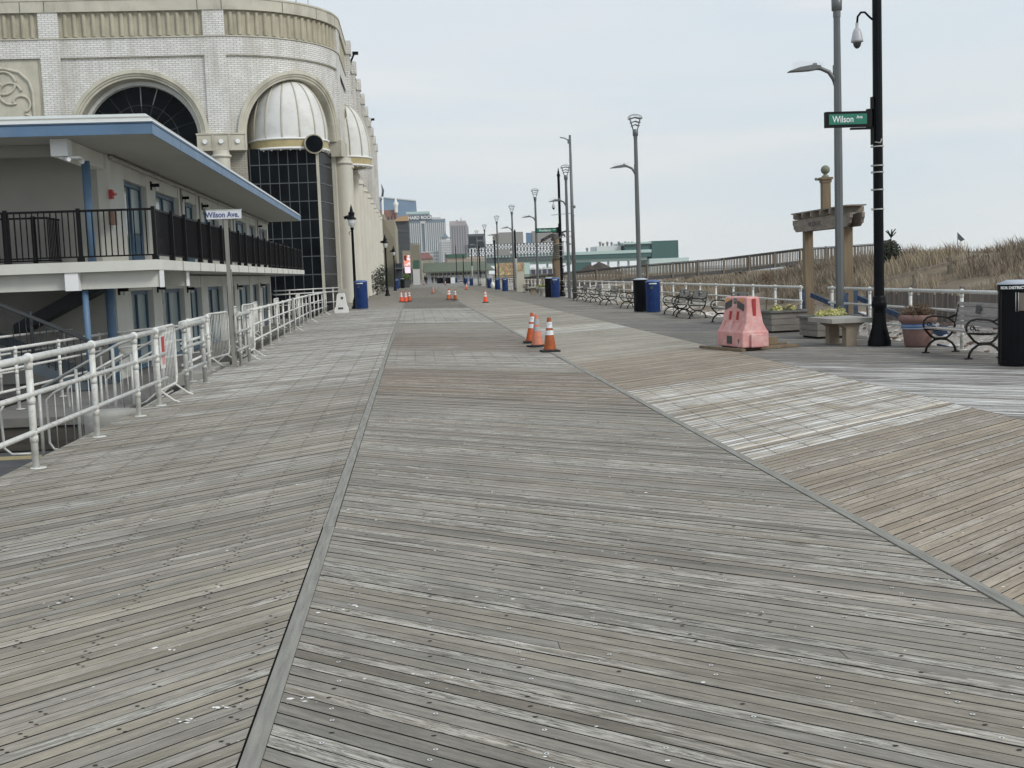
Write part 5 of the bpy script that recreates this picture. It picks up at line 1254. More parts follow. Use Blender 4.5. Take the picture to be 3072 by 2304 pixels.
# ------------------------------------------------------------------ planters, table, pot
def leafy(mb, c, rx, rz, n, leaf, mi):
    for _ in range(n):
        v = Vector((RN.gauss(0, 1), RN.gauss(0, 1), abs(RN.gauss(0, 0.8)))).normalized() * RN.random() ** 0.35
        p_ = Vector(c) + Vector((v.x * rx, v.y * rx, v.z * rz)); a = RN.uniform(0, 2 * pi)
        u = (Vector((math.cos(a), math.sin(a), 0.3 + v.z))).normalized() * leaf; w = u.orthogonal().normalized() * leaf * 0.6
        mb.add([p_ - u, p_ + w, p_ + u * 0.9, p_ - w], [(0, 1, 2, 3)], mi=mi)
def planter(label, loc, rz, w, l, h, heads):
    t = thing('wooden_planter', label, 'planter', loc, rz)
    mb = MB(); e = 0.04
    for k in range(3):
        z0 = 0.05 + k * (h - 0.1) / 3; z1 = z0 + (h - 0.1) / 3 - 0.008
        mb.box(-w / 2, w / 2, -l / 2, -l / 2 + e, z0, z1); mb.box(-w / 2, w / 2, l / 2 - e, l / 2, z0, z1)
        mb.box(-w / 2, -w / 2 + e, -l / 2 + e + 0.001, l / 2 - e - 0.001, z0, z1); mb.box(w / 2 - e, w / 2, -l / 2 + e + 0.001, l / 2 - e - 0.001, z0, z1)
    mb.build('side_boards', 'plantbox', t)
    mb = MB(); r = 0.05
    for (a, b_, c, d) in ((-w / 2 - r, w / 2 + r, -l / 2 - r, -l / 2 + r), (-w / 2 - r, w / 2 + r, l / 2 - r, l / 2 + r), (-w / 2 - r, -w / 2 + r, -l / 2 + r + .001, l / 2 - r - .001), (w / 2 - r, w / 2 + r, -l / 2 + r + .001, l / 2 - r - .001)): mb.box(a, b_, c, d, h - 0.05, h)
    mb.build('rim', 'plantrim', t)
    mb = MB(); mb.box(-w / 2 + 0.05, w / 2 - 0.05, -l / 2 + 0.05, l / 2 - 0.05, 0.1, h - 0.06); mb.build('soil', 'dirt', t)
    mb = MB(); mb.box(-w / 2 + 0.06, w / 2 - 0.06, -l / 2 + 0.06, l / 2 - 0.06, 0, 0.05); mb.build('plinth', 'rubber', t)
    mb = MB()
    leafy(mb, (0, 0, h - 0.06), w * 0.42, 0.10, 420, 0.05, 0)
    for (x, y, s) in heads: leafy(mb, (x, y, h), 0.13 * s, 0.15 * s, 150, 0.045, 1)
    mb.build('foliage', ['leafgreen', 'leafyellow'], t)
    return t
pl1 = planter('wooden planter box directly behind the pink barrier, pale flowers with a dark twig', (9.15, 28.95, 0), 0.12, 0.95, 0.95, 0.55, [(-0.2, -0.25, 0.8), (0.15, -0.2, 0.9), (0.3, 0.1, 0.8), (-0.05, 0.2, 0.8)])
mb = MB(); mb.tube([(-0.05, -0.3, 0.5), (0.05, -0.32, 0.62), (0.22, -0.33, 0.70)], [0.02, 0.03, 0.008], 6); mb.build('twig', 'bark', pl1)
planter('wooden planter box behind the stone table, bright yellow flowering cabbages', (9.35, 26.1, 0), 0.10, 1.0, 0.95, 0.50, [(-0.05, -0.3, 1.1), (0.2, -0.15, 1.2), (-0.25, -0.1, 0.8), (0.05, 0.1, 1.0)])
t = thing('stone_table', 'low pale stone table with two block legs in front of the yellow planter', 'table', (8.70, 23.6, 0), 0.06)
mb = MB(); mb.box(-0.45, 0.45, -0.62, 0.62, 0.47, 0.56); mb.build('table_top', 'concrete', t)
for y in (-0.42, 0.42):
    mb = MB(); mb.box(-0.11, 0.11, y - 0.1, y + 0.1, 0, 0.36); mb.extr([(-0.11, 0.36), (0.11, 0.36), (0.3, 0.468), (-0.3, 0.468)], lambda u, v, w: (u, w, v), y - 0.1, y + 0.1); mb.build('leg', 'concleg', t)
t = thing('planter_pot', 'large terracotta pot with blue bands and a dry plant beside the near bench', 'plant pot', (9.72, 22.2, 0))
mb = MB(); mb.lathe([(0.001, 0.005), (0.22, 0.0), (0.245, 0.03), (0.29, 0.36)], n=32); mb.lathe([(0.30, 0.45), (0.31, 0.47), (0.35, 0.50), (0.365, 0.55), (0.35, 0.60), (0.31, 0.62), (0.28, 0.60), (0.28, 0.5)], n=32); mb.build('pot', 'pot', t)
mb = MB(); mb.lathe([(0.29, 0.36), (0.302, 0.365), (0.30, 0.38), (0.306, 0.395), (0.308, 0.425), (0.302, 0.45)], n=32); mb.build('blue_band', 'potblue', t)
mb = MB(); mb.lathe([(0.306, 0.352), (0.309, 0.36), (0.308, 0.378)], n=32); mb.lathe([(0.312, 0.408), (0.315, 0.416), (0.312, 0.424)], n=32); mb.build('light_band', 'potlight', t)
mb = MB(); mb.lathe([(0.001, 0.56), (0.28, 0.56)], n=20); mb.build('soil', 'dirt', t)
mb = MB()
for _ in range(170):
    a = RN.uniform(0, 2 * pi); e = RN.uniform(0.15, 1.45); L_ = RN.uniform(0.14, 0.27); d = Vector((math.cos(a) * math.cos(e), math.sin(a) * math.cos(e), math.sin(e)))
    p0_ = Vector((d.x * 0.1, d.y * 0.1, 0.56)); p1 = p0_ + d * L_; mb.tube([p0_, p1], 0.004, 3, caps=False)
    for _q in range(4): leafy(mb, p1 + Vector((RN.gauss(0, .02), RN.gauss(0, .02), RN.gauss(0, .02))), 0.02, 0.02, 2, 0.016, 0)
mb.build('dry_plant', 'drybrown', t)
# far table and bowl planter
t = thing('stone_table', 'small far stone table left of the bowl planter', 'table', (9.05, 89.5, 0))
mb = MB(); mb.box(-0.42, 0.42, -0.4, 0.4, 0.5, 0.6); mb.build('table_top', 'concrete', t); mb = MB(); mb.box(-0.2, 0.2, -0.2, 0.2, 0, 0.5); mb.build('leg', 'concleg', t)
t = thing('bowl_planter', 'stone bowl planter with pale flowers beside the far stone table', 'planter', (9.1, 83.3, 0))
mb = MB(); mb.lathe([(0.22, 0), (0.2, 0.3), (0.42, 0.5), (0.45, 0.62), (0.4, 0.62)], n=20); mb.build('bowl', 'concrete', t)
mb = MB(); leafy(mb, (0, 0, 0.6), 0.35, 0.15, 200, 0.06, 0); leafy(mb, (-0.2, 0, 0.7), 0.14, 0.12, 80, 0.05, 1); leafy(mb, (0.2, 0, 0.7), 0.14, 0.12, 80, 0.05, 1); mb.build('foliage', ['leafgreen', 'leafyellow'], t)
mb = MB(); mb.box(-0.34, 0.34, -0.25, 0.25, 0, 1.75); mb.box(-0.36, 0.36, -0.27, 0.27, 1.75, 1.8); mb.build('utility_cabinet', mat('cabinet_cream', (0.46, 0.44, 0.37), 0.6, var=0.05), label='cream utility cabinet by the railing behind the far bench', cat='cabinet', loc=(9.4, 104, 0))
mb = MB(); mb.box(-0.45, 0.45, -0.3, 0.3, 0, 1.2); mb.build('utility_cabinet', 'white', label='white cabinet at the end of the black fence', cat='cabinet', loc=(8.1, 243, 0))

# ------------------------------------------------------------------ timber gateway
def gateway():
    t = thing('timber_gateway', 'weathered timber beach gateway carved WILSON AVE, with a tall ball topped post', 'gateway', (10.52, 29.5, -0.1))
    for y in (-1.45, 1.4): mb = MB(); mb.box(-0.11, 0.11, y - 0.1, y + 0.1, -0.5, 2.62); mb.build('post', 'timber', t)
    # carved beams on both sides of the posts, along Y
    def beam(x0, x1, z0, z1, cut): 
        mb = MB(); a, b_ = -2.15, 2.1; c = cut
        pts = [(a, z1), (a, z1 - (z1 - z0) * 0.35), (a + 0.06, z1 - (z1 - z0) * 0.5), (a + 0.08, z0 + (z1 - z0) * 0.25), (a + 0.18, z0 + (z1 - z0) * 0.18), (a + c, z0), (b_ - c, z0), (b_ - 0.18, z0 + (z1 - z0) * 0.18), (b_ - 0.08, z0 + (z1 - z0) * 0.25), (b_ - 0.06, z1 - (z1 - z0) * 0.5), (b_, z1 - (z1 - z0) * 0.35), (b_, z1)]
        mb.extr(pts, lambda u, v, w: (w, u, v), x0, x1); return mb
    bm = beam(-0.18, -0.115, 2.62 - 0.0, 2.94, 0.25).build('carved_beam', 'timberg', t)
    beam(0.115, 0.18, 2.62, 2.94, 0.25).build('carved_beam', 'timberg', t)
    mb = MB()
    for k in range(6): y = -1.75 + k * 0.68; mb.extr([(-0.30, 0.03), (-0.25, 0), (0.25, 0), (0.30, 0.03), (0.30, 0.15), (-0.30, 0.15)], lambda u, v, w: (u, w, v + 2.945), y - 0.04, y + 0.04)
    mb.box(-0.24, 0.24, -2.1, 2.05, 3.098, 3.13)
    mb.build('top_slats', 'timberg', t)
    text_mb('WILSON AVE', 0.17, lambda x, y, z: Vector((-0.1815 - z, -x + 0.35, y + 2.78)), 'rampdark', parent=bm, depth=0.002, bold=0.004, sx=0.95)
    mb = MB(); mb.box(-0.1, 0.1, -0.1, 0.1, 3.13, 3.87); c = mb.build('tall_post', 'timber', t)
    mb = MB(); mb.box(-0.15, 0.15, -0.15, 0.15, 3.87, 3.93); mb.box(-0.12, 0.12, -0.12, 0.12, 3.80, 3.87); mb.build('post_cap', 'timber', c)
    mb = MB(); mb.lathe([(0.09, 3.93), (0.09, 3.97), (0.05, 3.99), (0.05, 4.02)], n=12); mb.ball((0, 0, 4.12), 0.115, 14); mb.build('ball_finial', 'greenish', c)
    mb = MB(); mb.ball((-0.21, 0.1, 3.90), 0.04, 6); mb.tube([(-0.14, 0.1, 3.87), (-0.21, 0.1, 3.90)], 0.02, 5); mb.build('bracket', 'greenish', c)
gateway()
def blue_rail(label, p, q, r, s, bh=0.12):
    t = thing('blue_handrail', label, 'handrail', p)
    P_ = Vector(p); mb = MB(); mb.beam((0, 0, 0), Vector(q) - P_, 0.05, bh); mb.build('rail_board', 'bluewood', t)
    for v in (r, s):
        mb = MB(); mb.box(v[0] - P_.x - 0.06, v[0] - P_.x + 0.06, v[1] - P_.y - 0.06, v[1] - P_.y + 0.06, v[2] - P_.z, v[3] - P_.z); mb.build('post', 'bluewood', t)
blue_rail('blue painted handrail dropping to the beach from the left side of the gateway', (10.35, 30.2, 0.85), (11.15, 27.9, 0.20), (10.15, 30.35, -0.1, 1.0), (10.7, 28.05, -0.6, 1.0))
blue_rail('long blue painted handrail descending behind the nearest tall black pole', (10.5, 27.3, 0.82), (11.7, 23.0, -0.35), (10.25, 27.5, -0.1, 0.95), (11.3, 24.5, -0.7, 0.25))
t = blue_rail('lower blue painted board under the near bench', (10.3, 22.6, -0.05), (10.75, 21.2, -0.25), (10.35, 22.5, -0.7, -0.15), (10.7, 21.4, -0.8, -0.3))
# weathered sand fence
t = thing('sand_fence', 'weathered grey sand fence behind the near white railing', 'fence', (12.0, 20, 0.0))
mb = MB(); y = 0.0
while y < 10.6:
    h = 0.98 + RN.uniform(-0.08, 0.08) - 0.01 * y; lx = 0.15 * noise.noise(Vector((0, y * 0.3, 0)))
    mb.box(lx, lx + 0.015, y, y + RN.uniform(0.045, 0.075), 0, h); y += 0.078
mb.build('slats', 'fencewood', t)
for y in (0, 2.6, 5.2, 7.8, 10.4): mb = MB(); mb.box(0.03, 0.12, y, y + 0.08, -0.2, 1.05); mb.build('post', 'fencewood', t)
# log rail fence on the dune
for (p, q, lab) in (((14.3, 35.5, 1.02), (18.2, 36.9, 1.72), 'upper brown rail of a sunken fence crossing the dune'), ((13.6, 33.5, 0.45), (15.0, 33.9, 0.72), 'short lower brown rail in the dune grass'), ((12.0, 34, 0.42), (13.2, 33.6, 0.62), 'short brown rail seen between the gateway posts')):
    t = thing('dune_rail', lab, 'fence', p); P_ = Vector(p); mb = MB(); mb.beam((0, 0, 0), Vector(q) - P_, 0.06, 0.10); mb.build('rail', 'rampwood', t)
    mb = MB(); 
    for f in (0.35, 0.7): c = (Vector(q) - P_) * f; mb.box(c.x - 0.05, c.x + 0.05, c.y - 0.05, c.y + 0.05, c.z - 1.0, c.z + 0.18)
    mb.build('post', 'rampwood', t)
# flag on the dune
q = W(2873, 735, 62); t = thing('flag', 'tiny flag on a stick on top of the dune', 'flag', (q.x, 62, 1.5)); mb = MB(); mb.tube([(0, 0, 0), (0, 0, 1.5)], 0.02, 5); mb.build('stick', 'lamp', t); mb = MB(); mb.add([(0, 0, 1.5), (0, 0.02, 1.15), (0.2, 0.03, 1.0), (0.4, 0.0, 1.1)], [(0, 1, 2, 3)]); mb.build('cloth', 'lamp', t)

# ------------------------------------------------------------------ wooden ramp over the dune
def dune_ramp():
    t = thing('dune_walkway', 'long wooden walkway ramp rising over the dune to the right', 'walkway', (10.2, 112, 0))
    pts = [(0, 0, 0.12), (9.6, -1, 0.80), (19.2, -2, 1.22), (27, -3, 1.9), (34.5, -4, 2.1)]
    pts = [Vector(p) for p in pts]
    def at(d):
        for a, b_ in zip(pts, pts[1:]):
            L_ = (b_ - a).length
            if d <= L_: return a + (b_ - a) * d / L_
            d -= L_
        return pts[-1]
    T = sum((b_ - a).length for a, b_ in zip(pts, pts[1:]))
    W_ = 2.4
    mb = MB()
    for a, b_ in zip(pts, pts[1:]): mb.beam(a + Vector((0, W_ / 2, -0.03)), b_ + Vector((0, W_ / 2, -0.03)), W_, 0.06)
    mb.build('deck', 'rampdark', t)
    for nm, off in (('near_side', 0.0), ('far_side', W_)):
        mb = MB()
        for a, b_ in zip(pts, pts[1:]):
            o = Vector((0, off, 0)); mb.beam(a + o + Vector((0, 0, -0.2)), b_ + o + Vector((0, 0, -0.2)), 0.08, 0.28)
        mb.build('stringer', 'rampdark', t)
        mb = MB()
        for a, b_ in zip(pts, pts[1:]):
            o = Vector((0, off, 0))
            mb.beam(a + o + Vector((0, -0.05, 1.1)), b_ + o + Vector((0, -0.05, 1.1)), 0.16, 0.06); mb.beam(a + o + Vector((0, 0, 0.98)), b_ + o + Vector((0, 0, 0.98)), 0.05, 0.12)
        mb.build('handrail', 'rampdark', t)
        mb = MB(); d = 0.1
        while d < T:
            p_ = at(d) + Vector((0, off, 0)); mb.box(p_.x - 0.045, p_.x + 0.045, p_.y - 0.02, p_.y + 0.02, p_.z - 0.1, p_.z + 0.98); d += 0.155 if off == 0 else 0.31
        mb.build('balusters', 'rampwood', t)
    d = 0.0; first = None
    while d < T:
        p_ = at(d)
        mb = MB(); mb.box(-0.07, 0.07, -0.12, 0.0, -0.3, 1.16); o = mb.build('rail_post', 'rampwood', t, loc=p_); d += 2.4
    d = 1.5
    while d < 34:
        p_ = at(d); g = dune_h(10.2 + p_.x, 112 + p_.y)
        mb = MB(); mb.box(-0.10, 0.10, -0.05, 0.15, g - p_.z - 0.5, -0.34); mb.box(-0.10, 0.10, W_ - .15, W_ + 0.05, g - p_.z - 0.5, -0.34); mb.box(-0.14, 0.14, -0.3, W_ + 0.3, -0.62, -0.36); mb.build('pile', mat('pile_%d' % int(d), (0.10, 0.065, 0.05), 0.9), t, loc=p_); d += 4.9
dune_ramp()

# carved bird post
t = thing('carved_bird_post', 'carved wooden post ringed with slats under a grey spread winged bird', 'sculpture', (10.35, 84.5, -0.5))
zb = 0.5; 
mb = MB(); mb.lathe([(0.36, -0.1), (0.34, 1.2 + zb), (0.33, 2.9 + zb), (0.24, 3.2 + zb), (0.2, 4.0 + zb)], n=12); mb.build('trunk', 'timber', t)
mb = MB()
for k in range(8): z = 2.62 + zb + k * 0.14; mb.lathe([(0.3, z), (0.52, z + 0.01), (0.54, z + 0.04), (0.3, z + 0.06)], n=16)
mb.build('ring_slats', 'concrete', t)
mb = MB()
for a in range(6): mb.box(0.3 * math.cos(a) - 0.06, 0.3 * math.cos(a) + 0.06, 0.3 * math.sin(a) - 0.06, 0.3 * math.sin(a) + 0.06, 1.9 + zb, 2.5 + zb)
mb.build('carving', 'timber', t)
mb = MB()
mb.tube([(-0.55, 0, 4.0 + zb), (-0.2, 0, 4.12 + zb), (0.3, 0, 4.42 + zb), (0.7, 0, 4.5 + zb)], [0.1, 0.28, 0.3, 0.12], 10)
mb.tube([(0.6, 0, 4.48 + zb), (0.8, 0, 4.38 + zb), (0.88, 0, 4.2 + zb)], [0.12, 0.1, 0.03], 8)
for s_ in (-1, 1):
    for k in range(5):
        mb.add([(0.1 - k * 0.1, s_ * 0.1, 4.45 + zb), (-0.5 - k * 0.22, s_ * (0.5 + 0.2 * k), 4.55 - k * 0.10 + zb), (-0.95 - k * 0.14, s_ * (0.7 + 0.2 * k), 4.35 - k * 0.14 + zb), (-0.2 - k * 0.1, s_ * 0.15, 4.3 + zb), (-0.2 - k * 0.1, s_ * 0.15, 4.24 + zb)], [(0, 1, 2, 3), (0, 4, 2, 1), (3, 2, 4)])
    mb.tube([(0.2, s_ * 0.1, 4.55 + zb), (0.9, s_ * 0.6, 4.72 + zb), (1.35, s_ * 0.9, 4.66 + zb)], [0.1, 0.08, 0.02], 6)
mb.v = [(v[0] * 0.72, v[1] * 0.72, (v[2] - 4.5) * 0.8 + 4.45) for v in mb.v]; mb.build('bird', 'statue', t)

# ------------------------------------------------------------------ people far away
def person(label, x, y, coat, stride):
    vs = [(0, 0, 0.95), (0, 0, 1.15), (0, 0, 1.42), (0, 0, 1.53), (0, 0.01, 1.64), (0, 0.01, 1.76),
          (0.18, 0, 1.42), (0.24, -0.02, 1.15), (0.25, -0.1 * stride, 0.92), (0.25, -0.14 * stride, 0.84),
          (-0.18, 0, 1.42), (-0.24, 0.02, 1.15), (-0.25, 0.1 * stride, 0.92), (-0.25, 0.14 * stride, 0.84),
          (0.1, 0, 0.88), (0.1, 0.12 * stride, 0.48), (0.1, 0.2 * stride, 0.08), (0.1, 0.08 * stride, 0.04),
          (-0.1, 0, 0.88), (-0.1, -0.10 * stride, 0.48), (-0.1, -0.22 * stride, 0.10), (-0.1, -0.34 * stride, 0.04)]
    es = [(0, 1), (1, 2), (2, 3), (3, 4), (4, 5), (2, 6), (6, 7), (7, 8), (8, 9), (2, 10), (10, 11), (11, 12), (12, 13), (0, 14), (14, 15), (15, 16), (16, 17), (0, 18), (18, 19), (19, 20), (20, 21)]
    rs = [0.17, 0.16, 0.17, 0.07, 0.10, 0.08, 0.085, 0.065, 0.05, 0.04, 0.085, 0.065, 0.05, 0.04, 0.11, 0.08, 0.055, 0.05, 0.11, 0.08, 0.055, 0.05]
    me = bpy.data.meshes.new('person'); me.from_pydata(vs, es, []); o = bpy.data.objects.new('person', me); COL.objects.link(o)
    mo = o.modifiers.new('s', 'SKIN'); mo.use_smooth_shade = True
    sk = me.skin_vertices[0].data
    for i, r in enumerate(rs): sk[i].radius = (r, r * (0.75 if i < 3 else 1)); sk[i].use_root = (i == 0)
    o.modifiers.new('d', 'SUBSURF').render_levels = 1; o.modifiers['d'].levels = 1
    dg = bpy.context.evaluated_depsgraph_get(); dg.update()
    m2 = bpy.data.meshes.new_from_object(o.evaluated_get(dg)); bpy.data.objects.remove(o)
    m2.name = 'person'; m2.materials.clear(); m2.materials.append(coat); m2.materials.append(M['skin'])
    for p_ in m2.polygons:
        p_.use_smooth = True
        if p_.center.z > 1.52 and p_.center.y < 0.04 and p_.center.z < 1.72: p_.material_index = 1
    o = bpy.data.objects.new('person', m2); COL.objects.link(o); o.location = (x, y, 0); tag(o, label, 'person', 'people walking far along the boardwalk')
    mb = MB(); mb.ball((0, 0.02, 1.69), 0.115, 8); mb.build('hair', 'cloth_dark', o)
    return o
pm = [mat('coat_%d' % i, c, 0.9) for i, c in enumerate(((0.012, 0.012, 0.016), (0.02, 0.018, 0.02), (0.03, 0.03, 0.035), (0.10, 0.10, 0.12), (0.22, 0.09, 0.08)))]
person('person in a black coat walking, nearest of the far walkers', 2.65, 241, pm[0], 1.0)
person('person in dark clothes walking right of the nearest far walker', 4.3, 264, pm[1], 0.8)
person('person in dark grey at the right of the far walkers', 5.4, 284, pm[2], 0.5)
person('person standing by the shopfronts beside the pink screen', 0.0, 262, pm[0], 0.3)
person('person in black beside the shopfronts, left of the one by the pink screen', -0.7, 230, pm[1], 0.6)
person('person in grey near the black fence at the right of the walkers', 6.2, 238, pm[3], 0.4)
person('person in grey farther off between the shopfronts and the walkers', 1.6, 330, pm[3], 0.5)
person('person in a reddish jacket farther off behind the walkers', 3.4, 345, pm[4], 0.5)

# ------------------------------------------------------------------ distant town
def bgbox(m, px0, px1, py_top, Y, depth, zb=0.0, O=None, py_top2=None):
    a = W(px0, py_top, Y); b_ = W(px1, py_top2 or py_top, Y); zt = (a.z + b_.z) / 2
    m.box(a.x, b_.x, Y, Y + depth, zb, zt); return a.x, b_.x, zt
def window_grid(t, mt, name, x0, x1, z0, z1, Y, nx, nz, fw=0.6, fh=0.55):
    """every window its own part (copies share one mesh); past 100 the rest are one part"""
    w = (x1 - x0) / nx * fw / 2; h = (z1 - z0) / nz * fh / 2; q = [(-w, 0, -h), (w, 0, -h), (w, 0, h), (-w, 0, h)]
    m = MB(); m.add(q, [(0, 1, 2, 3)]); first = m.build(name, mt, t); rest = MB(); k = 0
    for j in reversed(range(nz)):
        for i in range(nx):
            c = Vector((x0 + (x1 - x0) * (i + 0.5) / nx, Y, z0 + (z1 - z0) * (j + 0.5) / nz))
            if k >= 99: rest.add([c + Vector(p) for p in q], [(0, 1, 2, 3)])
            else:
                o = first if k == 0 else first.copy()
                if k: COL.objects.link(o); o.parent = t
                o.location = c
            k += 1
    if rest.v: rest.build('lower_windows', mt, t, kind='stuff')
M['bluetower'] = mat('blue_glass_tower', (0.13, 0.22, 0.33), 0.3, 0.0, var=0.12, scale=0.03)
M['winddark'] = mat('window_dark', (0.05, 0.06, 0.075), 0.3, var=0.3, scale=0.1)
M['hrglass'] = mat('slate_glass', (0.14, 0.19, 0.23), 0.3, var=0.12, scale=0.02)
M['cream'] = mat('cream_wall', (0.55, 0.56, 0.55), 0.8, var=0.04, scale=0.02)
M['greytower'] = mat('mauve_grey_wall', (0.34, 0.32, 0.33), 0.8, var=0.05, scale=0.02)
M['tanwall'] = mat('olive_tan_wall', (0.21, 0.19, 0.14), 0.9, var=0.12, scale=0.1, stretch=(0.2, 0.2, 3))
M['tanlight'] = mat('light_tan_wall', (0.30, 0.275, 0.215), 0.9, var=0.06, scale=0.1)
M['apricot'] = mat('apricot_roof', (0.45, 0.30, 0.18), 0.8, var=0.05)
M['greyglass'] = mat('grey_grid_glass', (0.12, 0.13, 0.125), 0.4, var=0.2, scale=0.3)
M['billgrey'] = mat('billboard_grey', (0.26, 0.26, 0.25), 0.8, var=0.05, scale=0.02)
M['billdark'] = mat('billboard_dark', (0.02, 0.028, 0.04), 0.5, var=0.2)
M['steel'] = mat('truss_grey', (0.12, 0.125, 0.135), 0.7)
M['mint'] = mat('mint_band', (0.42, 0.55, 0.52), 0.5, var=0.05, scale=0.01)
M['tealglass'] = mat('teal_glass', (0.045, 0.105, 0.10), 0.25, var=0.2, scale=0.02)
M['pavroof'] = mat('green_metal_roof', (0.105, 0.125, 0.085), 0.7, var=0.08, scale=0.2)
M['pavroof2'] = mat('dark_green_roof', (0.05, 0.12, 0.085), 0.7, var=0.1)

# blue glass tower
t = thing('glass_tower', 'pale blue glass tower with slanting roof behind the red brick rooftops', 'skyscraper', (0, 0, 0)); mb = MB(); Y = 3200
a = W(1130, 592, Y); b_ = W(1248, 604, Y); c = W(1254, 680, Y)
mb.extr([(a.x - 60, 0), (c.x, 0), (c.x, c.z), (b_.x, b_.z), (a.x, a.z), (a.x - 60, a.z)], lambda u, v, w: (u, w, v), Y, Y + 60); mb.build('glass_wall', 'bluetower', t)
mb = MB(); mb.beam((a.x, Y + 20, a.z + 1.5), (b_.x, Y + 20, b_.z + 1.5), 45, 3); mb.build('roof_edge', 'cream', t)
t = thing('glass_tower', 'lower slate glass block with pale rim just above the HARD ROCK letters', 'building'); mb = MB(); Y = 3000
x0, x1, zt = bgbox(mb, 1218, 1289, 642, Y, 50); mb.build('wall', 'hrglass', t); mb = MB(); mb.box(x0, x1, Y - 1, Y + 50, zt, zt + 6); mb.build('roof_edge', 'mint', t)
# striped tower
t = thing('hotel_tower', 'white and blue vertically striped hotel tower with HARD ROCK letters on top', 'hotel'); Y = 2500; mb = MB()
x0, x1, zt = bgbox(mb, 1222, 1336, 659, Y, 40); mb.build('wall', 'hrglass', t)
mb = MB()
for i in range(19):
    x = x0 + (x1 - x0) * (i + 0.5) / 19; w = (x1 - x0) / 19 * 0.27
    if 6.2 < i < 8.4: continue
    mb.box(x - w, x + w, Y - 2, Y - 0.1, 30, zt - 7)
for i in (6.6, 8.7): x = x0 + (x1 - x0) * i / 19; mb.box(x - 1.2, x + 1.2, Y - 3, Y - 0.1, 20, zt - 8)
xa = x0 + (x1 - x0) * 6.6 / 19; xb = x0 + (x1 - x0) * 8.7 / 19; mb.box(xa - 1.2, xb + 1.2, Y - 3.1, Y - 0.15, zt - 8, zt - 3)
mb.build('white_ribs', 'cream', t)
mb = MB(); xs0 = W(1226, 660, Y).x; xs1 = W(1296, 660, Y).x; mb.box(xs0, xs1, Y - 3, Y + 20, zt, zt + 9); mb.build('sign_backing', 'winddark', t)
text_mb('HARD ROCK', 9.4, lambda x, y, z: Vector((x + (xs0 + xs1) / 2, Y - 3.6 - z, y + zt + 4.2)), 'whitetxt', parent=t, depth=0.3, bold=0.25, sx=0.92)
mb = MB(); p_ = W(1297, 652, Y); q_ = W(1322, 652, Y); mb.box(p_.x, q_.x, Y, Y + 25, zt, p_.z); mb.box(q_.x, x1, Y + 2, Y + 25, zt, zt + 1.5); mb.build('penthouse', 'cream', t)
# gridded tower
t = thing('office_tower', 'mauve grey tower with a regular grid of dark windows', 'tower'); Y = 2100; mb = MB(); x0, x1, zt = bgbox(mb, 1350, 1397, 663, Y, 40); mb.build('wall', 'greytower', t)
p_ = W(1406, 682, Y); mb = MB(); mb.extr([(x1, 0), (p_.x, 0), (p_.x, p_.z), (x1, zt)], lambda u, v, w: (u, w, v), Y + 6, Y + 36); mb.build('side_wing', 'greytower', t)
mb = MB(); window_grid(t, 'winddark', 'window', x0 + 1, x1, 25, zt - 9, Y - 0.3, 6, 19, 0.5, 0.6)
mb = MB(); mb.box(x0 - 0.5, x1 + 0.5, Y - 0.6, Y - 0.35, zt - 7, zt + 0.3); mb.build('parapet', mat('pinkish_parapet', (0.45, 0.41, 0.40), 0.8), t)
text_mb('Showboat', 4.2, lambda x, y, z: Vector((x + x1 - 9, Y - 0.9 - z, y + zt - 3)), 'greytower', parent=t, depth=0.2, sx=0.9)
mb = MB(); mb.tube([((x0 + x1) / 2 + 6, Y + 10, zt), ((x0 + x1) / 2 + 6, Y + 10, zt + 6)], 0.6, 5); mb.ball(((x0 + x1) / 2 - 1, Y + 10, zt + 1), 1.6, 8); mb.build('mast', 'steel', t)
# pale old hotel
t = thing('old_hotel', 'cream stepped hotel with a small pyramid roof and resorts lettering', 'hotel'); Y = 1700; mb = MB(); x0, x1, zt = bgbox(mb, 1322, 1351, 719, Y, 30)
mb.build('tower_wall', 'cream', t); mb = MB(); window_grid(t, 'winddark', 'window', x0, x1, 12, zt - 3, Y - 0.3, 5, 11, 0.38, 0.5)
mb = MB(); cx = (x0 + x1) / 2; mb.add([(cx - 5, Y + 5, zt + 3), (cx + 5, Y + 5, zt + 3), (cx + 5, Y + 15, zt + 3), (cx - 5, Y + 15, zt + 3), (cx, Y + 10, zt + 10)], [(0, 1, 4), (1, 2, 4), (2, 3, 4), (3, 0, 4)]); mb.build('pyramid_roof', 'hrglass', t)
text_mb('resorts', 5.5, lambda x, y, z: Vector((x + cx, Y - 0.6 - z, y + zt + 2.4)), 'steel', parent=t, depth=0.2, bold=0.15)
mb = MB(); xw0, xw1, zw = bgbox(mb, 1268, 1320, 754, Y + 12, 25); mb.build('wing_wall', 'cream', t); mb = MB(); window_grid(t, 'winddark', 'window', xw0, xw1, 8, zw, Y + 11.7, 11, 6, 0.35, 0.5)
mb = MB(); bgbox(mb, 1316, 1324, 728, Y + 3, 25); mb.build('corner_wing', 'cream', t)
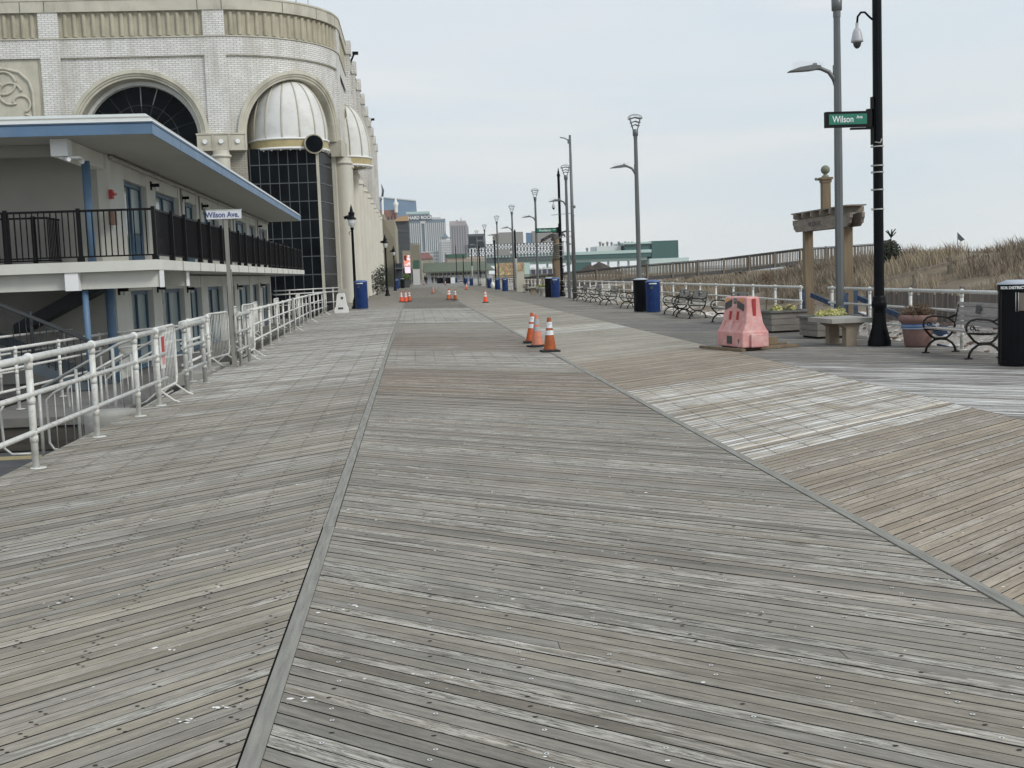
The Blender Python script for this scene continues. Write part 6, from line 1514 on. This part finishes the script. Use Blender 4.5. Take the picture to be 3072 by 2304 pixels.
# red brick rooftop building behind the tan one
t = thing('brick_rooftop_building', 'reddish brick building with a white lantern cupola and a thin white mast', 'building'); Y = 420; mb = MB(); x0, x1, zt = bgbox(mb, 1139, 1189, 630, Y, 30); mb.build('wall', mat('red_brick_far', (0.27, 0.16, 0.13), 0.9, var=0.2, scale=0.3), t)
mb = MB(); window_grid(t, 'winddark', 'window', x0, x1, zt - 5, zt - 2, Y - 0.1, 5, 1, 0.4, 0.8)
mb = MB(); q = W(1188, 620, Y); mb.lathe([(0.6, zt - 1), (0.6, zt + 0.2), (0.7, zt + 1.2), (1.0, zt + 2.3), (0.5, zt + 2.6), (0.1, zt + 4.2)], (q.x, Y - 1, 0), 10); mb.build('cupola', 'white', t)
t = thing('wind_mast', 'thin white mast with curved blades above the tan building', 'mast'); Y = 300; a = W(1149, 660, Y); b_ = W(1147, 590, Y); c = W(1144, 553, Y); mb = MB(); mb.tube([(a.x, Y, 10), (a.x, Y, a.z), (b_.x, Y, b_.z)], 0.28, 6); mb.build('pole', 'white', t)
mb = MB(); d = W(1141, 605, Y); mb.tube([(b_.x, Y, b_.z), (c.x + .35, Y, (b_.z + c.z) / 2), (c.x, Y, c.z)], [0.3, 0.34, 0.08], 6); mb.tube([(b_.x, Y, b_.z - 0.5), (d.x, Y, d.z)], [0.3, 0.15], 6); mb.build('blade', 'steel', t)
# tan sloping building on the left
t = thing('tan_building', 'windowless olive tan building with a sloping shoulder just beyond the casino', 'building'); Y = 215
def X_(px, py): return W(px, py, Y)
mb = MB(); a = X_(1136, 655); b_ = X_(1152, 654); c = X_(1157, 676); d = X_(1180, 713); e = X_(1182, 765); f = X_(1188, 830)
mb.extr([(a.x - 6, 0), (f.x, 0), (e.x, e.z), (d.x, d.z), (c.x, c.z), (b_.x, b_.z), (a.x - 6, a.z)], lambda u, v, w: (u, w, v), Y, Y + 2); mb.build('end_wall', 'tanwall', t)
mb = MB(); g = W(1188, 672, Y + 20); mb.extr([(a.x - 6, 0), (g.x, 0), (g.x, g.z), (b_.x, g.z), (b_.x, a.z + 0.8), (a.x - 6, a.z + 0.8)], lambda u, v, w: (u, w, v), Y + 2.1, Y + 45); mb.build('rear_block', 'tanlight', t)
# grey windowed building with apricot roof
t = thing('grey_glass_building', 'grey gridded building with an apricot wedge roof', 'building'); Y = 330; mb = MB(); x0, x1, zt = bgbox(mb, 1188, 1226, 664, Y, 40); mb.build('wall', 'greyglass', t)
mb = MB()
for i in range(19): x = x0 + (x1 - x0) * i / 18; mb.box(x - 0.03, x + 0.03, Y - 0.1, Y - 0.02, 4, zt)
for j in range(10): z = 4 + (zt - 4) * j / 9; mb.box(x0, x1, Y - 0.2, Y - 0.11, z - 0.07, z + 0.07)
mb.build('grid', 'steel', t)
mb = MB(); p_ = W(1227, 645, Y); q_ = W(1178, 662, Y); mb.extr([(q_.x, zt + 0.02), (x1, zt + 0.02), (x1, p_.z), (W(1195, 655, Y).x, W(1195, 652, Y).z)], lambda u, v, w: (u, w, v), Y - 1, Y + 30); mb.build('wedge_roof', 'apricot', t)
t = thing('olive_block', 'olive block with battlement top in front of the striped tower', 'building'); Y = 420; mb = MB(); x0, x1, zt = bgbox(mb, 1231, 1259, 735, Y, 30); 
for i in range(5): x = x0 + (x1 - x0) * (i + 0.5) / 5; mb.box(x - 0.2, x + 0.2, Y, Y + 3, zt + 0.01, zt + 0.7)
mb.build('wall', 'tanwall', t)
t = thing('street_arch_building', 'small reddish roofed building with a tan arch at the end of the boardwalk', 'building'); Y = 520; mb = MB(); x0, x1, zt = bgbox(mb, 1262, 1300, 776, Y, 20); mb.build('wall', 'tanlight', t)
mb = MB(); mb.extr([(x0, zt), (x1, zt), (x1 - 2, W(1290, 758, Y).z), (x0, W(1270, 758, Y).z)], lambda u, v, w: (u, w, v), Y - 0.5, Y + 18); mb.build('roof', mat('rose_roof', (0.30, 0.15, 0.15), 0.8), t)
mb = MB(); 
for x in (x0 + 0.6, x1 - 0.8): mb.box(x - 0.4, x + 0.4, Y - 0.3, Y - 0.02, 0, zt - 0.8)
mb.build('piers', 'concrete', t)
# row of shop fronts on the left side of the boardwalk
SH = [(1207, 1231, 752, 200, 'tanlight', 'small tan shop with a wedge roof behind the pink screen'), (1186, 1206, 790, 182, 'billdark', 'dark low shopfront beside the tan building'), (1228, 1240, 798, 250, 'concrete', 'pale shopfront right of the pink screen'), (1238, 1250, 795, 300, 'billgrey', 'grey shopfront farther along the left side'), (1249, 1259, 800, 360, 'tanwall', 'last small shopfront on the left side')]
for (a, b_, tp, Y, mm, lab) in SH:
    t = thing('shopfront', lab, 'shop', group='low shopfronts beyond the casino'); mb = MB(); x0, x1, zt = bgbox(mb, a, b_, tp, Y, 20); mb.build('wall', mm, t)
    mb = MB(); window_grid(t, 'winddark', 'shop_window', x0, x1, 0.4, 2.6, Y - 0.05, 3, 1, 0.8, 1)
    mb = MB(); mb.box(x0 - 0.1, x1 + 0.1, Y - 1.0, Y - 0.06, 2.9, 3.1); mb.build('awning', RN.choice(['pavroof2', 'cream', 'red_sign', 'steel']), t)
# green awning house
t = thing('green_gable', 'small dark green gabled roof right of the pink screen', 'building'); Y = 240; mb = MB(); a = W(1240, 781, Y); b_ = W(1259, 806, Y); c = W(1238, 806, Y); mb.extr([(c.x, c.z), (b_.x, b_.z), (b_.x, a.z), (a.x, a.z)], lambda u, v, w: (u, w, v), Y, Y + 8); mb.build('roof', 'pavroof2', t); mb = MB(); mb.box(c.x, b_.x, Y + .1, Y + 8, 0, c.z - 0.02); mb.build('wall', 'cream', t)
# pink screen
t = thing('led_screen', 'bright pink and red advertising screen on a post above a white panel', 'screen', (0, 0, 0)); Y = 190
a = W(1211, 766, Y); b_ = W(1231, 798, Y); c = W(1231, 819, Y)
def emis(name, c1, c2, st=0.55, sc=1.2):
    m, nt, b = newmat(name); n = noise_(nt, coord(nt), sc, 2, 0.5, 1.5); col = mix(nt, ramp(nt, n, 0.46, 0.54), c1, c2)
    nt.links.new(col, b.inputs['Base Color']); nt.links.new(col, b.inputs['Emission Color']); b.inputs['Emission Strength'].default_value = st; return m
M['scr1'] = emis('screen_picture', (0.75, 0.25, 0.18), (0.85, 0.68, 0.70)); M['scr2'] = emis('screen_white', (0.85, 0.62, 0.72), (0.88, 0.70, 0.78), 0.55, 0.3); M['scrd'] = emis('screen_dark', (0.10, 0.02, 0.02), (0.3, 0.05, 0.05), 0.3)
mb = MB(); mb.box(a.x, b_.x, Y, Y + 0.3, b_.z, a.z); mb.build('upper_screen', 'scr1', t); mb = MB(); mb.box(a.x + .02, a.x + 0.45, Y - 0.02, Y - 0.005, (a.z + b_.z) / 2, a.z - 0.02); mb.build('dark_area', 'scrd', t)
mb = MB(); mb.box(a.x + 0.08, b_.x, Y, Y + 0.3, c.z, b_.z - 0.1); mb.build('lower_screen', 'scr2', t); mb = MB(); mb.box(a.x + 0.4, a.x + 0.6, Y + 0.05, Y + 0.25, 0, c.z - 0.01); mb.build('post', 'black', t)
# planter / kiosk clutter left far
t = thing('kiosk', 'green and brown planted kiosk below the pink screen', 'kiosk', (-1.15, 186, 0)); mb = MB(); mb.box(-0.6, 0.6, -0.5, 0.5, 0, 1.1); mb.build('base', 'chev', t); mb = MB(); leafy(mb, (0, 0, 1.2), 0.75, 1.1, 350, 0.14, 0); mb.build('foliage', ['leafgreen'], t)
for (x, y, s, lab) in ((-3.6, 118, 1.0, 'dark leafless shrub just past the end of the casino'), (-3.3, 128, 1.2, 'dark shrub behind the farther lantern lamp'), (-3.6, 145, 1.4, 'dark shrub against the tan building')):
    scatter_plant('dark_shrub', lab, 'shrub', (x, y, 0), 'shrub', 420, 0.7 * s, 2.6 * s, 0.12, 'bark', 0.05)
# pavilion
t = thing('green_pavilion', 'long low pavilion with an olive green hipped roof', 'pavilion'); Y = 330; a = W(1313, 786, Y); b_ = W(1458, 783, Y); c = W(1484, 808, Y); d = W(1313, 815, Y)
mb = MB(); zr = (a.z + b_.z) / 2; ze = (c.z + d.z) / 2
mb.add([(d.x - 4, Y, ze), (c.x, Y, ze), (b_.x, Y + 9, zr), (a.x - 4, Y + 9, zr), (d.x - 4, Y + 20, ze), (c.x, Y + 20, ze), (d.x - 4, Y, ze - .3), (c.x, Y, ze - .3)], [(0, 1, 2, 3), (1, 5, 2), (3, 2, 5, 4), (0, 3, 4), (6, 7, 1, 0)]); mb.build('roof', 'pavroof', t)
mb = MB(); mb.box(d.x - 3, c.x - 1.5, Y + 2.5, Y + 18, 0, ze - 0.1); mb.build('wall', 'cream', t)
mb = MB(); window_grid(t, 'winddark', 'window', d.x - 2, c.x - 2, 1.5, ze - 0.35, Y + 2.45, 14, 1, 0.8, 0.7)
mb = MB(); window_grid(t, 'tanlight', 'pillar', d.x - 2, c.x - 2, 0.2, ze - 0.3, Y + 2.4, 15, 1, 0.12, 1)
t = thing('teal_roofed_hall', 'teal roofed hall with pale arcaded wall behind the green pavilion', 'building'); Y = 430; mb = MB(); x0, x1, zt = bgbox(mb, 1340, 1455, 772, Y, 12); mb.build('wall', mat('blush_wall', (0.45, 0.37, 0.30), 0.8, var=0.1, scale=0.2), t); mb = MB(); mb.box(x0, W(1400, 770, Y).x, Y - 0.5, Y + 12, zt + 0.02, zt + 1.3); mb.build('roof', 'pavroof2', t); mb = MB(); window_grid(t, 'hrglass', 'window', x0, x1, zt - 1.4, zt - 0.4, Y - 0.1, 22, 1, 0.25, 1)
# black fence at the right far edge
mb = MB(); mb.box(6.6, 8.2, 243.2, 243.3, 0, 1.2); mb.box(5.2, 6.62, 262, 262.1, 0, 1.2); mb.box(6.5, 6.6, 243.31, 261.9, 0, 1.2); mb.build('black_fence', 'blackmatte', label='low black fence panels in front of the green pavilion', cat='fence')
# billboards and lattice truss
def truss(m, x0, x1, z0, z1, Y, nx, nz, r):
    for j in range(nz + 1): z = z0 + (z1 - z0) * j / nz; m.beam((x0, Y, z), (x1, Y, z), r, r)
    for i in range(nx + 1): x = x0 + (x1 - x0) * i / nx; m.beam((x, Y, z0), (x, Y, z1), r, r)
    for i in range(nx):
        for j in range(nz):
            xa, xb = x0 + (x1 - x0) * i / nx, x0 + (x1 - x0) * (i + 1) / nx; za, zb_ = z0 + (z1 - z0) * j / nz, z0 + (z1 - z0) * (j + 1) / nz
            m.beam((xa, Y, za), (xb, Y, zb_), r * 0.8, r * 0.8); m.beam((xb, Y, za), (xa, Y, zb_), r * 0.8, r * 0.8)
t = thing('billboard_frame', 'steel lattice structure carrying dark and grey billboards above the pier', 'billboard'); Y = 560
mb = MB(); p0 = W(1396, 775, Y); p1 = W(1690, 765, Y); ptop = W(1500, 703, Y); zmid = W(1540, 731, Y).z
truss(mb, p0.x, p1.x, p0.z - 2, zmid, Y, 30, 3, 0.32); truss(mb, W(1452, 0, Y).x, W(1482, 0, Y).x, zmid, ptop.z, Y, 3, 3, 0.35); truss(mb, W(1569, 0, Y).x, W(1578, 0, Y).x, zmid, ptop.z, Y, 1, 3, 0.35); mb.build('lattice', 'steel', t)
def bill(px0, px1, t0, b0, m_, nm='billboard'):
    a = W(px0, t0, Y); b_ = W(px1, b0, Y); mb = MB(); mb.box(a.x, b_.x, Y - 2, Y - 0.6, b_.z, a.z); mb.build(nm, m_, t)
bill(1404, 1452, 710, 743, 'billdark'); bill(1402, 1454, 703, 708.5, 'steel', 'catwalk'); bill(1482, 1494, 702, 731, 'billboard_brown' if False else 'tanwall'); bill(1494.2, 1569, 698, 730, 'billgrey'); bill(1577, 1594, 699, 730, 'bluetower'); bill(1594.3, 1672, 694, 726, 'billgrey')
bill(1485, 1530, 748, 766, 'billgrey'); 
# pier building
t = thing('pier_building', 'long teal glass pier building with white bands reaching out over the beach', 'pier building'); Y = 600
mb = MB(); a = W(1458, 766, Y); b_ = W(1990, 742, Y); zt = b_.z - 0.4; z1 = zt - 4.0; z2 = z1 - 7.5
zt = W(1700, 757, Y).z; z1 = W(1700, 766, Y).z; z2 = W(1700, 779, Y).z
x0, x1 = a.x, W(2035, 740, Y).x
mb.box(x0, x1 - 14, Y, Y + 30, z1, zt); mb.build('upper_band', 'mint', t)
mb = MB(); mb.box(x0, x1 - 14.1, Y + 0.5, Y + 30, z2, z1 - 0.01); g_ = mb.build('glass_band', 'tealglass', t)
mb = MB(); mb.box(x0 + 2, x1 - 16, Y + 2, Y + 30, z2 - 1.6, z2 - 0.01)
for i in range(16): x = x0 + (x1 - x0 - 20) * i / 15; mb.box(x - 0.5, x + 0.5, Y + 4, Y + 5, -1, z2 - 1.5)
mb.build('under_band', 'mint', t)
mb = MB(); e = W(1875, 722, Y); f = W(2020, 722, Y); zz = e.z - 3.0
mb.box(e.x, x1 - 14.2, Y + 1, Y + 30, zt + 0.01, zt + 3.0); mb.build('upper_glass', 'tealglass', t)
mb = MB(); mb.box(e.x - 1, x1 - 14, Y - 0.5, Y + 30, zt + 3.01, zt + 3.9); mb.build('roof_band', 'mint', t)
mb = MB(); mb.box(x1 - 13.9, x1, Y, Y + 30, z2 - 1, zt + 4.2); mb.build('end_block', 'tealglass', t)
mb = MB(); mb.box(e.x + 12, x1 + 5, Y - 1.5, Y + 30, -1, z2 - 1.05); mb.build('base_block', mat('pale_mint', (0.50, 0.60, 0.58), 0.5, var=0.04), t)
mb = MB(); p_ = W(1795, 738, Y); mb.box(p_.x, e.x - 1.1, Y + 6, Y + 28, zt + 0.02, zt + 2.6); mb.build('white_roof_block', 'cream', t)
mb = MB()
for px in (1768, 1797, 1808, 1817, 1830, 1843, 1865, 1885, 1895, 1905): q = W(px, 740, Y); h = RN.uniform(0.5, 1.6); mb.lathe([(0.5, 0), (0.5, h), (0.9, h + 0.2), (0.3, h + 1.0)], (q.x, Y + 8, zt + (2.6 if px > 1800 else 0)), 8)
mb.build('roof_vent', 'billgrey', t)
mb = MB(); q = W(1727, 788, Y); q2 = W(1775, 788, Y); mb.box(q.x, q2.x, Y + 1, Y + 3, -1, z2 - 1.7); mb.build('ground_floor_glass', 'tealglass', t)
# ferris wheel
t = thing('ferris_wheel', 'tiny ferris wheel arc above the teal pier building', 'ferris wheel'); Y = 1500; c = W(1690, 760, Y); mb = MB(); R_ = W(1726, 760, Y).x - c.x
mb.tube([(c.x + R_ * math.cos(a), Y, c.z + R_ * math.sin(a)) for a in [2 * pi * i / 40 for i in range(40)]], 0.35, 4, closed=True)
for i in range(20): a = 2 * pi * i / 20; mb.tube([(c.x, Y, c.z), (c.x + R_ * math.cos(a), Y, c.z + R_ * math.sin(a))], 0.12, 3, caps=False)
mb.build('wheel', 'billgrey', t)
for i in range(20): a = 2 * pi * i / 20; mb = MB(); mb.ball((c.x + R_ * math.cos(a), Y, c.z + R_ * math.sin(a) - 1), 1.2, 6); mb.build('cabin', 'steel', t)
mb = MB(); mb.tube([(c.x - 6, Y, 0), (c.x, Y, c.z), (c.x + 6, Y, 0)], 0.5, 4); mb.build('support', 'steel', t)
# beach cabins
cab = None
for i in range(6):
    Y = 205; x = W(1599 + i * 17, 800, Y).x
    labs = ['leftmost of the purple beach cabins', 'second purple beach cabin from the left', 'third purple beach cabin, left of the lamp pole', 'purple beach cabin just left of the carved bird post', 'purple beach cabin behind the carved bird post', 'rightmost purple beach cabin, past the black pole']
    if cab is None:
        cab = thing('beach_cabin', labs[0], 'cabin', (x, Y, 0.2), group='row of purple beach cabins'); mb = MB(); mb.box(-0.46, 0.46, 0, 1.5, 0, 1.9); mb.build('wall', mat('cabin_purple', (0.06, 0.065, 0.11), 0.7), cab)
        mb = MB(); mb.add([(-0.55, -0.1, 1.9), (0.55, -0.1, 1.9), (0, -0.1, 2.3), (-0.55, 1.6, 1.9), (0.55, 1.6, 1.9), (0, 1.6, 2.3)], [(0, 1, 2), (0, 2, 5, 3), (1, 4, 5, 2), (3, 5, 4)]); mb.build('roof', 'cream', cab)
        mb = MB(); mb.box(-0.46, -0.38, -0.03, -0.01, 0, 1.9); mb.box(0.38, 0.46, -0.03, -0.01, 0, 1.9); mb.build('trim', 'cream', cab)
    else: dup(cab, (x, Y, 0.2), 0, labs[i])
# mural
t = thing('mural_wall', 'low wall with a yellow and pink painted mural below the pier building', 'mural'); Y = 260; a = W(1488, 790, Y); b_ = W(1573, 811, Y)
m, nt, b = newmat('mural_paint'); n = noise_(nt, coord(nt), 0.9, 3, 0.6, 1.8); n2 = noise_(nt, mapping(nt, coord(nt), (1, 1, 1), (20, 0, 0)), 1.1, 3, 0.6, 1.5)
col = mix(nt, ramp(nt, n, 0.45, 0.55), (0.50, 0.44, 0.22), (0.36, 0.20, 0.15)); col = mix(nt, ramp(nt, n2, 0.55, 0.62), col, (0.16, 0.15, 0.07)); nt.links.new(col, b.inputs['Base Color']); M['mural'] = m
mb = MB(); mb.box(a.x, b_.x, Y, Y + 0.4, 0.2, a.z); mb.build('painted_wall', 'mural', t)
mb = MB(); b2 = W(1590, 790, Y); mb.box(b_.x + 0.02, b2.x, Y, Y + 0.4, 0.2, a.z - 0.1); mb.build('pale_end', 'mint', t)
# low slatted walls beyond the railing
for (px0, px1, Y, lab) in ((1478, 1500, 215, 'short slatted fence left of the mural'), (1500, 1700, 190, 'long low pale slatted fence on the beach below the cabins')):
    a = W(px0, 820, Y); b_ = W(px1, 820, Y); mb = MB()
    for k in range(4): mb.box(a.x, b_.x, Y, Y + 0.05, 0.2 + k * 0.32, 0.40 + k * 0.32)
    mb.build('slat_fence', 'rampwood', label=lab, cat='fence')
# mound of dark earth
t = MB(); Y = 330; p0 = W(1727, 806, Y); p1 = W(1875, 803, Y); N = 40; vs = []; fs = []
for j in range(12):
    for i in range(N + 1):
        u = i / N; v = j / 11; x = p0.x + (p1.x - p0.x) * u; yy = Y + 16 * v
        pk = max(0, 1 - abs(u - 0.57) / 0.46) ** 0.95 * 0.95; pk = max(pk, max(0, 1 - abs(u - 0.36) / 0.34) * 0.82)
        h = pk * (1 - abs(v - 0.5) * 2) * 1.0
        z = 0.3 + h * (W(1815, 783, Y).z + 0.2) + 0.15 * noise.noise(Vector((x * 0.5, yy * 0.5, 0))); vs.append((x, yy, z if h > 0 else -1))
for j in range(11):
    for i in range(N): fs.append((j * (N + 1) + i, j * (N + 1) + i + 1, (j + 1) * (N + 1) + i + 1, (j + 1) * (N + 1) + i))
t.add(vs, fs, True); t.build('earth_mound', mat('dark_earth', (0.055, 0.043, 0.033), 0.95, var=0.2, scale=0.5), label='dark brown mound of earth on the beach beyond the wooden walkway', cat='mound')
# far dune line behind the walkway (scrub)
mb = MB()
for _ in range(5200):
    px = RN.uniform(1700, 2420); Y = RN.uniform(120, 190); q = W(px, 800, Y); x = q.x; z = dune_h(x, Y)
    hh = RN.uniform(0.2, 0.75); w = 0.05; mb.add([(x - w, Y, z), (x + w, Y, z), (x + RN.uniform(-.2, .2), Y, z + hh)], [(0, 1, 2)], mi=RN.randrange(2))
mb.build('beach_scrub', ['grass_tan', 'grass_brown'], kind='stuff')

# ------------------------------------------------------------------ sky, sun, haze
w = bpy.data.worlds.new('World'); scene.world = w; w.use_nodes = True; nt = w.node_tree
bg = nt.nodes['Background']; out = nt.nodes['World Output']
SUN_EL, SUN_AZ = math.radians(38), math.radians(134)     # compass-like angle from +Y towards +X
sky = nt.nodes.new('ShaderNodeTexSky'); sky.sky_type = 'NISHITA'; sky.sun_disc = False; sky.sun_elevation = SUN_EL; sky.sun_rotation = SUN_AZ; sky.air_density = 1.0; sky.dust_density = 2.0
tc = nt.nodes.new('ShaderNodeTexCoord'); sp = nt.nodes.new('ShaderNodeSeparateXYZ'); nt.links.new(tc.outputs['Generated'], sp.inputs[0])
n1 = noise_(nt, mapping(nt, tc.outputs['Generated'], (1.2, 1.2, 7.0)), 1.6, 5, 0.5, 0.4)
n2 = noise_(nt, mapping(nt, tc.outputs['Generated'], (2.0, 2.0, 16.0), (3, 1, 2)), 1.5, 4, 0.5, 0.3)
el = ramp(nt, sp.outputs[2], 0.0, 0.30)
c_low = mix(nt, ramp(nt, n1, 0.40, 0.60), (6.95, 7.30, 7.35), (6.3, 7.0, 7.4))
c_high = mix(nt, ramp(nt, n1, 0.38, 0.62), (6.6, 7.1, 7.5), (5.8, 6.65, 7.35))
cl = mix(nt, el, c_low, c_high)
cl = mix(nt, math_(nt, 'MULTIPLY', ramp(nt, n2, 0.50, 0.66), 0.55), cl, (7.6, 7.6, 7.5))
col = mix(nt, 0.92, sky.outputs[0], cl)
nt.links.new(col, bg.inputs['Color']); bg.inputs['Strength'].default_value = 0.10
sl = bpy.data.lights.new('Sun', 'SUN'); sl.energy = 1.5; sl.angle = math.radians(18); sl.color = (1.0, 0.96, 0.90)
so = bpy.data.objects.new('Sun', sl); COL.objects.link(so)
d = Vector((math.cos(SUN_EL) * math.sin(SUN_AZ), math.cos(SUN_EL) * math.cos(SUN_AZ), math.sin(SUN_EL)))
so.rotation_euler = d.to_track_quat('Z', 'Y').to_euler(); so.location = (60, -40, 60)
hz = MB(); hz.box(-700, 1200, -80, 3400, -3.3, 320)
m = bpy.data.materials.new('haze'); m.use_nodes = True; nt = m.node_tree; nt.nodes.clear(); o_ = nt.nodes.new('ShaderNodeOutputMaterial'); v = nt.nodes.new('ShaderNodeVolumePrincipled')
v.inputs['Color'].default_value = (0.92, 0.96, 1.0, 1); v.inputs['Density'].default_value = 0.00007; nt.links.new(v.outputs[0], o_.inputs['Volume'])
hz.build('haze', m, kind='stuff')
scene.view_settings.view_transform = 'Standard'; scene.view_settings.look = 'None'; scene.view_settings.exposure = 0.25; scene.view_settings.gamma = 1.0
scene.render.engine = 'CYCLES'
scene.cycles.volume_bounces = 0; scene.cycles.max_bounces = 6
